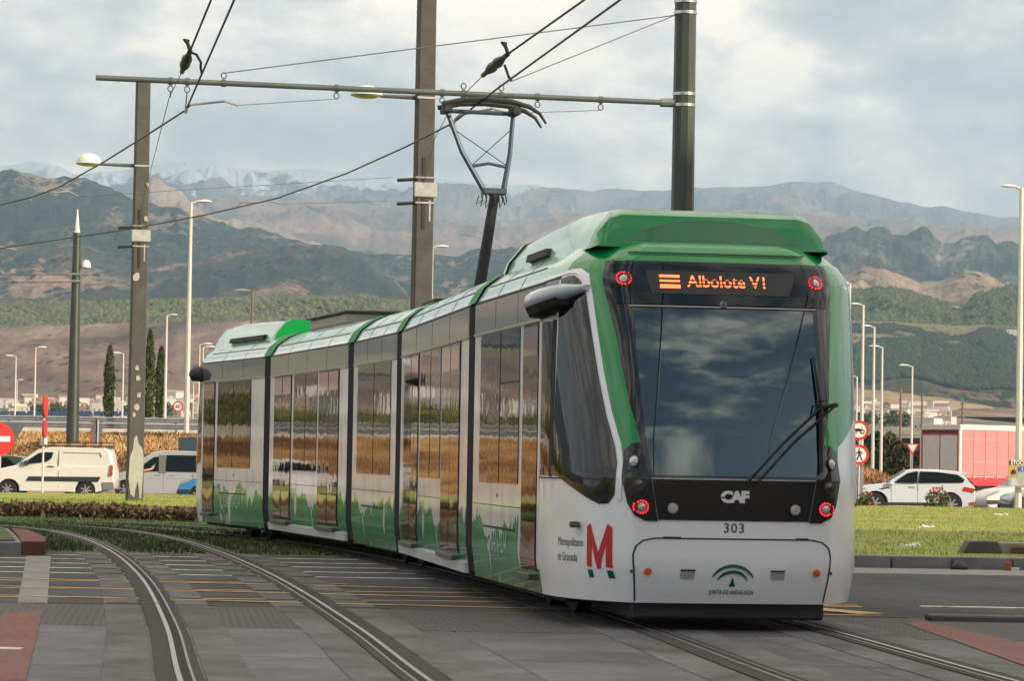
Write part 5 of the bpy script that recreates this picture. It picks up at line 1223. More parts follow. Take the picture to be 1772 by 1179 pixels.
# slender street lamps, near to far
def street_lamp(px, ytop, ybase, Y, side, label, group, thick=.09, head=.7, wood=False, armlen=None, zb=None, double=False):
    t = at(px, ytop, Y); b = at(px, ybase, Y); z0 = b.z if zb is None else zb
    root = empty('street_lamp', (t.x, Y, z0), 0, label, 'street lamp', group); h = t.z - z0
    m_ = m_steelw if not wood else mat('wooden_pole', (.2, .14, .1), .9, var=.2)
    MB().tube([(0, 0, -.5), (0, 0, h * .5), (0, 0, h)], [thick, thick * .8, thick * .55], 8).obj('post', m_, root)
    al = armlen if armlen is not None else head * .3
    for sd in ((side, -side) if double else (side,)):
        MB().tube([(0, 0, h - .05), (sd * al, 0, h + .02)], thick * .45, 6).obj('arm', m_, root)
        mb = MB(); st = [(0, .06, .05), (.25, .12, .09), (.6, .16, .12), (.9, .10, .07), (1, .03, .02)]; n = 10
        for u, w, hh in st:
            for k in range(n): a = 2 * math.pi * k / n; mb.v.append((sd * (al + u * head), w * math.cos(a) * head * 1.4, h + .04 + hh * math.sin(a) * head * (1.2 if math.sin(a) > 0 else .6)))
        for i in range(4):
            for k in range(n): mb.f.append((i * n + k, i * n + (k + 1) % n, (i + 1) * n + (k + 1) % n, (i + 1) * n + k)); mb.m.append(0)
        mb.f += [tuple(range(n)), tuple(4 * n + k for k in range(n))]; mb.m += [0, 0]; mb.obj('lamp_head', m_wh if not wood else m_galv, root, auto=50)
    return root
GL, GR = 'slender street lamps beyond the highway on the left', 'street lamps standing along the road on the right'
street_lamp(331, 350, 785, 150, 1, 'tall pale street lamp just left of the tram tail', None, .13, .75)
street_lamp(1768, 325, 882, 98, -1, 'tall pale street lamp at the right edge carrying a poster', None, .115, .5, zb=0)
street_lamp(748, 428, 560, 150, 1, 'street lamp hidden behind the middle concrete pole, only its head showing', None, .1, .6, zb=2)
street_lamp(289, 546, 748, 190, 1, 'thin pale street lamp between the cypresses and the tall lamp', GL, .1, .5)
street_lamp(28, 617, 722, 300, -1, 'thin far street lamp nearest the left edge', GL, .09, .8)
street_lamp(62, 602, 722, 300, 1, 'thin far street lamp left of the pointed steel pole', GL, .09, .8)
street_lamp(214, 612, 722, 300, -1, 'thin far street lamp hard against the left side of the lawn pole', GL, .09, .8)
street_lamp(199, 668, 722, 420, -1, 'short far street lamp right of the lone cypress', GL, .1, .8)
street_lamp(346, 596, 722, 300, 1, 'far street lamp touching the tram tail, front one of a pair', GL, .09, .9)
street_lamp(352, 601, 722, 310, 1, 'far street lamp touching the tram tail, rear one of a pair', GL, .09, .9)
street_lamp(30, 658, 722, 420, 1, 'shortest far street lamp behind the one nearest the left edge', GL, .08, .6)
street_lamp(247, 674, 722, 430, -1, 'short far street lamp beside the pair of cypresses', GL, .08, .6)
street_lamp(335, 662, 722, 400, 1, 'short far street lamp just right of the tall pale one', GL, .08, .6)
street_lamp(437, 505, 600, 200, -1, 'brown wooden lamp post with a long arm above the tram tail', None, .12, 1.0, wood=True, armlen=.15)
street_lamp(1494, 528, 790, 165, -1, 'tallest thin street lamp right of the tram front', GR, .11, .55, zb=0)
street_lamp(1513, 566, 790, 185, -1, 'second tallest thin street lamp right of the tram front', GR, .11, .6, zb=0)
street_lamp(1527, 601, 795, 210, -1, 'third tallest thin street lamp right of the tram front', GR, .11, .7, zb=0)
street_lamp(1579, 634, 795, 240, -1, 'lone thin street lamp left of the red trailer', GR, .11, .8, zb=0)
street_lamp(1483, 652, 790, 280, -1, 'short thin street lamp above the tractor sign', GR, .12, .9, zb=0)
street_lamp(1471, 490, 790, 150, -1, 'street lamp almost hidden by the right edge of the tram', GR, .1, .5, zb=0)
for px, y0, lab in ((1559, 672, 'left'), (1596, 679, 'middle'), (1666, 694, 'right')):
    t = at(px, y0, 330); r_o = empty('utility_pole', (t.x, 330, 0), 0, 'thin brown utility pole on the right, %s of three' % lab, 'utility pole', 'utility poles in front of the stubble field')
    MB().tube([(0, 0, -1), (0, 0, t.z)], [.16, .1], 7).obj('post', mat('wooden_pole', (.2, .14, .1), .9, var=.2), r_o)
    MB().tube([(-.3, 0, t.z - .3), (1.4, 0, t.z - .15)], .05, 5).obj('crossarm', mat('wooden_pole', (.2, .14, .1), .9), r_o)

# ================================================================== SIGNS
m_sred = mat('sign_red', (.62, .03, .02), .45); m_swht = mat('sign_white', (.78, .76, .72), .5); m_sblk = mat('sign_black', (.02, .02, .02), .5); m_sback = mat('sign_back_grey', (.10, .12, .13), .5, .4)
def disc_poly(r, n=28, cx=0, cz=0): return [(cx + r * math.cos(2 * math.pi * k / n), cz + r * math.sin(2 * math.pi * k / n)) for k in range(n)]
def flatp(root, name, poly, m, y, th=.012): return MB().prism(poly, lambda x, z: (x, y, z), lambda x, z: (x, y - th, z)).obj(name, m, root)
# no-entry sign with the back of a triangle behind
p = at(-4, 760, 118); r_o = empty('no_entry_sign', (p.x, 118, -.35), R(14), 'red round no entry sign on a grey post at the left edge', 'road sign')
zc = p.z + .35
flatp(r_o, 'sign_face', disc_poly(.62, 32, 0, zc), m_sred, -.05, .03); flatp(r_o, 'white_bar', [(-.45, zc - .1), (.45, zc - .1), (.45, zc + .1), (-.45, zc + .1)], m_swht, -.085)
flatp(r_o, 'triangle_back', [(-.2, zc + .55), (1.0, zc + .55), (.4, zc - .5)], m_sback, .08, .02)
MB().tube([(.1, 0, -.1), (.1, 0, zc + .5)], .05, 8).obj('post', m_galv, r_o)
# sign seen from its edge
p = at(73, 860, 96); r_o = empty('edge_on_sign', (p.x, 96, -.1), 0, 'stacked red signs seen edge on, on a thin pale post in front of the van', 'road sign')
z1, z2, z3 = [at(74, y, 96).z + .1 for y in (683, 725, 758)]
for i, (a, b) in enumerate(((z1, z2 + .02), (z2 - .04, z3))):
    c, rr = (a + b) / 2, (a - b) / 2
    mb = MB(); n = 20; pts = disc_poly(rr, n, 0, c)
    f0 = lambda x, z: (.03 + x * .04, x * .95, z); f1 = lambda x, z: (.06 + x * .04, x * .95, z)
    mb.prism(pts, f0, f1).obj('sign_disc', m_sred, r_o)
    MB().prism(disc_poly(rr * .97, n, 0, c), lambda x, z: (.024 + x * .04, x * .95, z), lambda x, z: (-.01 + x * .04, x * .95, z)).obj('sign_back', m_sback, r_o)
MB().box(-.07, .09, -.1, .1, z3 - .22, z3 - .02).obj('sign_clamp', m_galv, r_o); MB().box(.04, .10, -.12, .12, z3 - .2, z3 - .0).obj('clamp_plate', m_swht, r_o)
MB().tube([(0, 0, -.3), (0, 0, z1 - .1)], .032, 8).obj('post', m_steelw, r_o)
# backs of two warning signs behind the van rack
p = at(167, 770, 124); r_o = empty('warning_sign', (p.x, 124, -.35), R(50), 'grey backs of a triangle and a round sign behind the van roof', 'road sign')
z1, z2, z3 = [at(167, y, 124).z + .35 for y in (727, 753, 772)]
for (yy, mm, sc) in ((0, m_sback, 1), (.03, m_sred, 1.06)):
    MB().prism([(-.33 * sc, z2), (.33 * sc, z2), (.04, z1 + .02 * sc), (-.04, z1 + .02 * sc)], lambda x, z: (x, yy, z), lambda x, z: (x, yy + .02, z)).obj('triangle_back' if yy == 0 else 'triangle_rim', mm, r_o)
    MB().prism(disc_poly(.31 * sc, 20, 0, z2 - .34), lambda x, z: (x, yy, z), lambda x, z: (x, yy + .02, z)).obj('disc_back' if yy == 0 else 'disc_rim', mm, r_o)
MB().tube([(0, -.05, -.1), (0, -.05, z1)], .04, 8).obj('post', m_galv, r_o)
# tractor and pedestrian prohibition signs
YT = 104; p = at(1487, 745, YT); p2 = at(1488, 787, YT)
r_o = empty('prohibition_signs', (p.x, YT, -.3), 0, 'two round red ringed signs, no tractors above no pedestrians, right of the tram', 'road sign')
def ring(root, cz, r):
    n = 32; o1 = disc_poly(r, n, 0, cz); i1 = disc_poly(r * .76, n, 0, cz); mb = MB()
    for yy in (0, -.03): mb.v += [(x, yy, z) for x, z in o1] + [(x, yy, z) for x, z in i1]
    for k in range(n):
        j = (k + 1) % n
        for q in ((k, j, n + j, n + k), (2 * n + k, 2 * n + j, 3 * n + j, 3 * n + k), (k, j, 2 * n + j, 2 * n + k), (n + k, n + j, 3 * n + j, 3 * n + k)): mb.f.append(q); mb.m.append(0)
    mb.obj('red_ring', m_sred, root); flatp(root, 'sign_face', disc_poly(r * .78, n, 0, cz), m_swht, -.004, .012)
za, zb2 = p.z + .3, p2.z + .3
ring(r_o, za, .315); ring(r_o, zb2, .325)
tr = flatp
tz = za
for nm, poly in (('tractor_body', [(-.15, tz - .02), (-.15, tz + .05), (-.02, tz + .06), (.02, tz + .06), (.05, tz + .02), (.05, tz - .04), (-.12, tz - .04)]), ('tractor_cab', [(.02, tz + .03), (.09, tz + .03), (.12, tz + .0), (.05, tz - .02)]), ('tractor_exhaust', [(.075, tz + .04), (.09, tz + .04), (.09, tz + .13), (.075, tz + .13)])):
    flatp(r_o, nm, poly, m_sblk, -.018, .006)
for nm, cx, cz, rr in (('tractor_wheel', .10, -.05, .075), ('tractor_wheel', -.12, -.08, .045)):
    flatp(r_o, nm, disc_poly(rr, 16, cx, tz + cz), m_sblk, -.020, .006); flatp(r_o, 'wheel_hub', disc_poly(rr * .5, 12, cx, tz + cz), m_swht, -.027, .003)
tz = zb2
flatp(r_o, 'figure_head', disc_poly(.03, 12, 0, tz + .17), m_sblk, -.018, .006)
for nm, poly in (('figure_body', [(-.03, tz + .12), (.04, tz + .12), (.05, tz - .02), (-.02, tz - .02)]), ('figure_arm', [(-.03, tz + .12), (-.10, tz + .03), (-.12, tz - .02), (-.09, tz - .02), (-.07, tz + .03), (-.02, tz + .07)]), ('figure_arm', [(.04, tz + .12), (.09, tz + .07), (.12, tz + .02), (.09, tz + .01), (.06, tz + .05)]), ('figure_leg', [(-.02, tz - .01), (.02, tz - .01), (-.05, tz - .19), (-.09, tz - .19), (-.07, tz - .12)]), ('figure_leg', [(.01, tz - .01), (.05, tz - .01), (.09, tz - .12), (.13, tz - .19), (.08, tz - .19), (.05, tz - .12)])):
    flatp(r_o, nm, poly, m_sblk, -.018 - .001 * (nm == 'figure_arm'), .006)
MB().tube([(0, .04, -.2), (0, .04, za + .3)], .04, 8).obj('post', m_galv, r_o)
b4 = at(1478, 860, 103); o = MB().box(-.22, .25, -.15, .15, 0, 1.55).obj('cabinet', mat('cabinet_grey', (.23, .23, .22), .7, var=.15, vscale=4), bevel=.02); o.location = (at(1480, 830, 104.5).x, 104.5, -.3); tag(o, 'grey utility cabinet below the two round signs', 'cabinet')
# give way sign
p = at(1579, 777, 200); r_o = empty('yield_sign', (p.x, 200, 0), 0, 'small upside down white triangle with red border near the trailer', 'road sign')
flatp(r_o, 'red_border', [(-.42, p.z + .32), (.42, p.z + .32), (0, p.z - .42)], m_sred, 0); flatp(r_o, 'white_field', [(-.28, p.z + .24), (.28, p.z + .24), (0, p.z - .24)], m_swht, -.014); MB().tube([(0, .05, -.5), (0, .05, p.z)], .05, 6).obj('post', m_galv, r_o)
# far speed sign and the board back under the tall lamp
p = at(308, 704, 260); r_o = empty('speed_sign', (p.x, 260, 2), 0, 'small far round speed limit sign reading 60 beside the tall lamp', 'road sign')
ring(r_o, p.z - 2, .42); text_on('digits', '60', .42, m_sblk, r_o, lambda x, y: (x, -.02, p.z - 2 + y), .004, offset=.01); MB().tube([(0, .05, -.5), (0, .05, p.z - 2)], .05, 6).obj('post', m_galv, r_o)
pa, pb_ = at(309, 757, 126), at(341, 783, 126); r_o = empty('sign_board', ((pa.x + pb_.x) / 2, 126, -.4), 0, 'dark blue grey back of a road board behind the silver minivan', 'road sign')
hw_ = (pb_.x - pa.x) / 2; MB().box(-hw_, hw_, -.03, .03, pb_.z + .1, pa.z + .4).obj('board', mat('board_back', (.06, .09, .12), .4, .3), r_o); 
for sx in (-.3, .3): MB().tube([(sx, .05, -.2), (sx, .05, pa.z + .3)], .04, 6).obj('post', m_galv, r_o)
# poster on the right lamp post
pa, pb_ = at(1746, 796, 97.6), at(1800, 843, 97.6); cx = at(1768, 820, 97.6).x
r_o = empty('poster', (cx, 97.6, pb_.z), 0, 'colourful event poster tied to the right street lamp post', 'poster')
x0, x1, hh = pa.x - cx, pb_.x - cx, pa.z - pb_.z
MB().box(x0, x1, -.02, .0, 0, hh).obj('board', mat('poster_ochre', (.5, .36, .08), .6), r_o)
q = lambda nm, a, b, c, d, m, y=-.023: MB().box(x0 + (x1 - x0) * a, x0 + (x1 - x0) * b, y - .003, y, hh * c, hh * d).obj(nm, m, r_o)
q('title_band', .0, 1, .80, .96, mat('poster_black', (.03, .03, .03), .6)); q('blue_block', .28, 1, .56, .74, mat('poster_blue', (.05, .09, .4), .6)); q('grey_block', .26, 1, .30, .54, mat('poster_grey', (.35, .4, .42), .6)); q('lower_band', 0, 1, 0, .28, mat('poster_mauve', (.4, .4, .5), .6, col2=(.45, .35, .25), vscale=6)); q('pink_block', .4, 1, .12, .26, mat('poster_pink', (.55, .35, .3), .6), -.027)
cxp = x0 + (x1 - x0) * .15
MB().prism([(cxp - .10, .02), (cxp + .12, .02), (cxp + .09, hh * .26), (cxp + .03, hh * .34), (cxp - .03, hh * .34), (cxp - .09, hh * .27)], lambda x, z: (x, -.03, z), lambda x, z: (x, -.034, z)).obj('portrait_shoulders', mat('poster_pale_shirt', (.5, .52, .55), .6), r_o)
MB().prism(disc_poly(.065, 14, cxp, hh * .47), lambda x, z: (x, -.035, z), lambda x, z: (x, -.038, z)).obj('portrait_face', mat('poster_skin', (.45, .25, .18), .6), r_o)
MB().prism([(cxp - .075, hh * .49), (cxp + .075, hh * .49), (cxp + .06, hh * .6), (cxp, hh * .645), (cxp - .06, hh * .6)], lambda x, z: (x, -.039, z), lambda x, z: (x, -.041, z)).obj('portrait_hair', mat('poster_hair', (.04, .025, .02), .6), r_o)
MB().box(cxp - .06, cxp + .06, -.044, -.0415, hh * .465, hh * .495).obj('portrait_glasses', m_sblk, r_o)
text_on('title', 'STOCK', .17, m_swht, r_o, lambda x, y: (x0 + .29 + x, -.028, hh * .88 + y), .002, offset=.006, sx=.85)
text_on('blue_text', '1.20', .13, m_swht, r_o, lambda x, y: (x0 + .48 + x, -.028, hh * .65 + y), .002, offset=.004)

# ================================================================== VEHICLES
m_tyre = mat('tyre', (.02, .02, .02), .85); m_rim = mat('alloy_rim', (.5, .49, .47), .35, .7); m_cglass = mat('car_glass', (.008, .01, .011), .06, ior=1.35); m_trim = mat('car_black_trim', (.03, .03, .03), .6)
m_tail = mat('tail_lamp_red', (.5, .02, .03), .2, coat=1); m_hl = mat('head_lamp', (.4, .42, .44), .12, .4, coat=1)
def vehicle(name, label, cat, loc, rot, W_, lower, upper, paint, wheels, wr, side_win, ws, rear=None, belt=None, tumble=.12, extras=None, group=None, wcol=None):
    """lower: side outline of the body below the belt; upper: outline of the cabin above it (x, z)"""
    root = empty(name, loc, rot, label, cat, group)
    def loft(poly, tum, zb, nm, m):
        mb = MB(); n = len(poly); cx = sum(p[0] for p in poly) / n; cz = sum(p[1] for p in poly) / n
        st = ((-1, .05), (-.95, .015), (-.8, 0), (0, 0), (.8, 0), (.95, .015), (1, .05))
        for f, ins in st:
            for x, z in poly:
                dx, dz = x - cx, z - cz; L_ = math.hypot(dx, dz); k = max(0, 1 - ins / max(L_, .01)); xx, zz = cx + dx * k, cz + dz * k
                hw_ = W_ / 2 - max(0, zz - zb) * tum; end = min(abs(xx - min(q[0] for q in poly)), abs(xx - max(q[0] for q in poly))); hw_ -= .12 * max(0, 1 - end / .35) ** 2
                mb.v.append((xx, f * hw_, zz))
        for i in range(len(st) - 1):
            for k in range(n): mb.f.append((i * n + k, i * n + (k + 1) % n, (i + 1) * n + (k + 1) % n, (i + 1) * n + k)); mb.m.append(0)
        mb.f += [tuple(range(n)), tuple((len(st) - 1) * n + k for k in range(n))]; mb.m += [0, 0]
        return mb.obj(nm, m, root, auto=42)
    low = []
    # cut the wheel arches into the lower outline (runs along the sill from rear to front)
    sill = min(z for _, z in lower)
    for x, z in lower: low.append((x, z))
    arch = []
    for wx in sorted(wheels):
        ra = wr * 1.18; dz = sill - wr; a0 = math.asin(max(-1, min(1, dz / ra)))
        for k in range(11): t = math.pi - a0 - (math.pi - 2 * a0) * k / 10; arch.append((wx + ra * math.cos(t), wr + ra * math.sin(t)))
    body = loft([p for p in low] + arch, tumble * .3, 9, 'body', paint)
    zb = belt; loft(upper, tumble, zb, 'cabin', paint)
    for wx in wheels:
        for s in (-1, 1):
            y = s * (W_ / 2 - .11)
            t = MB().lathe([(wr * .6, -.11), (wr * .93, -.11), (wr, -.07), (wr, .07), (wr * .93, .11), (wr * .6, .11)], 24, (wx, y, wr), 'y').obj('tyre', m_tyre, root, auto=40)
            mb = MB().lathe([(.01, -.02), (wr * .22, -.02), (wr * .22, .02), (.01, .02)], 12, (wx, y + s * .115, wr), 'y').lathe([(wr * .5, -.1), (wr * .66, -.1), (wr * .66, .125), (wr * .5, .125)], 24, (wx, y, wr), 'y')
            for k in range(7):
                a = 2 * math.pi * k / 7; c, s_ = math.cos(a), math.sin(a); p0 = Vector((wx, y + s * .13, wr)); w2 = wr * .075
                mb.add([p0 + Vector((c * wr * .15 - s_ * w2, 0, s_ * wr * .15 + c * w2)), p0 + Vector((c * wr * .15 + s_ * w2, 0, s_ * wr * .15 - c * w2)), p0 + Vector((c * wr * .6 + s_ * w2, 0, s_ * wr * .6 - c * w2)), p0 + Vector((c * wr * .6 - s_ * w2, 0, s_ * wr * .6 + c * w2))], [(0, 1, 2, 3)])
            mb.obj('rim', wcol or m_rim, root)
            MB().lathe([(.01, 0), (wr * 1.1, 0), (wr * 1.1, .01), (.01, .01)], 20, (wx, s * (W_ / 2 - .26), wr + .03), 'y').obj('wheel_well', m_trim, root)
    def sp(x, z, s, off=0.0): return (x, s * (W_ / 2 - max(0, z - zb) * tumble - (.0) + off), z)
    for poly in side_win:
        for s in (-1, 1): MB().prism(poly, lambda x, z: sp(x, z, s, -.03), lambda x, z: sp(x, z, s, .008)).obj('side_window', m_cglass, root)
    def cross(a, b, nm, ins=.10, out=.012):
        (xa, za), (xb, zb_2) = a, b; d = Vector((xb - xa, 0, zb_2 - za)).normalized(); nrm = Vector((-d.z, 0, d.x)); 
        if nrm.z < 0: nrm = -nrm
        ha, hb = W_ / 2 - max(0, za - zb) * tumble - ins, W_ / 2 - max(0, zb_2 - zb) * tumble - ins
        v = [Vector((xa, -ha, za)), Vector((xa, ha, za)), Vector((xb, hb, zb_2)), Vector((xb, -hb, zb_2))]
        MB().add([p + nrm * out for p in v] + [p - nrm * .02 for p in v], [(0, 1, 2, 3), (7, 6, 5, 4), (0, 4, 5, 1), (1, 5, 6, 2), (2, 6, 7, 3), (3, 7, 4, 0)]).obj(nm, m_cglass, root)
    cross(*ws, 'windshield')
    if rear: cross(*rear, 'rear_window')
    def side_plate(nm, poly, m, off=.006, sides=(-1, 1)):
        for s in sides: MB().prism(poly, lambda x, z: sp(x, z, s, -.03), lambda x, z: sp(x, z, s, off)).obj(nm, m, root)
    if extras: extras(root, side_plate, sp)
    return root
ROADZ = -.36
m_pw = mat('van_white_paint', (.74, .70, .62), .35, coat=.5, var=.03); m_ps = mat('silver_paint', (.5, .5, .5), .3, .35, coat=.6); m_psuv = mat('suv_white_paint', (.66, .69, .72), .25, coat=.8); m_pcar = mat('car_cream_white', (.75, .7, .66), .3, coat=.5); m_pblue = mat('bright_blue_paint', (.03, .22, .5), .25, coat=.7); m_pdark = mat('dark_car_paint', (.03, .04, .045), .25, coat=.7)
m_gap = mat('panel_gap', (.2, .19, .17), .8)
YV = 112
def van_x(root, sp_, sp):
    sp_('rubbing_strip', [(1.35, .62), (1.45, .78), (4.05 - .1, .80), (3.85, .63)], m_trim, .02)
    for x in (1.02 + .15, 2.42 + .05): sp_('door_gap', [(x, .42), (x + .014, .42), (x + .014, 1.72), (x, 1.72)], m_gap, .004)
    sp_('panel_groove', [(2.62, 1.62), (2.62, 1.635), (3.9, 1.635), (3.98, 1.5), (3.965, 1.5), (3.89, 1.62)], m_gap, .004)
    sp_('door_handle', [(2.1, 1.12), (2.32, 1.12), (2.32, 1.15), (2.1, 1.16)], m_trim, .02)
    sp_('tail_lamp', [(4.26, .85), (4.36, .85), (4.36, 1.22), (4.28, 1.22)], m_tail, .015)
    sp_('rear_bumper', [(4.05, .36), (4.40, .36), (4.40, .62), (4.02, .62)], mat('bumper_grey', (.2, .19, .17), .7), .02)
    sp_('mirror', [(1.30, 1.18), (1.46, 1.18), (1.44, 1.33), (1.32, 1.33)], m_trim, .16)
    # roof rack
    mb = MB()
    for s in (-.62, .62): mb.tube([(1.1, s * .8, 1.74), (1.35, s, 1.90), (1.7, s, 1.97), (4.2, s, 2.0)], .016, 6); mb.tube([(1.4, s, 1.86), (4.15, s, 1.87)], .016, 6)
    mb.obj('rack_rail', m_trim, root)
    mb = MB()
    for k in range(6): mb.box(1.65 + k * .5, 1.71 + k * .5, -.62, .62, 1.80, 1.86)
    for k in range(5): mb.box(1.7 + k * .55, 1.73 + k * .55, -.63, -.6, 1.84, 1.98)
    mb.obj('rack_bar', m_trim, root)
    mk = MB().box(1.7, 4.0, -.56, -.50, 1.89, 1.95).box(1.7, 4.0, -.2, -.14, 1.89, 1.95)
    for k in range(8): mk.box(1.8 + k * .29, 1.84 + k * .29, -.5, -.2, 1.90, 1.94)
    mk.obj('ladder', mat('orange_ladder', (.6, .28, .1), .6), root)
xl = at(-16, 850, YV).x
vehicle('panel_van', 'white panel van with a ladder on its roof rack, facing left', 'van', (xl, YV, ROADZ), 0, 1.8,
        [(4.36, .40), (4.40, .6), (4.38, 1.05), (4.30, 1.15), (.95, 1.16), (.35, 1.02), (.06, .86), (0, .6), (.03, .32), (.1, .26)],
        [(4.37, .95), (4.30, 1.45), (4.22, 1.72), (4.05, 1.80), (2.2, 1.82), (1.75, 1.74), (.95, 1.16), (.95, .95)], m_pw, (.72, 3.45 + .0), .32,
        [[(1.22, 1.20), (1.78, 1.60), (1.95, 1.63), (2.28, 1.63), (2.22, 1.42), (2.10, 1.32), (1.80, 1.27)]], ((1.02, 1.17), (1.72, 1.71)), belt=1.15, extras=van_x)
def mini_x(root, sp_, sp):
    sp_('b_pillar', [(1.98, .95), (2.22, .95), (2.20, 1.60), (1.98, 1.60)], mat('pillar_grey', (.16, .15, .14), .5), .006)
    for x in (1.05, 2.14, 3.2): sp_('door_gap', [(x, .36), (x + .014, .36), (x + .014, .94), (x, .94)], m_gap, .004)
    for x in (1.85, 2.35): sp_('door_handle', [(x, .86), (x + .2, .86), (x + .2, .895), (x, .895)], m_hl, .02)
    sp_('mirror', [(1.02, .92), (1.28, .92), (1.24, 1.08), (1.05, 1.08)], m_ps, .16)
    sp_('side_crease', [(1.05, .72), (4.2, .80), (4.2, .81), (1.05, .73)], m_gap, .004)
    sp_('head_lamp', [(.06, .72), (.3, .76), (.42, .9), (.2, .86)], m_hl, .006)
YM = 114.5; xm = at(183, 850, YM).x
vehicle('minivan', 'silver minivan behind the concrete pole, driver arm out of the window', 'minivan', (xm, YM, ROADZ), 0, 1.85,
        [(4.75, .35), (4.8, .9), (4.7, 1.0), (.95, 1.02), (.4, .92), (.08, .78), (0, .55), (.05, .30), (.15, .22)],
        [(4.74, .9), (4.62, 1.4), (4.45, 1.70), (4.2, 1.74), (2.1, 1.76), (1.7, 1.68), (1.25, 1.38), (.75, .98), (.75, .9)], m_ps, (.78, 3.85), .33,
        [[(1.22, 1.02), (1.5, 1.3), (1.8, 1.52), (1.96, 1.54), (1.96, 1.02)], [(2.24, 1.02), (2.24, 1.60), (3.6, 1.60), (3.7, 1.02)], [(3.8, 1.02), (3.75, 1.58), (4.3, 1.52), (4.5, 1.05)]],
        ((.85, 1.03), (1.65, 1.66)), belt=1.0, extras=mini_x)
# driver of the minivan: arm over the sill
m_skin = mat('skin', (.5, .27, .19), .6); m_shirt = mat('teal_shirt', (.02, .12, .16), .9); m_hair = mat('dark_hair', (.02, .014, .01), .8)
def person_driver(loc):
    root = empty('person', loc, 0, 'driver in a teal shirt resting a bare arm on the minivan window sill', 'person')
    J = [((0, 0, 0), .16), ((0, 0, .25), .17), ((0, 0, .45), .16), ((0, 0, .56), .06), ((-.03, 0, .66), .075), ((-.04, 0, .76), .085), ((0, -.2, .46), .06), ((-.12, -.34, .25), .05), ((-.36, -.50, .20), .04), ((-.44, -.53, .17), .035), ((-.50, -.54, .10), .035), ((0, .2, .46), .06), ((-.2, .24, .22), .045), ((-.45, .1, .28), .035)]
    E_ = [(0, 1), (1, 2), (2, 3), (3, 4), (4, 5), (2, 6), (6, 7), (7, 8), (8, 9), (9, 10), (2, 11), (11, 12), (12, 13)]
    me = bpy.data.meshes.new('body'); me.from_pydata([j[0] for j in J], E_, []); o = link(bpy.data.objects.new('body', me), root)
    for m_ in (m_shirt, m_skin): me.materials.append(m_)
    o.modifiers.new('s', 'SKIN'); me.skin_vertices  # skin layer exists once the modifier does
    for v, j in zip(me.skin_vertices[0].data, J): v.radius = (j[1], j[1] * .85)
    me.skin_vertices[0].data[0].use_root = True
    sub = o.modifiers.new('d', 'SUBSURF'); sub.levels = sub.render_levels = 1
    bpy.context.view_layer.update(); me2 = bpy.data.meshes.new_from_object(o.evaluated_get(bpy.context.evaluated_depsgraph_get()))
    o.modifiers.clear(); o.data = me2; me2.name = 'body'; me2.materials.clear(); me2.materials.append(m_shirt); me2.materials.append(m_skin)
    for p_ in me2.polygons:
        c = p_.center; p_.material_index = 1 if (c.z > .55 or c.x < -.2 or (c.y < -.27 and c.z < .36)) else 0; p_.use_smooth = True
    MB().lathe([(.01, .10), (.05, .095), (.085, .05), (.095, 0), (.09, -.05), (.03, -.07)][::-1], 14, (-.02, 0, .77)).obj('hair', m_hair, root, smooth=True)
    for k in range(4): MB().tube([(-.50, -.56 + .018 * k, .11), (-.535, -.565 + .018 * k, .08), (-.53, -.565 + .018 * k, .045 + .004 * k)], [.011, .010, .008], 6).obj('finger', m_skin, root)
    MB().tube([(-.46, -.50, .12), (-.49, -.49, .09), (-.515, -.50, .07)], [.012, .011, .009], 6).obj('thumb', m_skin, root)
    return root
person_driver((xm + 1.85, YM - .64, ROADZ + .84))
# blue car nose peeping from behind the tram tail
YB = 109; xb = at(312, 850, YB).x
def small_x(root, sp_, sp):
    sp_('head_lamp', [(.10, .62), (.42, .74), (.55, .84), (.30, .80), (.12, .72)], m_hl, .008)
    sp_('lower_grille', [(.0, .34), (.45, .34), (.55, .48), (.05, .48)], m_trim, .006)
def hatch(name, label, cat, loc, rot, paint, sc=1.0, extras=small_x, group=None):
    f = lambda pts: [(x * sc, z) for x, z in pts]
    return vehicle(name, label, cat, loc, rot, 1.72, f([(4.0, .32), (4.06, .6), (4.0, .98), (1.1, .98), (.5, .86), (.1, .70), (0, .5), (.06, .28), (.14, .2)]),
                   f([(4.02, .9), (3.9, 1.15), (3.55, 1.42), (3.2, 1.48), (2.1, 1.50), (1.75, 1.42), (1.0, .98), (1.0, .9)]), paint, (.75 * sc, 3.3 * sc), .30,
                   [f([(1.25, 1.0), (1.8, 1.36), (2.3, 1.4), (2.3, 1.0)]), f([(2.36, 1.0), (2.36, 1.4), (3.0, 1.38), (3.4, 1.05)])], (f([(1.05, 1.0)])[0], f([(1.72, 1.40)])[0]), rear=(f([(3.98, 1.0)])[0], f([(3.62, 1.38)])[0]), belt=.97, tumble=.16, extras=extras, group=group)
hatch('small_car', 'nose of a bright blue small car showing left of the tram tail', 'car', (xb, YB, ROADZ - .03), R(-4), m_pblue)
hatch('dark_car', 'dark car mostly hidden behind the white van and the no entry sign', 'car', (at(-120, 850, 121).x, 121, ROADZ), 0, mat('dark_green_car', (.04, .07, .06), .25, coat=.7))
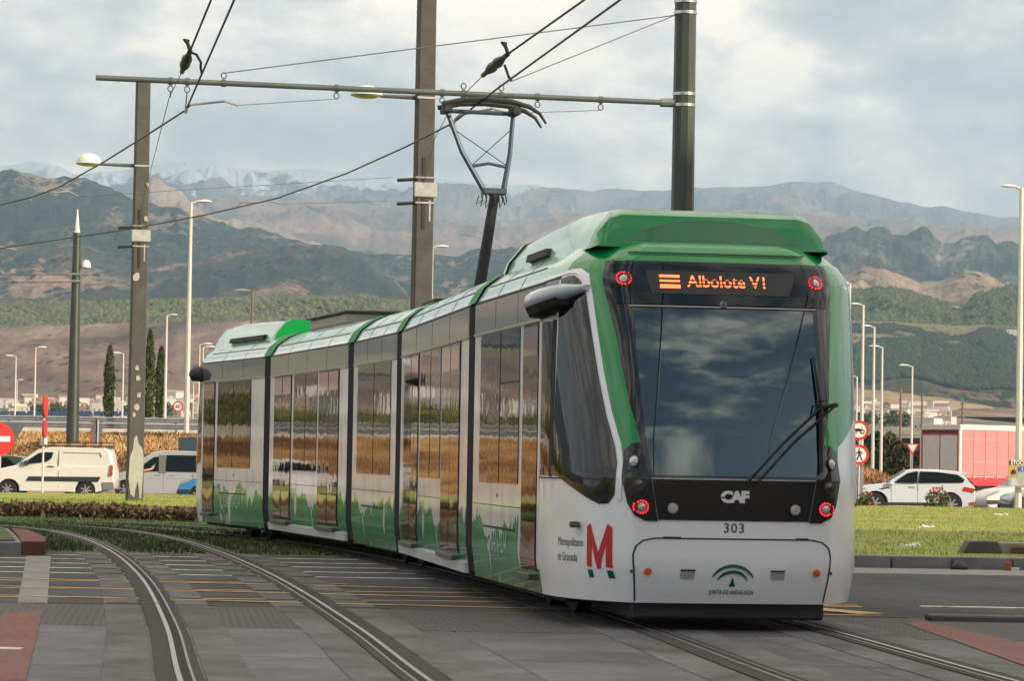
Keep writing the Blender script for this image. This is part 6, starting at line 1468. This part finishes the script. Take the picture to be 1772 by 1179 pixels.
# white SUV on the right
YU = 112; xu = at(1468, 860, YU).x
def suv_x(root, sp_, sp):
    for x in (1.42, 2.34, 3.2): sp_('door_gap', [(x, .40), (x + .012, .40), (x + .012, 1.02), (x, 1.02)], m_gap, .004)
    for x in (2.05, 2.98): sp_('door_handle', [(x, .93), (x + .2, .93), (x + .2, .965), (x, .965)], m_hl, .02)
    sp_('side_vent', [(.98, .86), (1.35, .94), (1.4, .90), (1.1, .84)], m_trim, .008)
    sp_('mirror', [(1.36, 1.02), (1.52, 1.02), (1.52, 1.16), (1.40, 1.16)], m_psuv, .17)
    sp_('sill_trim', [(1.15, .30), (3.15, .30), (3.15, .42), (1.15, .40)], m_trim, .01)
    sp_('tail_lamp', [(3.88, .84), (4.28, .80), (4.33, .92), (3.95, .98)], m_tail, .012)
    sp_('fog_lamp_red', [(4.16, .38), (4.34, .38), (4.34, .46), (4.16, .46)], m_tail, .012)
    MB().box(4.335, 4.375, -.28, .28, .62, .76).obj('number_plate', mat('plate_pale', (.6, .58, .4), .5), root)
    MB().add([(3.85, -.62, 1.50), (4.22, -.56, 1.45), (4.22, .56, 1.45), (3.85, .62, 1.50), (3.85, -.62, 1.46), (4.18, -.56, 1.42), (4.18, .56, 1.42), (3.85, .62, 1.46)], [(0, 1, 2, 3), (7, 6, 5, 4), (0, 4, 5, 1), (1, 5, 6, 2), (2, 6, 7, 3), (3, 7, 4, 0)]).obj('roof_spoiler', m_psuv, root)
    sp_('head_lamp', [(.12, .78), (.3, .84), (.62, .90), (.5, .82)], m_hl, .008)
vehicle('white_suv', 'white SUV with black windows behind the rose bushes on the right', 'suv', (xu, YU, ROADZ), R(-3), 1.9,
        [(4.30, .36), (4.36, .55), (4.34, .95), (4.25, 1.03), (1.2, 1.06), (.6, .98), (.15, .84), (0, .65), (.04, .36), (.12, .26)],
        [(4.28, .95), (4.15, 1.15), (3.95, 1.40), (3.7, 1.52), (2.9, 1.57), (2.2, 1.57), (1.95, 1.52), (1.2, 1.06), (1.2, .95)], m_psuv, (.85, 3.5), .37,
        [[(1.52, 1.09), (1.98, 1.42), (2.22, 1.48), (2.36, 1.49), (2.30, 1.09)], [(2.36, 1.09), (2.42, 1.49), (3.0, 1.48), (3.7, 1.40), (3.95, 1.24), (3.9, 1.13)]],
        ((1.25, 1.08), (1.92, 1.50)), rear=((4.24, 1.10), (3.92, 1.42)), belt=1.05, tumble=.2, extras=suv_x)
hatch('white_car', 'cream white hatchback with a raked windscreen in front of the trailer', 'car', (at(1692, 860, 117).x, 117, ROADZ), R(12), m_pcar, 1.0)
hatch('dark_blue_car', 'dark blue car partly behind the poster lamp post', 'car', (at(1738, 860, 106.8).x, 106.8, ROADZ), R(8), m_pdark, 1.0)

# traffic queued on the same road beyond the left edge (seen only in the tram's glass)
for px_, pt_, lab in ((-34, m_pcar, 'cream hatchback in the queue beyond the left edge'), (-41, m_pdark, 'dark hatchback in the queue beyond the left edge'), (-49, m_psuv, 'white hatchback in the queue beyond the left edge'), (-58, m_pdark, 'second dark hatchback in the queue beyond the left edge'), (-68, m_psuv, 'last white hatchback in the queue beyond the left edge')):
    hatch('car', lab, 'car', (px_, 112, ROADZ), 0, pt_, 1.0, group='cars queued beyond the left edge')
# red curtain side trailer
YT_ = 150; pc_ = at(1662, 735, YT_)
tr_o = empty('trailer', (pc_.x, YT_, -.36), R(38), 'long red curtain sided lorry trailer with grey rear doors', 'lorry trailer')
TH = pc_.z + .36; TLn, TW = 13.6, 2.55
m_curt = mat('red_curtain', (.66, .22, .21), .6, var=.06, vscale=1.2, bump=.3, bscale=3); m_tgrey = mat('trailer_grey_door', (.6, .6, .6), .6, var=.06); m_twhite = mat('trailer_white_frame', (.68, .64, .58), .6)
# local +X along the trailer, rear doors at x = 0, near curtain at y = 0, body towards +Y
MB().box(.05, TLn, .06, TW - .06, .98, TH - .3).obj('cargo_box', m_tgrey, tr_o)
MB().box(0, TLn, .0, TW, TH - .26, TH).obj('roof_rail', m_twhite, tr_o, bevel=.02)
for k in range(17):
    a = .12 + k * .79; MB().box(a + .01, min(a + .78, TLn), -.0, .05, 1.25, TH - .27).obj('curtain_panel', m_curt, tr_o, bevel=.008)
    MB().box(a + .0, min(a + .79, TLn), -.03, .05, .78, 1.19).obj('side_guard_panel', mat('red_lower_curtain', (.5, .04, .045), .55, bump=.3, bscale=4), tr_o, bevel=.008)
    MB().box(a - .02, a + .02, -.045, .0, 1.12, 1.30).obj('buckle', m_twhite, tr_o)
for z in (1.9, 2.95): MB().box(.12, TLn, -.012, .0, z, z + .03).obj('curtain_seam', mat('curtain_seam_pink', (.75, .35, .33), .6), tr_o)
for a, b in ((.14, 1.26), (1.29, 2.42)): MB().box(-.04, .04, a, b, 1.02, TH - .5).obj('rear_door', m_tgrey, tr_o, bevel=.01)
for y0, y1, z0, z1 in ((.10, .14, 1.0, TH - .46), (2.42, 2.46, 1.0, TH - .46), (.1, 2.46, TH - .49, TH - .45)): MB().box(-.055, -.035, y0, y1, z0, z1).obj('red_reflective_tape', m_sred, tr_o)
MB().box(-.05, .0, 1.255, 1.295, 1.0, TH - .5).obj('door_joint', m_trim, tr_o)
for y in (-.02, TW - .06): MB().box(-.06, .10, y, y + .08, .98, TH - .26).obj('corner_post', m_twhite, tr_o)
MB().box(-.02, .06, .0, TW, TH - .42, TH - .27).obj('header_board', mat('dark_red_header', (.12, .015, .02), .5), tr_o)
MB().box(0, TLn, .3, TW - .3, .7, .95).obj('chassis', m_trim, tr_o)
for x in (1.6, 2.9, 4.2):
    for y in (.02, TW - .32): MB().lathe([(.05, 0), (.48, 0), (.5, .05), (.5, .28), (.05, .28)], 20, (x, y, .5), 'y').obj('wheel', m_tyre, tr_o, auto=40)
MB().box(-.05, .1, .1, TW - .1, .45, .62).obj('bumper_bar', m_trim, tr_o)

# ================================================================== VEGETATION
def leaf_cloud(n, fn, size, seed):
    r = np.random.default_rng(seed); C0 = fn(r, n); s = size * r.uniform(.6, 1.4, (len(C0), 1))
    d1 = r.normal(0, 1, (len(C0), 3)); d1 /= np.linalg.norm(d1, axis=1, keepdims=True); d2 = np.cross(d1, r.normal(0, 1, (len(C0), 3))); d2 /= np.linalg.norm(d2, axis=1, keepdims=True)
    return np.stack([C0 + d1 * s, C0 + d2 * s * .6, C0 - d1 * s, C0 - d2 * s * .6], 1)
def leaves(name, V, mats, parent, seed=1):
    o = tri_soup(name, V, mats, parent, 4); o.data.polygons.foreach_set('material_index', np.random.default_rng(seed).integers(0, len(mats), len(V)).astype(np.int32)); return o
m_cyp = [mat('cypress_leaf_a', (.04, .062, .02), .9), mat('cypress_leaf_b', (.08, .10, .03), .9), mat('cypress_leaf_c', (.12, .135, .045), .9)]
m_bark = mat('bark', (.1, .07, .05), .95)
def cypress(px, ytop, ybase, Y, wpx, label, seed):
    t, b = at(px, ytop, Y), at(px, ybase, Y); h = t.z - b.z; w = wpx / F_PX * Y / 2
    root = empty('cypress', (b.x, Y, b.z), 0, label, 'cypress tree', 'slim cypress trees beside the highway')
    def fn(r, n):
        t = r.uniform(0, 1, n) ** .9; rad = w * np.minimum(1, (1 - t) * 3.0) ** .75 * np.minimum(1, .72 + t * 1.5) * (.82 + .3 * fbm(t * 9 + seed, t * 0 + seed, 3)); a = r.uniform(0, 2 * np.pi, n); q = r.uniform(.55, 1.03, n)
        rad = rad * (1 + .16 * np.sin(a * 3 + t * 14 + seed)); return np.stack([rad * q * np.cos(a), rad * q * np.sin(a), h * (.02 + t * .98)], -1)
    V = leaf_cloud(3800, fn, .16, seed); V[:, 0, 2] += .12
    leaves('crown', V, m_cyp, root, seed); MB().tube([(0, 0, -1), (0, 0, h * .9)], [w * .55, .03], 8).obj('trunk', m_bark, root)
cypress(188, 600, 724, 262, 17, 'lone cypress right of the pointed steel pole', 1)
cypress(257, 574, 724, 262, 18, 'tallest cypress, left of the pair behind the lawn pole', 2)
cypress(277, 602, 724, 266, 17, 'shorter cypress, right of the pair behind the lawn pole', 3)
def bush(loc, rx, rz, label, name='bush', cat='bush', mats=None, n=900, size=.12, seed=1, group=None, flowers=0, lift=0):
    root = empty(name, loc, 0, label, cat, group)
    def fn(r, n):
        d = r.normal(0, 1, (n, 3)); d /= np.linalg.norm(d, axis=1, keepdims=True); q = r.uniform(.45, 1.0, (n, 1)); lump = .75 + .5 * fbm(d[:, 0] * 1.6 + seed * 3, d[:, 2] * 1.6 + seed, 3)[:, None]
        P = d * q * lump * np.array([rx, rx, rz]); P[:, 2] += rz * .9 + lift; return P[P[:, 2] > .01]
    leaves('foliage', leaf_cloud(n, fn, size, seed), mats or m_tree, root, seed)
    r = random.Random(seed); mb = MB()
    for k in range(5): a = r.uniform(0, 6.28); mb.tube([(0, 0, -.2), (rx * .2 * math.cos(a), rx * .2 * math.sin(a), rz * .6 + lift), (rx * .6 * math.cos(a), rx * .6 * math.sin(a), rz * 1.4 + lift)], [rx * .06, rx * .04, rx * .01], 5)
    mb.obj('stem', m_bark, root)
    for k in range(flowers):
        a, e = r.uniform(0, 6.28), r.uniform(-.2, 1.3); c = (rx * .95 * math.cos(a) * math.cos(e), rx * .95 * math.sin(a) * math.cos(e), rz * .9 + rz * 1.0 * math.sin(e)); mb = MB()
        for q, (rr, hh) in enumerate(((.05, .03), (.035, .05), (.018, .06))): mb.lathe([(.005, -.01), (rr * .8, 0), (rr, hh * .6), (rr * .7, hh)], 7, (c[0], c[1], c[2] + q * .004))
        mb.obj('flower', mat('rose_red', (.6, .03, .04), .6), root)
    return root
m_tree = [mat('tree_leaf_a', (.035, .055, .022), .9), mat('tree_leaf_b', (.06, .08, .03), .9), mat('tree_leaf_c', (.10, .11, .045), .9)]
m_rosel = [mat('rose_leaf_a', (.05, .08, .02), .8), mat('rose_leaf_b', (.09, .12, .03), .8), mat('rose_leaf_c', (.14, .13, .05), .8)]
for px, rx, rz, nf, lab in ((1498, .3, .33, 7, 'small red rose bush in front of the SUV front wheel'), (1622, .42, .42, 10, 'larger red rose bush in front of the SUV rear wheel'), (1686, .24, .12, 0, 'low green shrub behind the rear bumper of the SUV')):
    p = at(px, 880, 97); bush((p.x, 97, lawn_h(np.array([p.x]), np.array([97.]))[0] - .1), rx, rz, lab, 'rose_bush' if nf else 'shrub', 'rose bush' if nf else 'shrub', m_rosel, 500, .05, int(px), None, nf)
# trees behind the golden bank on the right
tr_def = [(1488, 755, 26, 'dark'), (1502, 742, 30, 'dark'), (1516, 738, 34, 'dark'), (1532, 752, 26, 'dark'), (1544, 742, 24, 'olive'), (1556, 756, 30, 'olive'), (1572, 764, 26, 'olive'), (1592, 775, 24, 'dark')]
desc = ['round dark tree nearest the tram edge', 'broad dark tree above the pedestrian sign', 'tallest dark tree of the row behind the golden bank', 'low dark tree right of the tallest one', 'slim olive tree in the middle of the row', 'wide olive tree left of the lone lamp', 'olive tree below the lone lamp', 'dark tree beside the trailer']
m_oliv = [mat('olive_leaf_a', (.09, .085, .03), .9), mat('olive_leaf_b', (.16, .13, .05), .9), mat('olive_leaf_c', (.06, .07, .03), .9)]
for i, ((px, yt, w, k), d_) in enumerate(zip(tr_def, desc)):
    Y = 235 + (i * 37) % 40; t = at(px, yt, Y); rx = w / F_PX * Y / 2 * 1.25; H_ = t.z
    bush((t.x, Y, 0), rx, H_ / 2.1, d_, 'tree', 'tree', m_oliv if k == 'olive' else m_tree, 1500, .28, 100 + i, 'trees behind the golden bank on the right')
# low shrubs along the highway
for i, (px, y0, w) in enumerate(((298, 718, 22), (320, 716, 18), (343, 716, 16), (225, 722, 10))):
    p = at(px, 728, 215); bush((p.x, 215, 2.3), w / F_PX * 215 / 2 * 1.2, .45, 'low %s shrub behind the highway, %s' % (('green', 'reddish', 'reddish', 'green')[i], ('right of the cypresses', 'left of the tall lamp', 'beside the tram tail', 'beside the lawn pole')[i]), 'shrub', 'shrub', m_oliv if i in (1, 2) else m_tree, 350, .12, 300 + i)

# scattered pine crowns on the near hills, one mesh per wood
def crowns(name, P, n, rmin, rmax, mts, label, azlim=(-14, 12), rowlim=(0.1, 1.0), seed=1, clump=.5):
    r = np.random.default_rng(seed); R_, C_ = P.shape[:2]; R_ -= 6
    az = np.degrees(np.arctan2(P[0, :, 0], P[0, :, 1])); ok = np.where((az > azlim[0]) & (az < azlim[1]))[0]
    i = r.integers(int(R_ * rowlim[0]), max(int(R_ * rowlim[1]) - 1, 1), n * 3); j = r.choice(ok[:-1], n * 3); a, b = r.random(n * 3)[:, None], r.random(n * 3)[:, None]
    p = (P[i, j] * (1 - a) + P[np.minimum(i + 1, R_ - 1), j] * a) * (1 - b) + P[i, j + 1] * b
    keep = fbm(p[:, 0] * .006 + seed, p[:, 1] * .006, 4) > clump; p = p[keep][:n]; n = len(p)
    base = np.array([(0, 0, 1.3), (1, 0, .45), (.31, .95, .45), (-.81, .59, .45), (-.81, -.59, .45), (.31, -.95, .45), (0, 0, -.3)])
    F_ = np.array([(0, 1, 2), (0, 2, 3), (0, 3, 4), (0, 4, 5), (0, 5, 1), (6, 2, 1), (6, 3, 2), (6, 4, 3), (6, 5, 4), (6, 1, 5)])
    s = r.uniform(rmin, rmax, (n, 1, 1)); Vv = p[:, None] + base[None] * s * r.uniform(.75, 1.25, (n, 7, 3)); 
    me = bpy.data.meshes.new(name); me.vertices.add(n * 7); me.vertices.foreach_set('co', Vv.reshape(-1).astype(np.float32)); F2 = (F_[None] + (np.arange(n) * 7)[:, None, None]).reshape(-1)
    me.loops.add(len(F2)); me.loops.foreach_set('vertex_index', F2.astype(np.int32)); nf = n * 10; me.polygons.add(nf); me.polygons.foreach_set('loop_start', np.arange(0, nf * 3, 3, dtype=np.int32)); me.polygons.foreach_set('loop_total', np.full(nf, 3, np.int32)); me.update(calc_edges=True)
    for m_ in mts: me.materials.append(m_)
    me.polygons.foreach_set('material_index', np.repeat(r.integers(0, len(mts), n), 10).astype(np.int32))
    return tag(link(bpy.data.objects.new(name, me)), label, None, None, 'stuff')
pm_ = [mat('pine_a', (.07, .09, .025), .95), mat('pine_b', (.10, .115, .035), .95), mat('pine_c', (.03, .05, .022), .95)]
pd_ = [mat('pine_d', (.022, .042, .022), .95), mat('pine_e', (.035, .055, .028), .95), mat('pine_f', (.02, .034, .02), .95)]
po_ = [mat('orchard_a', (.10, .11, .03), .95), mat('orchard_b', (.15, .145, .045), .95), mat('orchard_c', (.06, .08, .03), .95)]
crowns('pine_crowns', P_green, 30000, 3.5, 6.5, pm_, 'pine wood covering the sunlit hill', (5, 12), (.05, 1), 11, .27)
crowns('pine_wood', P_wood, 52000, 3, 5.5, pd_, 'dark pine wood on the slope above the town', (4, 12), (.12, .97), 12, .30)
crowns('orchard', P_plain, 24000, 3.5, 6, po_, 'rows of olive trees on the flat band', (-12, 5.7), (.05, 1), 13, .30)

# ================================================================== TOWN
wallm = [mat('house_wall_a', (.62, .59, .54), .9), mat('house_wall_b', (.5, .44, .37), .9), mat('house_wall_c', (.68, .66, .62), .9), mat('house_wall_d', (.42, .33, .26), .9)]
roofm = [mat('roof_tile_a', (.33, .17, .11), .9), mat('roof_tile_b', (.4, .24, .17), .9), mat('roof_flat', (.45, .42, .38), .9)]
m_hw = mat('house_window', (.06, .07, .08), .3)
protos = []
def house_proto(w, d, h, roof, wm, rm, rows):
    a = MB().box(-w / 2, w / 2, -d / 2, d / 2, -3, h).obj('wall', wm)
    if roof: b = MB().add([(-w / 2 - .3, -d / 2 - .3, h), (w / 2 + .3, -d / 2 - .3, h), (w / 2 + .3, d / 2 + .3, h), (-w / 2 - .3, d / 2 + .3, h), (-w / 2 - .3, 0, h + 1.7), (w / 2 + .3, 0, h + 1.7)], [(0, 1, 5, 4), (2, 3, 4, 5), (0, 4, 3), (1, 2, 5), (0, 3, 2, 1)]).obj('roof', rm)
    else: b = MB().box(-w / 2 - .15, w / 2 + .15, -d / 2 - .15, d / 2 + .15, h, h + .35).obj('roof', rm)
    mb = MB(); k = max(2, int(w / 2.6))
    for rr in range(rows):
        for i in range(k): x = -w / 2 + (i + .5) * w / k; mb.box(x - .45, x + .45, -d / 2 - .02, -d / 2 + .1, .9 + rr * 2.9, 2.1 + rr * 2.9)
    c = mb.obj('window_row', m_hw)
    protos.append((a.data, b.data, c.data))
    for o in (a, b, c): bpy.data.objects.remove(o)
for i in range(10):
    r = random.Random(i); house_proto(r.uniform(7, 14), r.uniform(7, 10), r.choice((3.2, 6, 6, 8.8)), i % 3 != 0, wallm[i % 4], roofm[i % 2] if i % 3 else roofm[2], 2)
town_n = 0
def house(px, ybase, Y, sc, lab, grp, rz):
    p = at(px, ybase, Y); q = random.choice(protos)
    root = empty('house', p, rz, lab, 'house', grp); root.scale = (sc,) * 3
    for me in q: link(bpy.data.objects.new(me.name.split('.')[0], me), root)
rt = random.Random(5)
for k in range(135):
    Y = rt.uniform(1650, 2100); house(rt.uniform(-30, 350), 723 - (Y - 1650) / 450 * 24 + rt.uniform(-2, 2), Y, rt.uniform(.5, .95), 'small pale house of the far town on the left beyond the highway', 'houses of the far town on the left', rt.uniform(-.6, .6))
for k in range(120):
    Y = rt.uniform(1750, 2300); x_ = rt.uniform(1474, 1640); top = 700 + max(0, x_ - 1560) * .1
    house(x_, 752 - (Y - 1750) / 550 * (752 - top - 8) + rt.uniform(-2, 2), Y, rt.uniform(.6, 1.1), 'small house of the hillside town seen between the tram and the trailer', 'houses of the hillside town on the right', rt.uniform(-.7, .7))
for px, y, Y, sc, lab in ((1655, 549 + 4, 4900, 2.2, 'white farmhouse alone among the small sunlit hills'), (1750, 585, 4000, 1.6, 'white farmhouse at the right edge on the pine slope'), (1738, 588, 3990, 1.3, 'smaller white farmhouse left of the one at the right edge')):
    house(px, y, Y, sc, lab, None, .2)
hill('town_slope', 'low slope carrying the far town on the left', 2150, [(-9000, 690), (-600, 694), (0, 696), (180, 700), (350, 706), (800, 715), (1300, 770), (6000, 800)], [(-9000, 735), (0, 728), (400, 728), (1300, 790), (6000, 810)], mat('town_ground', (.2, .17, .11), .95, col2=(.06, .08, .04), vscale=.05, c2t=(.42, .56)), depth=.26, rows=20, n_in=160, seed=3.3, ridge_noise=.0005)
hill('town_slope', 'slope carrying the hillside town on the right', 2380, [(-9000, 860), (1100, 770), (1250, 700), (1400, 684), (1480, 694), (1560, 702), (1640, 712), (1772, 728), (6000, 750)], [(-9000, 880), (1100, 790), (1480, 758), (1772, 760), (6000, 780)], mat('town_ground_b', (.26, .21, .14), .95, col2=(.06, .08, .04), vscale=.04, c2t=(.42, .56)), depth=.32, rows=24, n_in=160, seed=4.3, ridge_noise=.0005)
# the town and its tree belt go on to the left of the frame
for k in range(80):
    a_ = R(rt.uniform(-42, -11)); Rr = rt.uniform(1600, 2050); root = empty('house', (Rr * math.sin(a_), Rr * math.cos(a_), 22 + (Rr - 1600) * .03), rt.uniform(-1, 1), 'pale house of the town beyond the left edge of the view', 'house', 'houses of the town beyond the left edge'); root.scale = (1.3,) * 3
    for me in random.choice(protos): link(bpy.data.objects.new(me.name.split('.')[0], me), root)
def belt(r, n):
    a = np.radians(r.uniform(-50, -9.9, n)); d_ = r.uniform(215, 260, n); clump_ = fbm(np.degrees(a) * 1.2, a * 0 + 5, 4); h_ = 2.5 + 3.8 * clump_ * r.uniform(.1, 1.2, n)
    return np.stack([d_ * np.sin(a), d_ * np.cos(a), h_], -1)
o = leaves('tree_belt', leaf_cloud(26000, belt, .38, 77), [mat('belt_a', (.1, .11, .03), .9), mat('belt_b', (.17, .15, .04), .9), mat('belt_c', (.05, .07, .025), .9)], None, 3); tag(o, 'belt of yellowing trees beyond the highway left of the view', None, None, 'stuff')
# trees and parked blue lorries among the far houses
for k in range(26):
    lft_ = k < 13; px = rt.uniform(-10, 345) if lft_ else rt.uniform(1476, 1600); Y = rt.uniform(1500, 1900)
    p = at(px, 720 if lft_ else 738, Y)
    bush(p, rt.uniform(3, 6), rt.uniform(2.5, 4.5), 'dark round tree among the houses of the far town on the %s' % ('left' if lft_ else 'right'), 'tree', 'tree', m_tree, 160, .9, 500 + k, 'trees among the houses, %s town' % ('left' if lft_ else 'right'))
lor = None
for k in range(16):
    p = at(-6 + k * 14.5 + rt.uniform(-2, 2), 722.5, 400)
    r_o = empty('parked_lorry', (p.x, 400, p.z), 0, 'dark blue box lorry parked in the far row beyond the highway', 'lorry', 'dark blue lorries parked in a far row')
    if lor is None:
        a = MB().box(-.42, .40, -.6, .6, .15, .75).obj('cargo_box', mat('lorry_blue', (.04, .07, .14), .5), r_o); b = MB().box(.41, .56, -.5, .5, .12, .5).obj('cab', mat('lorry_cab_blue', (.07, .1, .17), .4), r_o); lor = (a.data, b.data)
    else:
        for me in lor: link(bpy.data.objects.new(me.name.split('.')[0], me), r_o)
    r_o.scale = (1, 1, 1)

# small things on the lawn
def litter(px, py, w, label):
    p = lev(px, py, .2); z = float(lawn_h(np.array([p.x]), np.array([p.y]))[0]); p = lev(px, py, z + .05)
    n = 9; r = random.Random(px); vs = [((i - 4) / 4 * w / 2, r.uniform(-.05, .05), z + .03 + r.uniform(0, .05)) for i in range(n)]
    mb = MB().add([(x, y, zz - z) for x, y, zz in vs] + [(x + .02, y + .1, zz - z + .02) for x, y, zz in vs], [(i, i + 1, n + i + 1, n + i) for i in range(n - 1)])
    o = mb.obj('litter', mat('paper_white', (.7, .7, .68), .7)); o.location = (p.x, p.y, z); tag(o, label, 'litter')
litter(1603, 912, .28, 'scrap of white paper in the middle of the lawn'); litter(1732, 892, .32, 'scrap of white paper near the poster lamp'); litter(1570, 946, .2, 'small pale scrap on the near lawn'); litter(1585, 944, .12, 'tiny pale scrap beside another on the near lawn')
pc0 = lev(1672, 958, .16)
cb = empty('drain_block', (pc0.x, 43.3, .14), 0, 'low concrete drain block with a perforated brick set in the lawn', 'concrete block')
MB().prism([(-.05, 0), (.50, 0), (.42 + .02, .18), (.06, .18)], lambda x, z: (x, 0, z), lambda x, z: (x, .5, z)).obj('block', m_kerb_d, cb, bevel=.01)
MB().prism([(.50, 0), (1.25, 0), (1.25, .165), (.45, .165)], lambda x, z: (x, .02, z), lambda x, z: (x, .5, z)).obj('block', mat('block_pale', (.3, .26, .21), .9, var=.2, vscale=4), cb, bevel=.01)
MB().box(.62, .85, -.015, .05, .0, .11).obj('hollow_brick', mat('hollow_brick', (.24, .10, .06), .9), cb)
for i in range(6):
    for j in range(2): MB().box(.635 + i * .035, .655 + i * .035, -.019, -.012, .02 + j * .045, .045 + j * .045).obj('brick_hole', m_sblk, cb)
pd0 = lev(1645, 983, .0); o = MB().lathe([(.12, 0), (.10, .05), (.05, .10), (.01, .12)], 12).obj('drain_cover', m_trim, smooth=True); o.location = (pd0.x, 41.2, .004); tag(o, 'small dark hump at the foot of the lawn kerb', 'drain cover')
pd1 = lev(1720, 983, .0); o = MB().box(-.04, .04, -.04, .04, 0, .11).obj('broken_brick', mat('brick_orange', (.35, .12, .06), .9), bevel=.01); o.location = (pd1.x, 41.15, .005); o.rotation_euler.z = .3; tag(o, 'small broken orange brick against the lawn kerb', 'brick')
o = MB().box(-.05, .05, -.03, .03, 0, .04).obj('litter', mat('paper_white', (.7, .7, .68), .7)); o.location = (pd1.x + .08, 41.05, .005); tag(o, 'white scrap beside the broken brick', 'litter')

# ================================================================== UNSEEN BUILDING ADDED TO SHADE THE FOREGROUND (out of frame, right)
bx = empty('added_shade_building', (50, -14, 0), R(37) * 0, 'unseen apartment building added beyond the right edge to shade the square', 'building')
BH = 22.5
MB().box(-9, 9, -34, 34, -.4, BH).obj('wall', mat('render_ochre', (.45, .36, .26), .9, var=.1, vscale=.4), bx)
MB().box(-9.3, 9.3, -34.3, 34.3, BH, BH + .5).obj('roof', mat('roof_grey', (.3, .28, .26), .9), bx)
wme = None
for fl in range(7):
    for k in range(16):
        if wme is None: o = MB().box(-.06, .02, -.7, .7, 0, 1.5).obj('window', m_cglass, bx); wme = o.data
        else: o = link(bpy.data.objects.new('window', wme), bx)
        o.location = (-9, -31.5 + k * 4.2, 1.2 + fl * 3.1)

# ================================================================== AIR
hz = MB().box(-27000, 20000, -3000, 29500, -2.6, 3200).obj('haze', None); hz.data.materials.clear()
hm = bpy.data.materials.new('haze_air'); hm.use_nodes = True; hm.node_tree.nodes.clear()
ho = hm.node_tree.nodes.new('ShaderNodeOutputMaterial'); hv = hm.node_tree.nodes.new('ShaderNodeVolumePrincipled')
hv.inputs['Color'].default_value = (.50, .74, 1.0, 1); hv.inputs['Density'].default_value = 5.8e-5; hv.inputs['Anisotropy'].default_value = 0.1
hm.node_tree.links.new(hv.outputs[0], ho.inputs['Volume']); hz.data.materials.append(hm); tag(hz, None, None, None, 'stuff')
hz['label'] = 'pale blue haze in the air over the whole plain'
